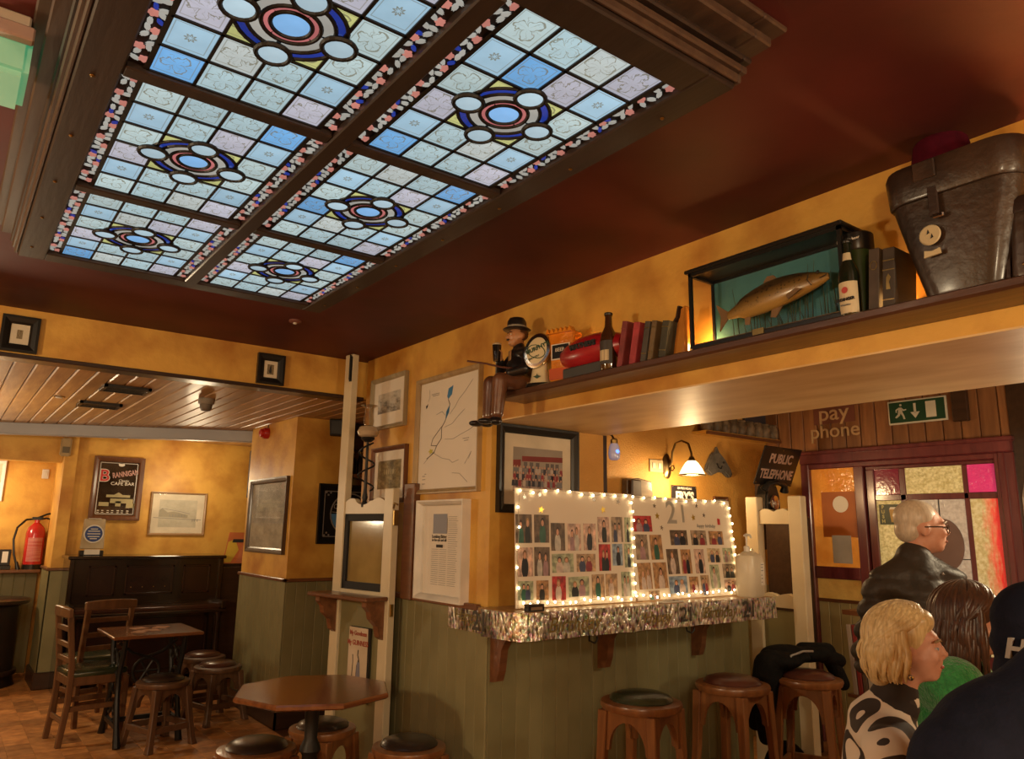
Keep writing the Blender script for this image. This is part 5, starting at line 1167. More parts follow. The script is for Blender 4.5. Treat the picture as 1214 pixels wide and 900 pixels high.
flat(rt_, 'tag_mark', [[(ox(1105, 280)+dx-.004, oz(1105, 280)+dz-.006), (ox(1105, 280)+dx+.004, oz(1105, 280)+dz-.003), (ox(1105, 280)+dx, oz(1105, 280)+dz+.008)] for dx, dz in ((-.003, .008), (.006, -.006))], INK, -.1008)
MB().prism([(ox(1108, 300)-.022, oz(1108, 302)-.008), (ox(1108, 300)+.022, oz(1108, 302)-.004), (ox(1108, 300)+.02, oz(1108, 302)+.012), (ox(1108, 300), oz(1108, 302)+.007), (ox(1108, 300)-.02, oz(1108, 302)+.012)], -.1, -.094).build('paper_tag', mat('tag_cream', (.5, .4, .25)), t)
FZ = mat('fez_felt', (.07, .004, .013), (.045, .003, .009), rough=.9, spec=.1, scale=20)
yz = sy(1118, 180, xl+.06)
t = thing('fez_hat', 'dark red felt fez resting on top of the leather hat case', 'hat', (xl+.045, yz, ZT+hl), 0)
MB().lathe([(.082, -.006), (.083, .0), (.072, .07), (.066, .078), (.03, .082)], 32, sx=.9).build('crown', FZ, t, smooth=True)
MB().lathe([(.008, .08), (.006, .086), (.002, .09)], 10).build('tassel_button', FZ, t, smooth=True)
yr = sy(1212, 280, 2.12)
t = thing('binocular_case', 'dark leather binocular case in front at the right end of the shelf', 'leather case', (2.142, yr-.03, ZT), -PI/2)
b = MB(); b.loft([rr_ring(.062, .028, .0), rr_ring(.066, .03, .01), rr_ring(.052, .026, .19)]); b.build('case_body', LEA, t, smooth=True)
b = MB(); b.loft([rr_ring(.056, .03, .17), rr_ring(.056, .03, .205), rr_ring(.045, .024, .215)]); b.build('case_lid', LEAD_, t, smooth=True); MB().ell((-.03, -.032, .03), (.006, .004, .006), 8, 6).build('stud', CHROME, t)
b = MB(); b.tube([(-.05, 0, .2), (-.07, -.01, .1), (-.075, -.015, .0)], .008, 6); b.build('strap', LEAD_, t)
BULB = mat('warm_bulb', (1, .8, .5), rough=.4, emit=(1, .62, .25), estr=14)
t = thing('shelf_string_lights', 'warm string of tiny lights lying along the back of the high shelf', 'string lights', (2.262, 2.6, ZT+.006), 0)
pts = [(.006*math.sin(k*1.7), -k*.07, .003*math.cos(k*2.1)) for k in range(34)]
MB().tube(pts, .002, 6).build('wire', IRON, t)
bm_ = MB().ell((0, 0, 0), (.006, .006, .009), 8, 6).mesh('bulb', BULB, smooth=True)
for p_ in pts: obj('bulb', bm_, t, (p_[0], p_[1], p_[2]+.008))
for yy, w_ in ((2.42, 2), (1.75, 2), (1.02, 5), (.55, 6)): lamp('lamp_light', (2.24, yy, ZT+.05), w_, (1, .5, .14), .02)
# ------------------------------------------------------------------ ledge with brackets and hooks
LZ = 1.12; LY = 2.875; LXa, LXb = 2.215, onZ(917, 706, LZ).x
LXb = onY(917, 715, LY).x
t = thing('photo_ledge', 'long wooden ledge on brackets along the olive half wall', 'ledge', (LXa, YC, LZ), 0)
LL = LXb-LXa; dl = LY-YC
pl_ = [(0, -.014), (LL, -.014), (LL, dl)]+[(.09-.09*math.sin(q*PI/12), dl+.09-.09*math.cos(q*PI/12)) for q in range(7)]
b = MB(); b.add([(x_, y_, -.03) for x_, y_ in pl_]+[(x_, y_, 0) for x_, y_ in pl_], [list(range(len(pl_)))[::-1], list(range(len(pl_), 2*len(pl_)))]+[(i, (i+1) % len(pl_), len(pl_)+(i+1) % len(pl_), len(pl_)+i) for i in range(len(pl_))])
b.build('ledge_board', wood('ledge_wood', (.42, .25, .11), (.3, .16, .06), 'x', rough=.35), t, bevel=.003)
MB().bb((.06, dl+.012, -.12), (LL, dl+.03, -.03)).build('apron', MIDW, t)
for px_ in (627, 755, 866):
    xx = onY(px_, 745, LY+.05).x-LXa
    pl2 = [(0, -.03), (-.22, -.03), (-.22, -.08), (-.14, -.13), (-.09, -.2), (-.075, -.3), (-.055, -.35), (0, -.36)]
    b = MB(); n_ = len(pl2); b.add([(xx-.022, -.014+y_, z_) for y_, z_ in pl2]+[(xx+.022, -.014+y_, z_) for y_, z_ in pl2], [list(range(n_)), list(range(2*n_-1, n_-1, -1))]+[(i, (i+1) % n_, n_+(i+1) % n_, n_+i) for i in range(n_)])
    b.build('bracket', MIDW, t)
for px_ in (697, 812):
    xx = onY(px_, 745, LY+.05).x-LXa
    MB().tube([(xx, dl+.04, -.10), (xx, dl+.04, -.13), (xx-.018, dl+.02, -.155), (xx, dl, -.165), (xx+.018, dl+.0, -.15), (xx+.016, dl, -.135)], .005, 6).build('coat_hook', IRON, t, smooth=True)
# foil banner hung along the ledge edge and round the corner
FOIL = mat('holographic_foil', (.92, .88, .80), (.16, .13, .10), rough=.28, metal=.85, scale=30, detail=5, contrast=(.36, .58), bump=.9, bscale=30, stretch=(2.2, 2.2, .9))  # crinkle glints and dark folds are put into the foil colour
nt = FOIL.node_tree; bsd = nt.nodes['Principled BSDF']; lk = bsd.inputs['Base Color'].links[0].from_socket
tc = N(nt, 'ShaderNodeTexCoord'); vo = N(nt, 'ShaderNodeTexVoronoi'); vo.inputs['Scale'].default_value = 70; nt.links.new(tc.outputs['Object'], vo.inputs['Vector'])
mx = N(nt, 'ShaderNodeMix', data_type='RGBA', blend_type='OVERLAY'); mx.inputs[0].default_value = .35; nt.links.new(lk, mx.inputs[6]); nt.links.new(vo.outputs['Color'], mx.inputs[7]); nt.links.new(mx.outputs[2], bsd.inputs['Base Color'])
yb_ = onX(535, 730, XW).y
path = [Vector((XW-.02, yb_-k*(yb_-YC-.02)/6, 0)) for k in range(7)]+[Vector((LXa-.012, YC-.06, 0)), Vector((LXa-.012, YC-.16, 0))]
path += [Vector((LXa+.09-.10*math.cos(q*PI/10), LY+.09-.10*math.sin(q*PI/10), 0)) for q in range(1, 5)]
nL = 60
path += [Vector((LXa+.1+(LXb-LXa-.1)*k/nL, LY-.012-.004*math.sin(k*1.3)-.003*math.sin(k*.47), 0)) for k in range(nL+1)]
bn = thing('birthday_banner', 'crinkled silver foil birthday banner pinned along the ledge edge', 'banner', (LXa, LY, LZ-.125), 0)
b = MB(); vs = []; off = Vector((LXa, LY, 0)); n_ = len(path)
for k, p_ in enumerate(path):
    tz = -.02+.016*min(1, k/10) ; bt_ = -.012+.012*min(1, k/14)+.0015*math.sin(k*.9)
    for th_ in (0, .0015):
        q_ = p_-off; vs.append((q_.x, q_.y+th_, .127+tz*.5)); vs.append((q_.x+.002*math.sin(k*2.2), q_.y+th_+.004*math.sin(k*1.7)-.004, bt_))
fs = []
for k in range(n_-1): a = k*4; c_ = a+4; fs += [(a, a+1, c_+1, c_), (a+2, c_+2, c_+3, a+3), (a, c_, c_+2, a+2), (a+1, a+3, c_+3, c_+1)]
b.add(vs, fs); b.build('foil_strip', FOIL, bn, smooth=60)
GOLD = mat('banner_gold_print', (.30, .23, .08), rough=.35, metal=.6); DKP = mat('banner_dark_print', (.05, .045, .035), rough=.5)
def btxt(s_, size, X, m_, z_=.062, sh_=0, bold=0): text(bn, s_, size, (X, -.024, z_), m_, shear=sh_, bold=bold)
btxt('Birthday', .10, .33, GOLD, sh_=.3); btxt('Happy', .085, .92, GOLD, sh_=.3); btxt('21', .11, 1.16, DKP, bold=.001); btxt('Birthday', .09, 1.44, GOLD, sh_=.3); btxt('21', .13, 1.72, DKP, bold=.002)
text(bn, '21', .13, (-.03+.0, .27, .062), DKP, rot=(PI/2, 0, -PI/2), bold=.002); text(bn, 'Happy', .085, (.03, .48, .066), GOLD, rot=(PI/2, 0, -PI/2), shear=.3)
# ================================================================== photo boards
def photomat(name, two):
    m = bpy.data.materials.new(name); m.use_nodes = True; nt = m.node_tree; L = nt.links; b = nt.nodes['Principled BSDF']; b.inputs['Roughness'].default_value = .45; b.inputs['Specular IOR Level'].default_value = .3
    tc = N(nt, 'ShaderNodeTexCoord'); oi = N(nt, 'ShaderNodeObjectInfo'); sp = N(nt, 'ShaderNodeSeparateXYZ'); L.new(tc.outputs['UV'], sp.inputs[0])
    def mth(op, a, bb=None, c=None):
        n = N(nt, 'ShaderNodeMath', operation=op)
        for i, q in enumerate((a, bb, c)):
            if q is None: continue
            if isinstance(q, (int, float)): n.inputs[i].default_value = q
            else: L.new(q, n.inputs[i])
        return n.outputs[0]
    R_ = oi.outputs['Random']
    def rnd(k): return mth('FRACT', mth('MULTIPLY', R_, k))
    def ramp(v, cols, const=True):
        r = N(nt, 'ShaderNodeValToRGB'); cr = r.color_ramp
        if const: cr.interpolation = 'CONSTANT'
        while len(cr.elements) < len(cols): cr.elements.new(.5)
        for i, (e, c_) in enumerate(zip(cr.elements, cols)): e.position = i/len(cols); e.color = c4(c_)
        L.new(v, r.inputs[0]); return r.outputs[0]
    ad = N(nt, 'ShaderNodeVectorMath', operation='ADD'); cm = N(nt, 'ShaderNodeCombineXYZ'); L.new(mth('MULTIPLY', R_, 37), cm.inputs[0]); L.new(mth('MULTIPLY', R_, 19), cm.inputs[1]); L.new(tc.outputs['UV'], ad.inputs[0]); L.new(cm.outputs[0], ad.inputs[1])
    nz = N(nt, 'ShaderNodeTexNoise'); nz.inputs['Scale'].default_value = 3.5; nz.inputs['Detail'].default_value = 5; L.new(ad.outputs[0], nz.inputs['Vector'])
    bg = ramp(rnd(7.3), [(.32, .22, .14), (.30, .03, .03), (.22, .17, .13), (.10, .07, .05), (.42, .33, .22), (.25, .28, .20), (.40, .28, .24), (.18, .24, .33), (.28, .16, .08)])
    mx = N(nt, 'ShaderNodeMix', data_type='RGBA', blend_type='MULTIPLY'); mx.inputs[0].default_value = .8; L.new(bg, mx.inputs[6])
    rp = ramp(nz.outputs[0], [(.3, .3, .3), (.6, .6, .6), (.9, .88, .85), (1.5, 1.45, 1.35), (1.9, 1.8, 1.7)], False); L.new(rp, mx.inputs[7]); cur = mx.outputs[2]
    def ell(cx_, cz_, rx, rz_):
        a = mth('DIVIDE', mth('SUBTRACT', sp.outputs[0], cx_), rx); c = mth('DIVIDE', mth('SUBTRACT', sp.outputs[1], cz_), rz_)
        return mth('LESS_THAN', mth('ADD', mth('MULTIPLY', a, a), mth('MULTIPLY', c, c)), 1)
    for k, cx0 in enumerate((.32, .68) if two else (.5,)):
        cx_ = mth('MULTIPLY_ADD', rnd(11.7+k*3), .14, cx0-.07); hz = mth('MULTIPLY_ADD', rnd(5.1+k), .14, .60 if not two else .56)
        w_ = .22 if not two else .17
        cl_ = ramp(rnd(13.9+k*5), [(.015, .015, .02), (.45, .42, .38), (.22, .03, .04), (.05, .06, .12), (.03, .10, .07), (.5, .4, .36), (.02, .02, .02), (.30, .18, .2)])
        hr = ramp(rnd(17.1+k*2), [(.05, .02, .01), (.18, .09, .03), (.02, .012, .008), (.3, .18, .07)])
        sk = (.52, .28, .19)
        for mask, col_ in ((ell(cx_, mth('SUBTRACT', hz, .42), w_, .38), cl_), (ell(cx_, mth('ADD', hz, .03), w_*.58, .16), hr), (ell(cx_, hz, w_*.42, .115), None)):
            q = N(nt, 'ShaderNodeMix', data_type='RGBA'); L.new(mask, q.inputs[0]); L.new(cur, q.inputs[6])
            if col_ is None: q.inputs[7].default_value = c4(sk)
            else: L.new(col_, q.inputs[7])
            cur = q.outputs[2]
    q = N(nt, 'ShaderNodeMix', data_type='RGBA', blend_type='MULTIPLY'); q.inputs[0].default_value = .5; L.new(cur, q.inputs[6]); L.new(rp, q.inputs[7]); cur = q.outputs[2]
    L.new(cur, b.inputs['Base Color'])
    return m
PH1, PH2 = photomat('photo_print_one', False), photomat('photo_print_two', True)
CARD = mat('board_card', (.74, .64, .52), (.70, .60, .48), rough=.6, scale=3)
GOLDS = mat('gold_star_foil', (.62, .42, .06), rough=.3, metal=.7); SILS = mat('silver_star_foil', (.5, .48, .44), rough=.25, metal=.8)
SBULB = mat('string_bulb', (1, .9, .7), rough=.4, emit=(1, .78, .42), estr=16)
def star(r_, cx_, cz_, rot_=0): return [((r_ if k % 2 == 0 else r_*.42)*math.sin(rot_+k*PI/5)+cx_, (r_ if k % 2 == 0 else r_*.42)*math.cos(rot_+k*PI/5)+cz_) for k in range(10)]
def photo_board(label, BL, BR, zt_top, lean, q4, org, sc, photos, stars, digits, group):
    """BL, BR: bottom corners on the ledge; q4: board corners TL,TR,BR,BL in a zoomed crop, used for the photo layout"""
    d_ = BR-BL; w = math.hypot(d_.x, d_.y); rz = math.atan2(d_.y, d_.x); h = zt_top
    t = thing('photo_board', label, 'photo board', (BL.x, BL.y, LZ+.004), rz, group)
    t.rotation_euler = (-lean, 0, rz)
    MB().bb((0, 0, 0), (w, .006, h)).build('board', CARD, t, bevel=.001)
    TL, TR, BRq, BLq = q4
    def uv(x_, y_):
        for _ in range(1): pass
        u, v = .5, .5
        for _ in range(12):
            px_ = (TL[0]*(1-u)+TR[0]*u)*(1-v)+(BLq[0]*(1-u)+BRq[0]*u)*v; py_ = (TL[1]*(1-u)+TR[1]*u)*(1-v)+(BLq[1]*(1-u)+BRq[1]*u)*v
            u += (x_-px_)/(TR[0]-TL[0]); v += (y_-py_)/(BLq[1]-TL[1])
        return u, v
    P_ = lambda x_, y_: (uv(x_, y_)[0]*w, (1-uv(x_, y_)[1])*h)
    for k, (x0_, y0_, x1_, y1_) in enumerate(photos):
        a, c_ = P_(x0_, y0_), P_(x1_, y1_); cx_, cz_ = (a[0]+c_[0])/2, (a[1]+c_[1])/2; pw_, ph_ = abs(c_[0]-a[0])*.97, abs(a[1]-c_[1])*.98
        tw_ = random.uniform(-.012, .012)
        MB().bb((-pw_/2, -.0015, -ph_/2), (pw_/2, 0, ph_/2)).build('photo', PH2 if pw_ > ph_*.85 else (PH1 if k % 3 else PH2), t, uv=True, loc=(cx_, -.0005, cz_), rot=(0, tw_, 0))
    for x_, y_, g in stars:
        a = P_(x_, y_); MB().prism(star(.021 if g else .016, 0, 0, random.uniform(-.3, .3)), -.0018, 0).build('star', GOLDS if g else SILS, t, loc=(a[0], -.0002, a[1]))
    for s_, x_, y_, sz_ in digits:
        a = P_(x_, y_); text(t, s_, sz_, (a[0], -.0012, a[1]), mat('pale_silver_card', (.52, .48, .42), rough=.3, metal=.4), bold=.002, name='numeral')
    return t, w, h
ph1 = [(90, 235, 190, 432), (205, 238, 300, 432), (310, 295, 405, 488), (420, 300, 515, 490), (528, 300, 622, 490), (628, 255, 720, 438), (728, 255, 820, 438), (825, 260, 880, 440), (95, 455, 190, 650), (200, 455, 300, 650), (312, 503, 462, 633), (478, 508, 618, 633), (636, 445, 730, 633), (735, 445, 820, 600), (825, 445, 895, 615), (90, 675, 188, 800), (207, 675, 288, 805), (310, 652, 405, 812), (420, 660, 570, 795), (585, 650, 682, 812), (685, 650, 782, 805), (803, 640, 890, 812)]
ph2 = [(85, 240, 205, 358), (92, 370, 178, 548), (182, 375, 270, 550), (310, 345, 435, 455), (447, 350, 568, 458), (572, 358, 690, 458), (100, 565, 195, 745), (195, 565, 297, 742), (285, 475, 378, 650), (378, 480, 465, 650), (470, 480, 560, 650), (562, 478, 672, 578), (675, 478, 765, 578), (580, 590, 672, 752), (675, 588, 790, 685), (692, 695, 800, 775), (297, 662, 432, 778), (436, 668, 512, 775), (515, 660, 592, 795), (165, 755, 240, 812)]
YB = 3.02; lean = .04
B1 = (onY(612, 700, YB), onY(754, 700, YB)); B2 = (onY(756, 700, YB+.01), onY(878, 700, YB+.01))
hgt1 = (onY(680, 583, YB+.02).z-LZ)/math.cos(lean)
t1, w1, h1 = photo_board('white birthday board covered with photos, left of the pair', B1[0], B1[1], hgt1, lean, ((95, 60), (880, 95), (925, 850), (75, 850)), 0, 6, ph1, [(150, 122, 0), (245, 105, 0), (252, 207, 1), (605, 132, 0), (670, 207, 1), (780, 152, 0)], [], 'birthday photo boards on the ledge')
hgt2 = (onY(810, 591, YB+.05).z-LZ)/math.cos(lean)
t2, w2_, h2 = photo_board('white birthday board with large numerals, right of the pair', B2[0], B2[1], hgt2, .11, ((65, 100), (715, 150), (825, 800), (95, 820)), 0, 6, ph2, [(220, 175, 0), (236, 247, 1), (262, 330, 0), (490, 180, 0), (470, 262, 1), (542, 248, 0)], [('2', 325, 232, .19), ('1', 400, 240, .15)], 'birthday photo boards on the ledge')
text(t2, 'happy birthday', .03, (w2_*.72, -.0012, h2*.72), GREYINK, shear=.3)
MB().prism([(-.012, -.02), (.012, -.02), (.014, .016), (-.01, .02)], -.0015, 0).build('sticker', REDP, t2, loc=(w2_*.86, -.0002, h2*.77))
# string lights round the boards
def strand(label, tb, w, h, sides):
    t = thing('string_lights', label, 'string lights', tb.location, 0, 'string lights round the boards'); t.rotation_euler = tb.rotation_euler
    pts = []
    if 'l' in sides: pts += [(.008+random.uniform(-.01, .01), -.012, h*(k/6)) for k in range(1, 6)]
    if 't' in sides: pts += [(w*(k/10+.03), -.012, h-.012+random.uniform(-.01, .008)) for k in range(10)]
    if 'r' in sides: pts += [(w-.012+random.uniform(-.016, .012), -.012, h*(1-k/12)) for k in range(1, 12)]
    if 'b' in sides: pts += [(w*(1-k/17)-.02+random.uniform(-.012, .012), -.02, .02+random.uniform(-.006, .014)) for k in range(17)]
    MB().tube(pts, .0012, 5).build('wire', mat('clear_wire', (.5, .42, .3), rough=.3), t)
    me = MB().ell((0, 0, 0), (.0055, .0055, .0065), 8, 6).mesh('bulb', SBULB, smooth=True)
    for p_ in pts: obj('bulb', me, t, p_)
strand('tiny warm string lights edging the left photo board', t1, w1, h1, 'ltrb')
strand('tiny warm string lights edging the right photo board', t2, w2_, h2, 'trb')
# small objects on the ledge
q0 = onZ(634, 713, LZ)
t = thing('domino_box', 'small dark box at the left end of the ledge', 'box', (onY(634, 713, 2.93).x, 2.93, LZ), 0)
MB().bb((-.05, -.015, 0), (.05, .02, .022)).build('box_body', BLACK, t, bevel=.002); MB().bb((-.05, -.015, .022), (.05, .02, .032)).build('box_lid', DKW, t, bevel=.002); MB().bb((-.035, -.0165, .006), (.035, -.015, .02)).build('box_label', mat('box_label_brown', (.25, .15, .08), rough=.6), t)
t = thing('paper_napkin', 'crumpled white napkin before the right photo board', 'napkin', (onY(795, 708, 2.93).x, 2.93, LZ), 0)
b = MB(); n = 12
for i in range(n+1):
    for j in range(4): b.v.append(Vector((-.1+.2*i/n, -.025+.015*j, .006+.012*abs(math.sin(i*1.3+j))*(1-abs(2*i/n-1)))))
for i in range(n):
    for j in range(3): b.f.append([i*4+j, (i+1)*4+j, (i+1)*4+j+1, i*4+j+1])
b.build('napkin_sheet', PAPER, t, smooth=True, recalc=False); MB().bb((-.09, -.02, 0), (.09, .015, .006)).build('napkin_fold', PAPER, t, bevel=.002)
q0 = onY(890, 706, 2.95)
t = thing('sanitiser_jug', 'translucent white pump jug with a printed label at the ledge end', 'bottle', (q0.x, 2.95, LZ), .25)
HJ = onY(890, 653, 2.95).z-LZ
JUG = mat('milky_plastic', (.66, .58, .44), (.6, .52, .38), rough=.3, spec=.5)
b = MB(); b.loft([rr_ring(.092, .06, 0), rr_ring(.10, .065, .01), rr_ring(.10, .065, HJ*.80), rr_ring(.09, .058, HJ*.90), rr_ring(.05, .035, HJ*.96), rr_ring(.03, .022, HJ)]); b.build('jug_body', JUG, t, smooth=True)
MB().bb((.012, -.0665, HJ*.25), (.072, -.0655, HJ*.75)).build('label', PAPER, t)
stuff(flat(t, 'label_text', sum([stroke([(.018, HJ*z_), (.018+l_, HJ*z_)], .005) for z_, l_ in ((.7, .04), (.64, .03), (.57, .035), (.47, .02), (.4, .025), (.32, .015))], []), GREYINK, -.0668))
MB().tube([(-.03, 0, HJ), (-.03, 0, HJ+.09)], .006, 8).build('pump_stem', WHITE, t); MB().lathe([(.018, HJ-.005), (.018, HJ+.025), (.01, HJ+.03)], 16, (-.03, 0, 0)).build('pump_collar', WHITE, t, smooth=True)
MB().tube([(-.06, 0, HJ+.092), (-.03, 0, HJ+.10), (.03, 0, HJ+.095), (.045, 0, HJ+.08)], .007, 8).build('pump_nozzle', WHITE, t, smooth=True)
MB().tube([(.035, 0, HJ*.96), (.05, 0, HJ*1.02), (.07, 0, HJ*.98), (.07, 0, HJ*.86)], .009, 8).build('jug_handle', JUG, t, smooth=True)
# ================================================================== lamp wall items
pl0 = onY(790, 553, YD-.03)
t = thing('wall_lamp', 'brass swan neck wall lamp with a lit white glass shade', 'wall lamp', (pl0.x, YD-.03, pl0.z), 0)
ST = mat('antique_brass', (.22, .15, .07), rough=.3, metal=1)
T = Matrix.Rotation(PI/2, 4, 'X')
MB().lathe([(.06, 0), (.062, .008), (.045, .02), (.02, .03)], 28, T=T @ Matrix.Diagonal((.75, 1.5, 1, 1))).build('back_plate', ST, t, smooth=True)
MB().tube([(0, -.02, -.01), (0, -.05, .03), (0, -.06, .10), (0, -.09, .16), (0, -.15, .175), (0, -.21, .15), (0, -.235, .08), (0, -.235, .05)], .008, 10).build('arm', ST, t, smooth=True)
MB().tube([(0, -.03, -.02), (0, -.055, -.035), (0, -.075, -.02), (0, -.07, .0), (0, -.055, 0)], .005, 8).build('scroll', ST, t, smooth=True)
MB().lathe([(.016, .055), (.022, .04), (.03, .02)], 18, (0, -.235, 0)).build('gallery', ST, t, smooth=True)
SHD = mat('lit_opal_glass', (.9, .8, .6), rough=.3, emit=(1, .72, .38), estr=4.0)
MB().lathe([(.028, .025), (.045, .01), (.068, -.025), (.085, -.06), (.09, -.072)], 28, (0, -.235, 0)).build('shade', SHD, t, smooth=True)
MB().lathe([(.088, -.068), (.096, -.074), (.096, -.08), (.088, -.08)], 28, (0, -.235, 0)).build('shade_rim', ST, t, smooth=True)
lamp('lamp_light', (pl0.x, YD-.03-.235, pl0.z-.13), 18, (1, .68, .34), .05)
q0 = onY(784, 553, YD-.03)
t = thing('wall_socket', 'white double switch plate on the wall behind the lamp', 'socket', (q0.x-.06, YD-.03, q0.z), 0)
MB().bb((-.07, -.01, -.045), (.07, 0, .045)).build('plate', mat('cream_plastic', (.6, .48, .28), rough=.4), t, bevel=.003)
for x_ in (-.03, .03): MB().bb((x_-.014, -.015, -.02), (x_+.014, -.01, .02)).build('rocker', WHITE, t)
ENB = mat('enamel_blackblue', (.025, .02, .022), rough=.3); 
a, c_ = onY(795, 575, YD), onY(825, 600, YD)
t = thing('enamel_sign', 'black enamel sign with white lettering above the right photo board', 'sign', ((a.x+c_.x)/2, YD, c_.z), 0); w_ = c_.x-a.x; h_ = a.z-c_.z
MB().bb((-w_/2, -.012, 0), (w_/2, -.004, h_)).build('plate', ENB, t, bevel=.003)
text(t, "FRY'S", h_*.66, (0, -.0135, h_*.42), PAPER, bold=.004, sx=.92); text(t, '300 PRIZE MEDALS', h_*.16, (0, -.0135, h_*.86), PAPER, sx=.85)
for x_ in (-1, 1): MB().ell((x_*w_*.46, -.013, h_*.93), (.005, .002, .005), 8, 5).build('screw', BRASS, t)
a = onY(846, 553, YD)
t = thing('grey_horse_head', 'grey carved horse head plaque mounted right of the lamp', 'wall ornament', (a.x, YD, a.z), 0)
GRS = mat('grey_stone', (.13, .115, .10), (.07, .062, .055), rough=.6, scale=14, bump=.3, bscale=60)
MB().prism([(-.12, .0), (-.05, .10), (.02, .12), (.10, .06), (.17, -.02), (.185, -.07), (.14, -.085), (.07, -.04), (.0, -.05), (-.08, -.08), (-.13, -.04)], -.045, 0).build('head', GRS, t, bevel=.012, seg=2)
MB().prism([(-.02, .10), (.0, .15), (.03, .1)], -.04, -.02).build('ear', GRS, t); MB().ell((.06, -.05, .03), (.009, .004, .009), 8, 6).build('eye', BLACK, t); MB().ell((.155, -.048, -.055), (.006, .003, .006), 8, 6).build('nostril', BLACK, t)
MB().tube([(-.02, -.047, .02), (.0, -.047, -.01), (.03, -.047, -.02), (.045, -.047, .005)], .004, 6).build('carved_line', BLACK, t)
a, c_ = onY(739, 566, YD-.05), onY(770, 592, YD-.05)
t = thing('wood_trophy', 'grey weathered wooden plaque standing out behind the left photo board', 'wall ornament', ((a.x+c_.x)/2, YD-.03, c_.z-.05), 0); w_ = c_.x-a.x; h_ = a.z-c_.z+.05
GRW = wood('grey_weathered_wood', (.22, .16, .10), (.11, .08, .05), 'x', rough=.7)
MB().prism([(-w_*.5, 0), (w_*.35, .0), (w_*.5, h_*.4), (w_*.45, h_*.9), (-w_*.05, h_), (-w_*.5, h_*.95)], -.06, 0).build('plaque', GRW, t, bevel=.008); MB().prism([(-w_*.5, .01), (-w_*.1, .02), (-w_*.12, h_*.9), (-w_*.48, h_*.93)], -.1, -.05).build('dark_block', DKW, t, bevel=.008)
a, c_ = onY(846, 588, YD), onY(862, 620, YD)
framed('Y', YD, (846, 588, 590, 862, 640, 640), 'small dull brown frame half hidden behind the right photo board', BRNF, .022, .02, None, art=DARKART)
# blue lamp hanging at the end of the alcove wall
a = onY(724, 534, YC+.02)
t = thing('blue_light_bulb', 'small glass globe glowing blue hanging beside the alcove wall end', 'lamp', (a.x, YC+.02-.03, a.z), 0)
MB().lathe([(.02, -.06), (.032, -.05), (.036, -.02), (.03, .02), (.02, .04)], 20).build('globe', mat('milky_globe', (.5, .46, .44), rough=.15, emit=(.4, .45, .8), estr=.15), t, smooth=True)
MB().ell((-.004, -.03, -.012), (.013, .009, .013), 12, 8).build('led', mat('blue_led', (.1, .2, .9), rough=.3, emit=(.08, .2, 1), estr=3.5), t, smooth=True)
MB().lathe([(.022, .038), (.022, .06), (.012, .07)], 16).build('cap', BRASS, t, smooth=True); MB().tube([(0, 0, .065), (0, .02, .09), (-.04, .03, .11), (-.14, .026, .125)], .006, 8).build('bracket', DKW, t)
b = MB().bb((3.1, YC, LZ), (3.13, YC+.16, ZS)); o = b.build('trim_8', DKW, None); o['kind'] = 'structure'; o['label'] = 'dark edge strip at the end of the alcove wall'
# plate rail with stoneware
zr0 = onY(840, 511, YD-.1).z
t = thing('plate_rail', 'narrow ochre rail high on the lamp wall', 'shelf', (4.55, YD, zr0-.02), 0)
MB().bb((0, -.14, 0), (XD-4.55, 0, .02)).build('rail_board', OCH, t, bevel=.003); MB().bb((0, -.15, -.012), (XD-4.55, -.135, .012)).build('rail_lip', MIDW, t)
SW_ = mat('stoneware', (.26, .19, .12), (.11, .08, .05), rough=.5, rnd=.3, scale=20)
for k in range(9):
    xx = 4.62+k*.105
    j = thing('stoneware_jar', 'small brown stoneware jar on the plate rail, '+('leftmost', 'second from the left', 'third from the left', 'fourth from the left', 'fifth from the left', 'sixth from the left', 'third from the right', 'second from the right', 'rightmost')[k], 'jar', (xx, YD-.09, zr0), 0, 'stoneware jars on the plate rail')
    MB().lathe([(.04, 0), (.05, .02), (.051, .07), (.04, .095), (.036, .11)], 14).build('body', SW_, j, smooth=True); MB().lathe([(.038, .108), (.042, .115), (.038, .122)], 14).build('rim', SW_, j, smooth=True)
framed('Y', YD, (880, 478, 484, 945, 508, 516), 'dark bluish picture above the plate rail under the soffit', BLACK, .02, .02, None, art=artmat('dusky_print', [(.3, (.03, .03, .05)), (.6, (.08, .075, .10))], 2), name='framed_picture', back=BLACK)
# public telephone plate and phone
YT = 3.42
a, c_ = onY(893, 571, YT), onY(937, 579, YT); d0 = onY(908, 525, YT)
wT = c_.x-a.x
t = thing('telephone_sign', 'black enamel public telephone plate tilting forward above the white post', 'sign', ((a.x+c_.x)/2, YT, (a.z+c_.z)/2), 0, rot=(.40, 0, 0)); hT = .30
MB().bb((-wT/2, -.006, 0), (wT/2, .006, hT)).build('plate', BLACK, t, bevel=.003)
PKT = mat('pale_enamel_letters', (.52, .36, .30), rough=.4)
text(t, 'PUBLIC', .10, (0.005, -.0075, hT*.69), PKT, bold=.003, sx=.9); text(t, 'TELEPHONE', .10, (0, -.0075, hT*.28), PKT, sx=.76, bold=.003)
for x_, z_ in ((-1, .05), (1, .05), (0, .93)): MB().ell((x_*wT*.47, -.007, hT*z_), (.006, .003, .006), 8, 5).build('screw', BRASS, t)
MB().bb((-.02, .006, .05), (.02, .03, hT-.05)).build('bracket', IRON, t)
t = thing('wall_telephone', 'glossy black old telephone under the public telephone plate', 'telephone', (onY(917, 590, YT).x, YT+.05, onY(917, 612, YT).z), 0)
MB().prism([(-.10, 0), (.10, 0), (.085, .16), (.05, .24), (-.05, .24), (-.085, .16)], -.05, .05).build('body', BLACK, t, bevel=.012, seg=2)
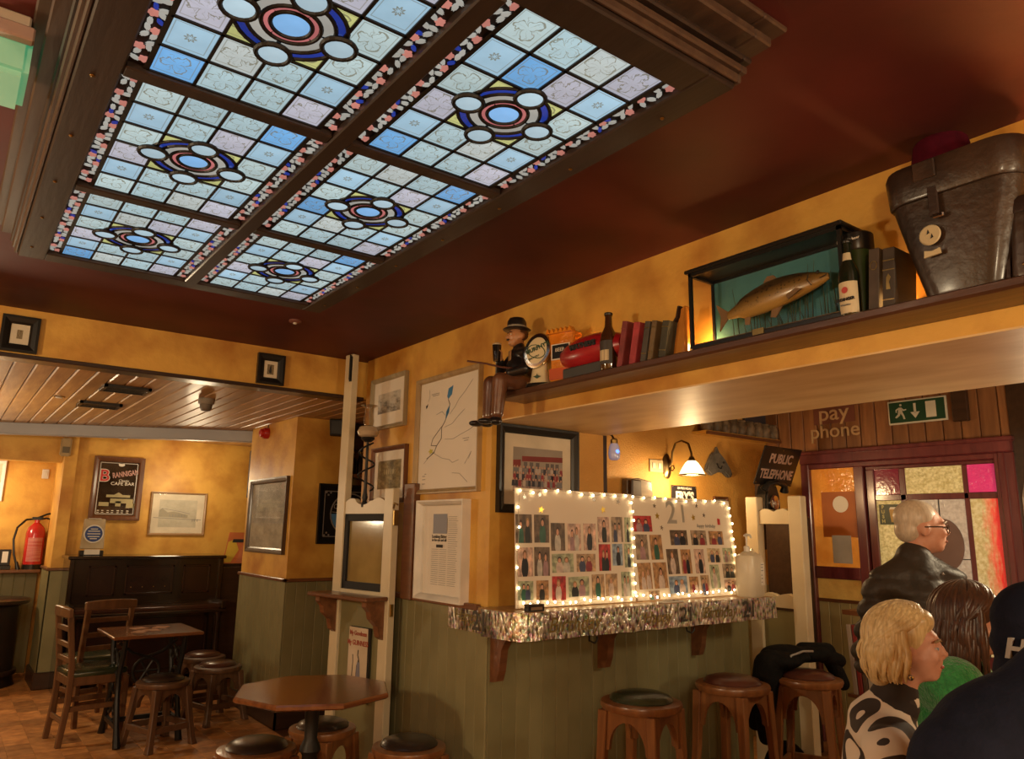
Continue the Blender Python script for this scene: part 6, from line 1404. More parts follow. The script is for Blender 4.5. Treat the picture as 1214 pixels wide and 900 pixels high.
MB().tube([(-.13, -.06, .19), (-.11, -.08, .235), (0, -.085, .255), (.11, -.08, .235), (.13, -.06, .19)], [.034, .022, .018, .022, .034], 12).build('handset', BLACK, t, smooth=True)
MB().lathe([(.06, 0), (.06, .012), (.05, .018)], 24, T=Matrix.Translation((0, -.05, .1)) @ Matrix.Rotation(PI/2, 4, 'X')).build('dial', CHROME, t, smooth=True)
MB().bb((-.02, .05, -.25), (.15, .10, .26)).build('back_board', DKW, t)
# ================================================================== cream post frame at the ledge end
XS = 4.44
yA, yBn = onX(881, 650, XS).y, onX(952, 650, XS).y
yA = min(yA, YC-.005)
zt_ = onX(935, 588, XS).z
t = thing('cream_post_frame', 'cream painted post frame with scalloped rails at the end of the ledge', 'post frame', (XS, yA, 0), -PI/2)
Wd = yA-yBn; pw_ = .095; dpp = .07
for x_ in (0, Wd-pw_): MB().bb((x_, 0, 0), (x_+pw_, dpp, zt_)).build('post', CREAM, t, bevel=.006)
def scallop(z_, up_):
    pts = [(pw_, z_-(.1 if up_ else .09)), (Wd-pw_, z_-(.1 if up_ else .09))]; n = 20
    for k in range(n+1):
        u = 1-k/n; hh_ = .03*abs(math.cos((u-.5)*PI*1.0))*(-1)+.03; pts.append((pw_+(Wd-2*pw_)*u, z_-.02+.022*(.5-.5*math.cos(u*2*PI*2))**.5*(1 if abs(u-.5) > .26 else .8)))
    return pts
MB().prism(scallop(onX(920, 603, XS).z, True), .012, dpp-.012).build('scalloped_rail', CREAM, t)
MB().prism(scallop(onX(928, 704, XS).z, False), .012, dpp-.012).build('scalloped_rail', CREAM, t)
MB().bb((pw_, .02, 0), (Wd-pw_, .035, onX(928, 715, XS).z-.05)).build('lower_panel', GREEN, t)
# dark block added in place of the dim interior behind the frame
b = MB().bb((5.0, 3.2, 0), (5.2, 3.45, onX(920, 612, 5.0).z)); o = b.build('shade_block', DKW, None, bevel=.006); tag(o, 'dark block added for the dim interior seen through the cream post frame', 'shade block')
t = thing('leaflet_rack', 'dark rack of leaflets beside the cream post frame', 'rack', (4.75, 2.72, 0), -PI/2-.2)
MB().bb((-.02, 0, 0), (.24, .18, .05)).build('rack_base', DKW, t); MB().bb((-.02, .16, 0), (.24, .18, 1.02)).build('rack_back', DKW, t); MB().bb((-.02, 0, 1.0), (.24, .18, 1.03)).build('rack_shelf', MIDW, t)
MB().bb((-.02, 0, .50), (.24, .18, .52)).build('rack_shelf', MIDW, t)
for k in range(5):
    c_ = [(.4, .33, .28), (.25, .03, .03), (.12, .08, .06), (.45, .4, .34), (.2, .05, .04)][k]
    o = MB().bb((-.016, 0, 0), (.016, .13, .42)).build('leaflet_folder', mat('folder_%d' % k, c_, rough=.6), None, bevel=.002, loc=t.matrix_basis @ Vector((.03+k*.04, .015, .52)), rot=(0, -.06, -PI/2-.2))
    tag(o, ('pale folder at the left of the leaflet rack', 'dark red folder second in the leaflet rack', 'brown folder in the middle of the leaflet rack', 'cream folder fourth in the leaflet rack', 'red folder at the right of the leaflet rack')[k], 'folder', 'folders in the leaflet rack')
# ================================================================== door and sidelight on the door wall
def dx(px_, py_): return onX(px_, py_, XD).y
def dz(px_, py_): return onX(px_, py_, XD).z
yl, yr = dx(960, 600), dx(1207, 600); ztp = (dz(960, 538)+dz(1205, 519))/2
fr = thing('door_frame', 'maroon painted door frame with moulded head around the exit door', 'door frame', (XD, yl, 0), -PI/2)
Wf = yl-yr
fx = lambda px_, py_=620: yl-dx(px_, py_)
b = MB()
MB().bb((-.04, -.05, ztp-.09), (Wf+.02, .06, ztp)).build('head', MARW, fr, bevel=.008)
MB().bb((-.05, -.065, ztp-.02), (Wf+.03, .06, ztp+.012)).build('cornice', MARW, fr, bevel=.006)
MB().bb((-.02, -.035, ztp-.13), (Wf, .05, ztp-.09)).build('head_moulding', MARW, fr, bevel=.006)
x_md0, x_md1 = fx(1018), fx(1026)
MB().bb((-.04, -.04, 0), (.03, .06, ztp-.09)).build('jamb', MARW, fr, bevel=.006)
MB().bb((x_md0, -.03, 0), (x_md1+.02, .06, ztp-.12)).build('mullion', MARW, fr, bevel=.006)
MB().bb((Wf-.1, -.04, 0), (Wf+.02, .06, ztp-.09)).build('jamb', MARW, fr, bevel=.006)
MB().bb((Wf-.07, -.055, 0), (Wf-.03, -.03, ztp-.09)).build('jamb_bead', MARW, fr, bevel=.006)
# orange sidelight
zs1 = dz(990, 672)
def pglass(name, col, col2, scale, em, bump=.5, rough=.12, bs_=40):
    m = mat(name, col, col2, rough=rough, scale=scale, detail=4, bump=bump, bscale=bs_, spec=.8)
    nt = m.node_tree; b_ = nt.nodes['Principled BSDF']; nt.links.new(b_.inputs['Base Color'].links[0].from_socket, b_.inputs['Emission Color']); b_.inputs['Emission Strength'].default_value = em  # panes glow a little, standing in for light from behind them
    return m
GOR = pglass('orange_textured_glass', (.62, .23, .03), (.5, .15, .015), 6, .35)
GPK = pglass('magenta_glass', (.62, .04, .16), (.5, .03, .12), 4, .45); GMA = pglass('maroon_glass', (.20, .02, .04), (.16, .015, .03), 4, .2, .1)
GYE = pglass('yellow_hammered_glass', (.60, .50, .22), (.40, .30, .10), 55, .40, .8, bs_=60); GCL = pglass('clear_textured_glass', (.50, .43, .33), (.38, .31, .23), 40, .35, .5)
GRY = pglass('red_yellow_hammered_glass', (.6, .5, .25), (.45, .33, .12), 50, .42, .8, bs_=60)
# the right pane is streaky glass: yellow running into red
nt = GRY.node_tree; b_ = nt.nodes['Principled BSDF']; src = b_.inputs['Base Color'].links[0].from_socket
tc = N(nt, 'ShaderNodeTexCoord'); sp = N(nt, 'ShaderNodeSeparateXYZ'); nt.links.new(tc.outputs['UV'], sp.inputs[0])
nz = N(nt, 'ShaderNodeTexNoise'); nz.inputs['Scale'].default_value = 9; nt.links.new(tc.outputs['UV'], nz.inputs['Vector'])
ma = N(nt, 'ShaderNodeMath', operation='MULTIPLY_ADD'); nt.links.new(nz.outputs[0], ma.inputs[0]); ma.inputs[1].default_value = .7; nt.links.new(sp.outputs[0], ma.inputs[2])
mr = N(nt, 'ShaderNodeMapRange'); mr.inputs[1].default_value = .68; mr.inputs[2].default_value = 1.2; nt.links.new(ma.outputs[0], mr.inputs[0])
mx = N(nt, 'ShaderNodeMix', data_type='RGBA'); nt.links.new(mr.outputs[0], mx.inputs[0]); nt.links.new(src, mx.inputs[6]); mx.inputs[7].default_value = (.75, .03, .025, 1)
nt.links.new(mx.outputs[2], b_.inputs['Base Color']); nt.links.new(mx.outputs[2], b_.inputs['Emission Color'])
MB().bb((.03, .0, zs1), (x_md0, .01, ztp-.12)).build('sidelight_pane', GOR, fr, uv=True)
MB().bb((.03, -.025, zs1-.09), (x_md0, .05, zs1)).build('sidelight_rail', MARW, fr, bevel=.006)
MB().bb((.03, .0, dz(990, 712)), (x_md0, .012, zs1-.09)).build('lower_pane', pglass('gold_pane', (.5, .26, .05), (.4, .18, .03), 6, .2), fr)
zb_ = dz(990, 712); k = 0; x_ = .03
while x_ < x_md0-.01:
    MB().bb((x_, -.004, 0), (min(x_+.085, x_md0)-.003, .012, zb_)).build('board', CREAMG, fr, bevel=.004); x_ += .085
MB().bb((.03, -.012, zb_-.012), (x_md0, .0, zb_+.012)).build('lower_bead', MIDW, fr)
# papers on the sidelight
cxp = fx(997, 598); czp = dz(997, 598)
o = MB().lathe([(.062, 0), (.062, .003)], 28, T=Matrix.Rotation(PI/2, 4, 'X')).build('round_notice', PAPER, None, loc=fr.matrix_basis @ Vector((cxp, -.006, czp)), rot=(0, 0, -PI/2)); tag(o, 'round white notice stuck on the orange sidelight', 'notice')
o = MB().bb((-.095, -.003, 0), (.095, 0, .42)).build('orange_poster', mat('orange_poster', (.42, .12, .02), (.36, .095, .015), rough=.5), None, loc=fr.matrix_basis @ Vector((fx(998, 600), -.001, dz(998, 637))), rot=(0, 0, -PI/2)); o.scale = (1.7, 1, (dz(998, 583)-dz(998, 637))/.42); tag(o, 'dull orange poster behind the round notice on the sidelight', 'poster')
o = MB().bb((-.075, -.003, 0), (.075, 0, .3)).build('white_notice', mat('grey_white_paper', (.5, .45, .38), rough=.7), None, loc=fr.matrix_basis @ Vector((fx(999, 650), -.004, dz(1000, 668))), rot=(0, 0, -PI/2)); o.scale = (1, 1, (dz(999, 635)-dz(999, 668))/.3); tag(o, 'pale rectangular notice low on the orange sidelight', 'notice')
# the door leaf
dr = MB(); door = bpy.data.objects.new('door_1', None); COL.objects.link(door); door.location = (XD, yl, 0); door.rotation_euler = (0, 0, -PI/2); door['kind'] = 'structure'; door['label'] = 'maroon exit door with coloured glass panes'
xl_, xr_ = x_md1+.03, Wf-.1
z1t, z1b = (dz(1060, 556)+dz(1180, 549))/2, (dz(1060, 587)+dz(1180, 582))/2
z2t = (dz(1060, 596)+dz(1180, 588))/2; z2b = .75
cols = [(fx(1040), fx(1070)), (fx(1077), fx(1146)), (fx(1152), fx(1188))]
ys0, ys1 = -.005, .04
MB().bb((xl_, ys0, z1t), (xr_, ys1, ztp-.13)).build('top_rail', MARW, door, bevel=.005)
MB().bb((xl_, ys0, 0), (cols[0][0], ys1, z1t)).build('stile', MARW, door, bevel=.005); MB().bb((cols[2][1], ys0, 0), (xr_, ys1, z1t)).build('stile', MARW, door, bevel=.005)
MB().bb((cols[0][0], ys0+.006, z2t), (cols[2][1], ys1, z1b)).build('glazing_bar', MARW, door, bevel=.004)
for a, c_ in ((cols[0][1], cols[1][0]), (cols[1][1], cols[2][0])): MB().bb((a, ys0+.006, z2b), (c_, ys1, z1t)).build('glazing_bar', MARW, door, bevel=.004)
MB().bb((cols[0][0], ys0, 0), (cols[2][1], ys1, z2b)).build('bottom_panel', MARW, door, bevel=.005)
for (a, c_), g1, g2 in zip(cols, (GMA, GYE, GPK), (GYE, GCL, GRY)):
    MB().bb((a, .012, z1b), (c_, .018, z1t)).build('pane', g1, door, uv=True); MB().bb((a, .012, z2b), (c_, .018, z2t)).build('pane', g2, door, uv=True)
mid = (cols[1][0]+cols[1][1])/2
for seg in (((cols[1][0]+mid)/2, z2b, z2t),): MB().bb((mid+.02-.003, .008, z2b), (mid+.02+.003, .012, z2t)).build('lead_line', LEAD, door)
MB().bb((cols[1][0], .008, dz(1130, 663)-.003), (cols[1][1], .012, dz(1130, 663)+.003)).build('lead_line', LEAD, door)
MB().lathe([(1, 0), (1, .004)], 32, T=Matrix.Translation((fx(1120, 650), .008, dz(1120, 646))) @ Matrix.Rotation(PI/2, 4, 'X') @ Matrix.Diagonal((.125, .175, 1, 1))).build('oval_etching', mat('smoky_oval', (.20, .13, .12), rough=.25), door)
a = fx(1055, 600); 
t = thing('push_poster', 'small dark drinks poster with green lettering on the door glass', 'poster', door.matrix_basis @ Vector((a, .008, dz(1055, 622))), -PI/2); hp = dz(1055, 598)-dz(1055, 622); wp = (cols[0][1]-cols[0][0])*.92
MB().bb((-wp/2, -.003, 0), (wp/2, 0, hp)).build('sheet', mat('poster_dark_green', (.035, .05, .02), rough=.4), t)
for k, ch in enumerate('PUSH'): text(t, ch, hp*.24, (-wp*.33, -.0038, hp*(.86-k*.235)), mat('poster_letters', (.55, .5, .2), rough=.5), bold=.001)
MB().prism([(.0, hp*.12), (wp*.24, hp*.12), (wp*.28, hp*.75), (-.01, hp*.75)], -.0045, -.003).build('pint_print', mat('pint_amber', (.5, .3, .06), rough=.4), t); MB().prism([(-.01, hp*.75), (wp*.28, hp*.75), (wp*.27, hp*.86), (0, hp*.86)], -.0045, -.003).build('froth_print', PAPER, t)
MB().lathe([(.012, 0), (.012, .05), (.02, .055)], 12, T=Matrix.Translation((cols[0][0]-.05, ys0, 1.0)) @ Matrix.Rotation(PI/2, 4, 'X')).build('door_knob', BRASS, door, smooth=True)
# lettering on planks and exit sign
LET = mat('cream_letters', (.52, .34, .17), rough=.6)
t = thing('pay_phone_lettering', 'cream pay phone lettering fixed on the planks left of the exit sign', 'lettering', (XD-.002, dx(990, 511), dz(990, 511)), -PI/2)
MB().bb((-.17, -.004, .06), (.17, 0, .30)).build('red_brown_panel', mat('red_brown_panel', (.16, .05, .03), rough=.5), t)
text(t, 'pay', .17, (0, -.006, .14), LET, sx=1.1, ext=.004, bold=.001, name='letters'); text(t, 'phone', .155, (0, -.006, 0), LET, sx=1.05, ext=.004, bold=.001, name='letters')
TLx, BRx = fx(1052, 490), fx(1122, 490); zb0, zt0 = (dz(1052, 506)+dz(1124, 497))/2, (dz(1052, 477)+dz(1122, 469))/2
t = thing('exit_sign', 'green and white fire exit sign with running man on the planks', 'exit sign', (XD-.003, dx(1088, 490), zb0), -PI/2); w_ = BRx-TLx; h_ = zt0-zb0
GEX = mat('exit_green', (.012, .06, .03), rough=.35); EXW = mat('exit_white', (.6, .58, .48), rough=.5)
MB().bb((-w_/2, -.012, 0), (w_/2, 0, h_)).build('frame', EXW, t, bevel=.003); MB().bb((-w_/2+.012, -.016, .012), (w_/2-.012, -.012, h_-.012)).build('green_field', GEX, t)
u = h_
rp_ = lambda l: [(x_*u, z_*u) for x_, z_ in l]
flat(t, 'running_man', [rp_([(-.62+.05*math.cos(q*PI/5), .80+.05*math.sin(q*PI/5)) for q in range(10)]), rp_([(-.72, .70), (-.58, .70), (-.56, .5), (-.66, .45), (-.74, .52)]), rp_([(-.66, .47), (-.56, .5), (-.50, .36), (-.46, .2), (-.54, .2), (-.57, .34)]), rp_([(-.74, .52), (-.64, .46), (-.68, .36), (-.82, .26), (-.88, .30), (-.76, .42)]), rp_([(-.60, .70), (-.50, .60), (-.40, .62), (-.40, .57), (-.52, .54), (-.62, .62)]), rp_([(-.72, .69), (-.84, .62), (-.84, .5), (-.79, .5), (-.79, .59), (-.70, .63)])], EXW, -.0165)
flat(t, 'down_arrow', [rp_([(-.10, .82), (0, .82), (0, .42), (-.10, .42)]), rp_([(-.24, .46), (.14, .46), (-.05, .2)])], EXW, -.0165)
flat(t, 'doorway_symbol', [rp_([(.38, .18), (.78, .18), (.78, .84), (.38, .84)])], EXW, -.0165)
o = MB().bb((-.05, 0, 0), (.05, .04, .3)).build('door_closer_box', DKW, None, bevel=.006, loc=(XD-.042, dx(1141, 490), dz(1140, 500)), rot=(0, 0, -PI/2)); tag(o, 'dark wooden box on the planks right of the exit sign', 'box')

b = MB().bb((XD-.02, .6, 0), (XD+.06, dx(1209, 600), 2.6)); o = b.build('trim_9', DKW, None); o['kind'] = 'structure'; o['label'] = 'dark wooden upright panel right of the exit door'
# ================================================================== seated figurine on the shelf end
SKIN = mat('skin', (.52, .27, .18), (.46, .22, .14), rough=.5, scale=20)
SKINP = mat('skin_rosy', (.58, .31, .22), (.50, .24, .16), rough=.5, scale=20)
CSK = mat('painted_skin', (.48, .24, .11), (.40, .18, .08), rough=.35, scale=30); CBLK = mat('painted_black', (.014, .012, .012), rough=.3, coat=.3); CBRN = mat('painted_brown', (.15, .065, .032), (.09, .035, .018), rough=.3, scale=18, coat=.4)
fp = onX(590, 455, 2.13)
F = thing('seated_figurine', 'painted figurine of a seated man in a bowler hat holding a dark pint', 'figurine', (2.165, 2.82, ZT), PI+1.42); F.scale = (1.06, 1.06, 1.06)
blob('body', [('e', (0, -.022, .258), (.034, .040, .046)), ('e', (0, -.04, .232), (.022, .022, .022)), ('c', (0, -.062, .262), (0, -.068, .25), .007, .009), ('e', (.036, -.01, .258), (.007, .012, .016)), ('e', (-.036, -.01, .258), (.007, .012, .016)), ('c', (0, -.005, .23), (0, 0, .19), .022, .026),
  ('c', (0, 0, .18), (0, 0, .05), .04, .04), ('c', (-.08, 0, .17), (-.095, -.05, .10), .02, .018), ('c', (-.095, -.05, .1), (-.03, -.09, .165), .018, .012), ('e', (-.024, -.097, .172), (.014, .016, .018)),
  ('c', (-.034, -.108, .18), (-.014, -.122, .182), .005, .004), ('c', (-.034, -.108, .172), (-.012, -.122, .172), .005, .004), ('c', (-.032, -.106, .163), (-.012, -.12, .162), .005, .004), ('c', (-.03, -.104, .155), (-.012, -.116, .153), .005, .004), ('c', (-.01, -.092, .178), (.0, -.108, .185), .005, .004),
  ('c', (.08, 0, .17), (.10, -.03, .09), .02, .018), ('c', (.1, -.03, .09), (.05, -.095, .068), .017, .012), ('e', (.042, -.105, .064), (.016, .018, .009)), ('c', (.04, -.115, .064), (.03, -.135, .056), .005, .004), ('c', (.047, -.117, .064), (.042, -.138, .055), .005, .004), ('c', (.034, -.112, .064), (.02, -.128, .057), .005, .004), ('c', (.053, -.115, .063), (.052, -.134, .056), .005, .004), ('c', (.03, -.1, .066), (.016, -.108, .066), .005, .004)], .0034, CSK, F, it=3)
blob('jacket', [('c', (0, .0, .17), (0, .005, .05), .05, .058), ('e', (0, 0, .178), (.085, .042, .034)), ('e', (0, -.012, .10), (.062, .055, .08)), ('c', (-.082, 0, .168), (-.098, -.05, .1), .027, .025), ('c', (-.098, -.05, .1), (-.05, -.08, .148), .025, .019), ('c', (.082, 0, .168), (.103, -.03, .09), .027, .025), ('c', (.103, -.03, .09), (.06, -.085, .072), .025, .019), ('e', (0, .03, .03), (.06, .035, .03)), ('c', (0, -.005, .2), (0, -.008, .215), .03, .027)], .0045, CBLK, F, it=3)
blob('trousers', [('c', (s_*.035, 0, .036), (s_*.045, -.125, .038), .042, .034) for s_ in (-1, 1)]+[('c', (s_*.045, -.125, .036), (s_*.042, -.135, -.112), .036, .028) for s_ in (-1, 1)]+[('e', (0, .0, .035), (.065, .045, .034))], .0045, CBRN, F, it=3)
for s_ in (-1, 1): blob('shoe', [('e', (s_*.042, -.145, -.147), (.024, .035, .018)), ('e', (s_*.044, -.195, -.152), (.025, .035, .014)), ('c', (s_*.042, -.135, -.12), (s_*.042, -.135, -.142), .02, .02)], .004, CBLK, F, it=2)
MB().lathe([(.062, .288), (.066, .291), (.062, .295), (.046, .296), (.046, .31), (.044, .33), (.034, .345), (.015, .351)], 28, (0, -.02, 0), sx=.95).build('bowler_hat', CBLK, F, smooth=True)
MB().lathe([(.0472, .296), (.0472, .308)], 28, (0, -.02, 0), sx=.95).build('hat_band', mat('hat_band_grey', (.25, .22, .17), rough=.5), F, smooth=True)
blob('hair', [('e', (0, .002, .272), (.037, .036, .03)), ('e', (.03, 0, .26), (.01, .018, .022)), ('e', (-.03, 0, .26), (.01, .018, .022))], .004, mat('painted_hair', (.10, .04, .015), rough=.4), F, it=2)
MB().ell((0, -.066, .239), (.012, .005, .004), 10, 6).build('moustache', CBLK, F, smooth=True)
for s_ in (-1, 1): MB().ell((s_*.013, -.0585, .263), (.005, .003, .004), 8, 6).build('eye', PAPER, F, smooth=True); MB().ell((s_*.013, -.0612, .263), (.0022, .0015, .0022), 8, 6).build('pupil', CBLK, F); MB().tube([(s_*.006, -.061, .274), (s_*.014, -.06, .276), (s_*.021, -.056, .273)], .0018, 5).build('eyebrow', CBLK, F)
MB().lathe([(.016, .135), (.0165, .14), (.021, .21), (.0205, .213)], 18, (-.018, -.112, 0)).build('pint_glass', mat('stout_black', (.015, .01, .008), rough=.12, coat=.5), F, smooth=True); MB().lathe([(.0205, .209), (.0212, .214), (.018, .219)], 18, (-.018, -.112, 0)).build('froth', mat('stout_froth', (.5, .4, .26), rough=.6), F, smooth=True)
MB().tube([(.08, -.05, .09), (.03, -.11, .10), (-.03, -.16, .122), (-.10, -.22, .14)], .0045, 8).build('cane', mat('cane_wood', (.10, .03, .02), rough=.35), F, smooth=True)
MB().bb((-.012, -.058, .10), (.012, -.05, .19)).build('waistcoat_front', mat('waistcoat_tan', (.3, .16, .06), rough=.5), F, bevel=.004)
# ================================================================== jacket on the third bar stool
jp = Vector((3.967, 2.52, .79))
rz_ = -YAW
J = thing('black_jacket', 'black padded jacket heaped over the bar stool beside the cream post', 'jacket', (jp.x, jp.y, .775), rz_)
BKC = mat('black_cloth', (.008, .0075, .007), (.005, .005, .005), rough=.8, scale=20, bump=.6, bscale=35, spec=.15)
blob('jacket_body', [('e', (-.14, .03, .035), (.13, .12, .05)), ('e', (-.08, .10, .06), (.14, .09, .05)), ('e', (.04, .14, .05), (.16, .07, .045)), ('c', (-.2, .0, .02), (-.25, -.02, -.22), .075, .06), ('c', (-.25, -.02, -.2), (-.24, .0, -.36), .06, .045), ('c', (-.2, .1, .0), (-.27, .08, -.3), .06, .05), ('c', (.15, .17, .05), (.27, .2, .01), .05, .04), ('e', (-.03, .03, .05), (.07, .06, .03))], .011, BKC, J, it=5)
blob('sleeve', [('c', (.05, .17, .07), (.2, .2, .06), .045, .05), ('c', (.2, .2, .06), (.29, .22, -.12), .05, .04)], .01, BKC, J, it=3)
MB().tube([(-.12, -.07, .02), (-.1, -.05, .07), (-.02, -.02, .09), (.05, .02, .085)], .006, 6).build('zip_piping', mat('grey_piping', (.3, .27, .24), rough=.4), J, smooth=True)
bg = blob('black_holdall', [('e', (0, 0, .16), (.17, .13, .16)), ('e', (0, 0, .06), (.18, .14, .07))], .015, BKC, None, it=4, loc=(4.12, 2.78, 0), rot=(0, 0, .4)); tag(bg, 'black soft bag on the floor behind the jacket stool', 'bag')
# ================================================================== people (local x: to the right of the camera, y: away, z: up)
def ground(px_, py_, D): p = atd(px_, py_, D); return Vector((p.x, p.y, 0)), p.z
def headprims(c, s=1, turn=0):
    """head in profile looking towards +x (turned by `turn` about z)"""
    R3 = Matrix.Rotation(turn, 3, 'Z'); o = Vector(c)
    E = lambda p, r: ('e', o+R3 @ (Vector(p)*s), tuple(q*s for q in r), (0, 0, turn))
    Cc = lambda a, b_, r0, r1: ('c', o+R3 @ (Vector(a)*s), o+R3 @ (Vector(b_)*s), r0*s, r1*s)
    return [E((-.012, 0, .028), (.094, .074, .088)), E((.03, 0, -.035), (.058, .058, .075)), E((.058, 0, -.082), (.03, .032, .024)), Cc((.086, 0, .02), (.106, 0, -.02), .009, .013), E((.088, 0, -.05), (.012, .022, .008)), E((.086, 0, -.064), (.011, .02, .008)),
            E((.07, .034, -.02), (.022, .02, .026)), E((.07, -.034, -.02), (.022, .02, .026)), E((.074, 0, .03), (.02, .05, .016)), E((-.008, -.074, -.012), (.02, .010, .032)), E((-.008, .074, -.012), (.02, .010, .032)), Cc((-.02, 0, -.06), (-.045, 0, -.19), .052, .056)]
def handprims(p, d, side=1, s=1):
    p = Vector(p); d = Vector(d).normalized(); u = Vector((0, 0, 1)).cross(d).normalized()*side; w_ = d.cross(u)
    out = [('c', p, p+d*.05*s, .028*s, .032*s)]
    for k, (o_, l_) in enumerate(((-.027, .06), (-.009, .075), (.009, .07), (.026, .055))):
        a = p+d*.075*s+u*o_*s; m_ = a+d*l_*.55*s-w_*.012*s; e_ = m_+d*l_*.35*s-w_*.03*s; out += [('c', a, m_, .0095*s, .0088*s), ('c', m_, e_, .0088*s, .0075*s)]
    out += [('c', p+d*.02*s-u*.026*s, p+d*.055*s-u*.055*s, .011*s, .009*s), ('c', p+d*.055*s-u*.055*s, p+d*.085*s-u*.05*s, .009*s, .008*s)]
    return out
def face_parts(P, c, s=1, turn=0, eye=(.12, .07, .04), lip=(.42, .12, .10), brow=(.2, .12, .06)):
    R3 = Matrix.Rotation(turn, 3, 'Z'); o = Vector(c); Q = lambda *p: o+R3 @ (Vector(p)*s)
    for sd_ in (-1, 1):
        MB().ell(Q(.0765, sd_*.033, .0), (.0085*s, .010*s, .005*s), 12, 8).build('eye', mat('eye_white', (.45, .38, .33), rough=.3), P, smooth=True); MB().ell(Q(.083, sd_*.034, .0), (.0045*s, .006*s, .0053*s), 10, 6).build('iris', mat('iris_%.2f' % eye[0], eye, rough=.2), P, smooth=True)
        MB().tube([Q(.096, sd_*.014, .022), Q(.092, sd_*.036, .028), Q(.076, sd_*.055, .022)], .0035*s, 6).build('eyebrow', mat('brow_%.2f' % brow[0], brow, rough=.8), P, smooth=True)
    MB().ell(Q(.092, 0, -.057), (.009*s, .019*s, .007*s), 12, 8).build('lips', mat('lips_%.2f' % lip[0], lip, rough=.4), P, smooth=True)
def locks(name, P, c, s, turn, n, ln, m, r=.011, front=1.35, seed=1, tuck=1.6, curl=.03):
    rnd_ = random.Random(seed); b = MB(); o = Vector(c); R3 = Matrix.Rotation(turn, 3, 'Z')
    rx, ry, rz2 = .108*s, .088*s, .10*s
    for k in range(n):
        ph0 = rnd_.uniform(-PI, PI); sg = 1 if ph0 >= 0 else -1; fr_ = abs(ph0) < front
        pts = []; rs = []; off = rnd_.uniform(-.006, .012)*s; L_ = ln*s*rnd_.uniform(.86, 1.06)
        ns = 8; ph_e = sg*rnd_.uniform(tuck, tuck+.35) if fr_ else ph0+rnd_.uniform(-.1, .1)
        for i in range(ns+1):
            u = i/ns; th = .12+u*(PI/2-.02); ph = ph0*(1-u**1.3)+ph_e*u**1.3
            x_ = (rx+off)*math.sin(th)*math.cos(ph); y_ = (ry+off)*math.sin(th)*math.sin(ph); z_ = (rz2+off)*math.cos(th)
            pts.append(Vector((x_-.012*s, y_, z_+.028*s))); rs.append(r*s*(.55+.45*math.sin(PI*min(u+.2, 1)*.5)))
        e_ = pts[-1]; out = Vector((e_.x, e_.y, 0)).normalized(); wv = rnd_.uniform(-.01, .01)*s
        for i in range(1, 7):
            u = i/6; pts.append(e_+Vector((0, 0, -L_*u))+out*(curl*s*math.sin(u*PI)-curl*.7*s*u*u)+Vector((wv*math.sin(u*5), wv*math.cos(u*4), 0))); rs.append(r*s*(1-.75*u**3))
        b.tube([o+R3 @ p_ for p_ in pts], rs, 6, flat=.6)
    return b.build(name, m, P, smooth=80)
def hairmat(name, c1, c2): return mat(name, c1, c2, rough=.38, scale=30, detail=3, stretch=(4, 4, .6), contrast=(.3, .7), sheen=.2)
# ---- standing man in a black quilted jacket
D = 3.35; g, zt_ = ground(1080, 594, D)
M_ = thing('person', 'grey haired person in glasses and a black quilted jacket standing at the door', 'person', g, -YAW)
zx = lambda py_: atd(1080, py_, D).z
hc = (.035, 0, zt_-.118)
zs_ = zx(690)
HZ = hc[2]
tr = -.18
pr_ = headprims(hc, 1.0, tr)
pr_ += [('c', (-.01, .0, HZ-.22), (-.01, 0, .95), .10, .13), ('c', (-.17, 0, HZ-.30), (-.21, .03, HZ-.56), .045, .042), ('c', (-.21, .03, HZ-.56), (-.1, .25, HZ-.62), .04, .032), ('c', (.17, 0, HZ-.30), (.21, .04, HZ-.56), .045, .042), ('c', (.21, .04, HZ-.56), (.12, .27, HZ-.60), .04, .032), ('c', (-.09, 0, .92), (-.1, 0, .5), .085, .06), ('c', (-.1, 0, .5), (-.1, .02, .08), .06, .04), ('c', (.09, 0, .92), (.1, .02, .5), .085, .06), ('c', (.1, .02, .5), (.1, 0, .08), .06, .04)]
pr_ += handprims((-.09, .27, HZ-.62), (.35, 1, 0), 1)+handprims((.11, .29, HZ-.60), (-.35, 1, 0), -1)
blob('body', pr_, .0095, SKINP, M_, it=4)
face_parts(M_, hc, 1.0, tr, eye=(.2, .25, .3), lip=(.45, .2, .16), brow=(.5, .45, .38))
PUF = mat('black_quilted_nylon', (.05, .042, .037), (.035, .03, .026), rough=.48, scale=8, bump=.5, bscale=26, spec=.3)
def quilt(v):
    if v.z > HZ-.17: return v
    k = .92+.14*abs(math.sin((v.z)*PI/.088))**.5; return Vector((v.x*k, v.y*k, v.z))
blob('quilted_jacket', [('c', (-.01, 0, HZ-.135), (-.01, 0, HZ-.22), .078, .115), ('c', (-.03, 0, HZ-.185), (-.14, 0, HZ-.26), .082, .088), ('c', (.03, 0, HZ-.185), (.14, 0, HZ-.26), .082, .088), ('c', (0, 0, HZ-.31), (0, .0, .92), .135, .165), ('e', (0, .0, HZ-.29), (.205, .115, .085)), ('e', (0, .01, HZ-.45), (.20, .135, .2)), ('c', (-.175, 0, HZ-.31), (-.22, .03, HZ-.56), .072, .068), ('c', (-.22, .03, HZ-.56), (-.12, .23, HZ-.62), .066, .05), ('c', (.175, 0, HZ-.31), (.22, .04, HZ-.56), .072, .068), ('c', (.22, .04, HZ-.56), (.13, .25, HZ-.60), .066, .05), ('c', (-.01, 0, HZ-.2), (-.008, 0, HZ-.145), .082, .075)], .011, PUF, M_, it=4, post=quilt)
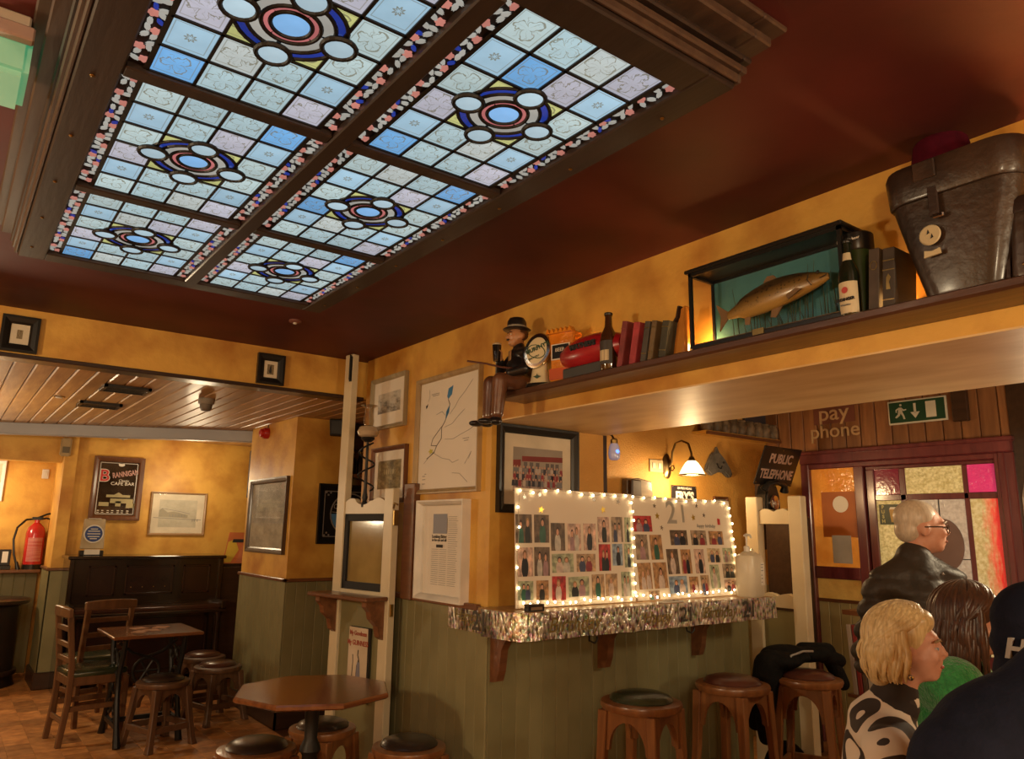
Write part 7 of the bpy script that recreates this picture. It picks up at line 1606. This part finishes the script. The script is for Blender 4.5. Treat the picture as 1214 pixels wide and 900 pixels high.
blob('trousers', [('c', (-.09, 0, .9), (-.1, 0, .5), .105, .08), ('c', (-.1, 0, .5), (-.1, .02, .07), .08, .06), ('c', (.09, 0, .9), (.1, .02, .5), .105, .08), ('c', (.1, .02, .5), (.1, 0, .07), .08, .06), ('e', (0, 0, .93), (.18, .13, .1))], .014, mat('dark_trousers', (.02, .02, .025), rough=.8), M_, it=4)
for s_ in (-1, 1): blob('shoe', [('e', (s_*.1, .02, .05), (.045, .07, .05)), ('e', (s_*.1, .12, .035), (.045, .09, .035))], .012, BLACK, M_, it=2)
GH = hairmat('white_grey_hair', (.58, .50, .40), (.42, .35, .27))
R3 = Matrix.Rotation(tr, 3, 'Z'); ho = Vector(hc)
hq = lambda *p: ho+R3 @ Vector(p)
blob('hair', [('e', hq(-.022, 0, .044), (.092, .079, .082), (0, 0, tr)), ('e', hq(-.055, 0, -.01), (.056, .068, .058), (0, 0, tr))], .008, GH, M_, it=3)
b = MB(); b.tube([hq(-.012, -.082, .004), hq(.04, -.076, .006), (hq(.088, -.06, .004))], .0032, 6); b.tube([hq(-.012, .082, .004), hq(.088, .06, .004)], .0032, 6)
for s_ in (-1, 1): b.tube([hq(.098+.004*math.cos(q*PI/6), s_*.034+.024*math.cos(q*PI/6), -.004+.019*math.sin(q*PI/6)) for q in range(12)], .0022, 5, closed=True)
b.tube([hq(.104, -.012, .0), hq(.11, 0, .004), hq(.104, .012, 0)], .0022, 5); b.build('glasses', mat('dark_spectacle', (.05, .03, .02), rough=.3), M_, smooth=True)
MB().tube([(.06, -.085, HZ-.19), (.10, -.06, HZ-.21), (.13, -.05, HZ-.235)], .006, 6).build('collar_piping', mat('grey_piping', (.3, .27, .24)), M_, smooth=True)
# ---- bench carrying the seated guests
def guest_stool(px_, py_, D, lb): g_, _ = ground(px_, py_, D); stool(lb, .455, .16, PADK, (g_.x, g_.y, 0), .2, 'low stools under the seated guests')
guest_stool(1028, 800, 2.3, 'low stool carrying the blonde person in the swirl top'); guest_stool(1110, 800, 2.7, 'low stool carrying the dark haired person in green'); guest_stool(1215, 800, 1.75, 'low stool carrying the person in the navy hat')
def seated(P, hc, tr, s, skin, dx_=-.05, sh=.17, yaw=0):
    H = hc[2]; ox_ = hc[0]+dx_
    pr_ = headprims(hc, s, tr)
    pr_ += [('c', (ox_, 0, H-.34), (ox_-.02, 0, .60), .08, .11), ('c', (ox_, -sh, H-.29), (ox_+.03, -sh-.03, H-.53), .045, .04), ('c', (ox_+.03, -sh-.03, H-.53), (ox_+.26, -sh+.06, H-.55), .038, .028), ('c', (ox_, sh, H-.29), (ox_+.03, sh+.03, H-.53), .045, .04), ('c', (ox_+.03, sh+.03, H-.53), (ox_+.26, sh-.06, H-.55), .038, .028)]
    for sd_ in (-1, 1): pr_ += [('c', (ox_-.02, sd_*.09, .57), (ox_+.40, sd_*.1, .56), .085, .06), ('c', (ox_+.40, sd_*.1, .55), (ox_+.40, sd_*.1, .08), .058, .04), ('e', (ox_+.45, sd_*.1, .04), (.1, .04, .04))]
    pr_ += handprims((ox_+.28, -sh+.07, H-.55), (1, .3, 0), 1)+handprims((ox_+.28, sh-.07, H-.55), (1, -.3, 0), -1)
    blob('body', pr_, .0088, skin, P, it=4)
    blob('trousers', [('c', (ox_-.02, sd_*.09, .57), (ox_+.40, sd_*.1, .56), .10, .075) for sd_ in (-1, 1)]+[('c', (ox_+.40, sd_*.1, .55), (ox_+.40, sd_*.1, .12), .075, .055) for sd_ in (-1, 1)]+[('e', (ox_-.02, 0, .57), (.13, .18, .1))], .016, mat('dark_jeans', (.015, .018, .03), rough=.8), P, it=3)
def top(P, name, m, hc, dx_, sh, vox=.010, it=4, fat=1, post=None, collar=None, extra=()):
    H = hc[2]; ox_ = hc[0]+dx_
    pr_ = [('c', (ox_, 0, H-.30), (ox_-.02, 0, .58), .115*fat, .145*fat), ('e', (ox_, 0, H-.245), (.10*fat, sh+.03, .07)), ('c', (hc[0]-.045, 0, H-.16), (ox_, 0, H-.23), .068, .10), ('e', (ox_-.01, 0, H-.45), (.125*fat, .19*fat, .2))]
    for sd_ in (-1, 1): pr_ += [('c', (ox_, sd_*sh, H-.265), (ox_+.03, sd_*(sh+.035), H-.53), .070, .058), ('c', (ox_+.03, sd_*(sh+.035), H-.53), (ox_+.22, sd_*(sh-.04), H-.55), .055, .04)]
    if collar: pr_ += [('c', (hc[0]-.04, 0, H-.22), (hc[0]-.033, 0, H-.19), collar, collar*.95)]
    return blob(name, pr_+list(extra), vox, m, P, it=it, post=post)
# ---- blonde person in a black and white swirl top
D = 2.3; g, zt_ = ground(1068, 716, D)
B_ = thing('person', 'blonde person with a drop earring in a black and white swirl top', 'person', g, -YAW-.40)
hc = (.008, 0, zt_-.122); tr = .0
seated(B_, hc, tr, .93, SKINP, -.085, .17)
ZEB = bpy.data.materials.new('swirl_print_cloth'); ZEB.use_nodes = True; nt = ZEB.node_tree; bs_ = nt.nodes['Principled BSDF']; bs_.inputs['Roughness'].default_value = .7
tc = N(nt, 'ShaderNodeTexCoord'); nz = N(nt, 'ShaderNodeTexNoise'); nz.inputs['Scale'].default_value = 7; nz.inputs['Detail'].default_value = 0; nt.links.new(tc.outputs['Object'], nz.inputs['Vector'])
mm = N(nt, 'ShaderNodeMath', operation='MULTIPLY'); mm.inputs[1].default_value = 26; nt.links.new(nz.outputs[0], mm.inputs[0]); sn = N(nt, 'ShaderNodeMath', operation='SINE'); nt.links.new(mm.outputs[0], sn.inputs[0])
rp = N(nt, 'ShaderNodeValToRGB'); rp.color_ramp.interpolation = 'CONSTANT'; rp.color_ramp.elements[0].color = (.035, .026, .022, 1); rp.color_ramp.elements[1].position = .43; rp.color_ramp.elements[1].color = (.68, .60, .50, 1)
mr = N(nt, 'ShaderNodeMapRange'); mr.inputs[1].default_value = -1; nt.links.new(sn.outputs[0], mr.inputs[0]); nt.links.new(mr.outputs[0], rp.inputs[0]); nt.links.new(rp.outputs[0], bs_.inputs['Base Color'])
top(B_, 'swirl_top', ZEB, hc, -.085, .175)
blob('black_collar', [('c', (hc[0]-.042, 0, hc[2]-.135), (hc[0]-.05, 0, hc[2]-.165), .064, .074)], .009, mat('black_collar_cloth', (.03, .022, .02), rough=.8), B_, it=3)
face_parts(B_, hc, .93, tr, eye=(.2, .25, .3), brow=(.3, .2, .1))
BL_ = hairmat('blonde_hair', (.70, .53, .27), (.42, .28, .11))
blob('hair', [('e', Vector(hc)+Vector((-.03, 0, .04)), (.096, .086, .088)), ('e', Vector(hc)+Vector((-.07, 0, -.03)), (.062, .082, .09)), ('e', Vector(hc)+Vector((-.078, 0, -.075)), (.045, .074, .05)), ('e', Vector(hc)+Vector((.03, 0, .075)), (.05, .066, .04))], .009, BL_, B_, it=3)
locks('hair_locks', B_, hc, .95, tr, 330, .115, BL_, .010, 1.6, 3, 2.15, .012)
R3 = Matrix.Rotation(tr, 3, 'Z'); ep = Vector(hc)+R3 @ Vector((-.004, -.082, -.05))
b = MB(); b.ell(ep, (.005, .004, .005), 8, 6); b.tube([ep, ep+Vector((0, -.002, -.02))], .0012, 5); b.ell(ep+Vector((0, -.002, -.028)), (.009, .004, .009), 10, 8); b.build('earring', CHROME, B_, smooth=True)
# ---- dark haired person in a green knit
D = 2.7; g, zt_ = ground(1144, 695, D)
K_ = thing('person', 'dark haired person in a bright green knitted jumper', 'person', g, -YAW-.36)
hc = (.012, 0, zt_-.125); tr = .0
seated(K_, hc, tr, 1.0, SKINP, -.05, .19)
KNIT = mat('green_knit', (.035, .30, .075), (.02, .20, .05), rough=.85, scale=60, bump=1.0, bscale=110, sheen=.4)
top(K_, 'knitted_jumper', KNIT, hc, -.10, .20, fat=1.15, collar=.09, extra=[('e', (hc[0]-.13, 0, hc[2]-.20), (.10, .20, .10)), ('e', (hc[0]-.10, -.14, hc[2]-.19), (.10, .09, .09))])
rb = MB()
for k in range(5): rb.tube([(hc[0]-.05+.085*math.cos(q*PI/10), .095*math.sin(q*PI/10), hc[2]-.185-k*.014-.012*math.cos(q*PI/10)) for q in range(20)], .0085, 6, closed=True)
rb.build('roll_collar', KNIT, K_, smooth=True)
face_parts(K_, hc, 1.0, tr, brow=(.04, .02, .01))
DKH = hairmat('dark_brown_hair', (.075, .028, .014), (.028, .011, .007))
blob('hair', [('e', Vector(hc)+Vector((-.022, 0, .042)), (.099, .088, .088)), ('e', Vector(hc)+Vector((-.06, 0, -.04)), (.066, .084, .1)), ('e', Vector(hc)+Vector((-.07, 0, -.13)), (.055, .08, .08)), ('e', Vector(hc)+Vector((.04, 0, .07)), (.05, .07, .045))], .009, DKH, K_, it=3)
locks('hair_locks', K_, hc, 1.05, tr, 330, .19, DKH, .010, 1.35, 5, 1.65, .015)
# ---- person in a navy cap at the right edge
D = 1.75; g, zt_ = ground(1232, 690, D)
N_ = thing('person', 'person in a navy knitted hat with pale lettering at the right edge', 'person', g, -YAW)
NAVY = mat('navy_cloth', (.010, .012, .026), (.007, .009, .019), rough=.9, scale=30, bump=.15, bscale=150, spec=.2)
hc = (.0, 0, zt_-.14); tr = .1
seated(N_, hc, tr, 1.0, SKIN, -.03, .19)
top(N_, 'navy_sweater', NAVY, hc, -.04, .20, vox=.012, fat=1.1, collar=.085)
face_parts(N_, hc, 1.0, tr)
blob('knitted_hat', [('e', Vector(hc)+Vector((-.008, 0, .052)), (.106, .09, .092)), ('e', Vector(hc)+Vector((-.03, 0, .0)), (.09, .088, .06)), ('e', Vector(hc)+Vector((-.05, 0, -.07)), (.068, .08, .075))], .009, NAVY, N_, it=3)
o = text(N_, 'H', .06, Vector(hc)+Vector((-.104, -.045, -.005)), mat('grey_letter', (.4, .38, .36), rough=.7), ext=.006, shear=.25, bold=.002, rot=(PI/2, 0, -1.05), name='hat_letter')
# ---- navy shoulder in the foreground
D = 1.08; g, zt_ = ground(1214, 760, D)
S_ = thing('person', 'large foreground person in a dark navy jumper, shoulder only', 'person', g, -YAW)
hc = (.16, .0, zt_+.17); tr = .3
H = hc[2]
pr_ = headprims(hc, 1, tr)+[('c', (.10, 0, H-.37), (.08, 0, .9), .09, .13), ('c', (-.10, -.02, H-.33), (-.13, -.02, H-.62), .05, .045), ('c', (-.13, -.02, H-.62), (.06, .2, H-.60), .042, .032), ('c', (.30, 0, H-.30), (.34, 0, H-.58), .05, .045), ('c', (.34, 0, H-.58), (.24, .24, H-.60), .042, .032), ('c', (.0, 0, .9), (.0, .05, .5), .1, .07), ('c', (0, .05, .5), (0, .02, .06), .07, .045), ('c', (.2, 0, .9), (.22, .05, .5), .1, .07), ('c', (.22, .05, .5), (.22, .02, .06), .07, .045)]
pr_ += handprims((.08, .21, H-.60), (1, .6, 0), 1)+handprims((.22, .26, H-.60), (-1, .6, 0), -1)
blob('body', pr_, .011, SKIN, S_, it=4)
face_parts(S_, hc, 1, tr)
blob('navy_jumper', [('c', (.10, 0, H-.34), (.08, 0, .82), .16, .19), ('e', (.09, .0, H-.30), (.235, .125, .10)), ('e', (.09, .02, H-.5), (.225, .17, .25)), ('c', (-.10, -.02, H-.345), (-.14, -.02, H-.62), .088, .08), ('c', (-.15, -.02, H-.62), (.05, .19, H-.60), .072, .05), ('c', (.28, 0, H-.33), (.34, 0, H-.58), .088, .078), ('c', (.34, 0, H-.58), (.25, .22, H-.60), .07, .05), ('c', (.11, 0, H-.22), (.125, 0, H-.165), .10, .074), ('e', (.10, 0, H-.24), (.13, .10, .06)), ('c', (-.05, 0, H-.315), (.08, 0, H-.225), .07, .08)], .012, NAVY, S_, it=6)
blob('trousers', [('c', (.0, 0, .88), (.0, .05, .5), .12, .085), ('c', (0, .05, .5), (0, .02, .08), .085, .06), ('c', (.2, 0, .88), (.22, .05, .5), .12, .085), ('c', (.22, .05, .5), (.22, .02, .08), .085, .06), ('e', (.1, 0, .9), (.2, .15, .1))], .016, mat('dark_jeans', (.015, .018, .03)), S_, it=3)
for x_ in (0, .22): blob('shoe', [('e', (x_, .03, .045), (.045, .07, .045)), ('e', (x_, .13, .032), (.045, .09, .032))], .012, BLACK, S_, it=2)
blob('hair', [('e', Vector(hc)+Vector((-.022, 0, .042)), (.095, .082, .084)), ('e', Vector(hc)+Vector((-.05, 0, -.02)), (.055, .074, .06))], .009, DKH, S_, it=3)
locks('hair_locks', S_, hc, .96, tr, 260, .045, DKH, .009, 1.3, 9, 1.7, .0)
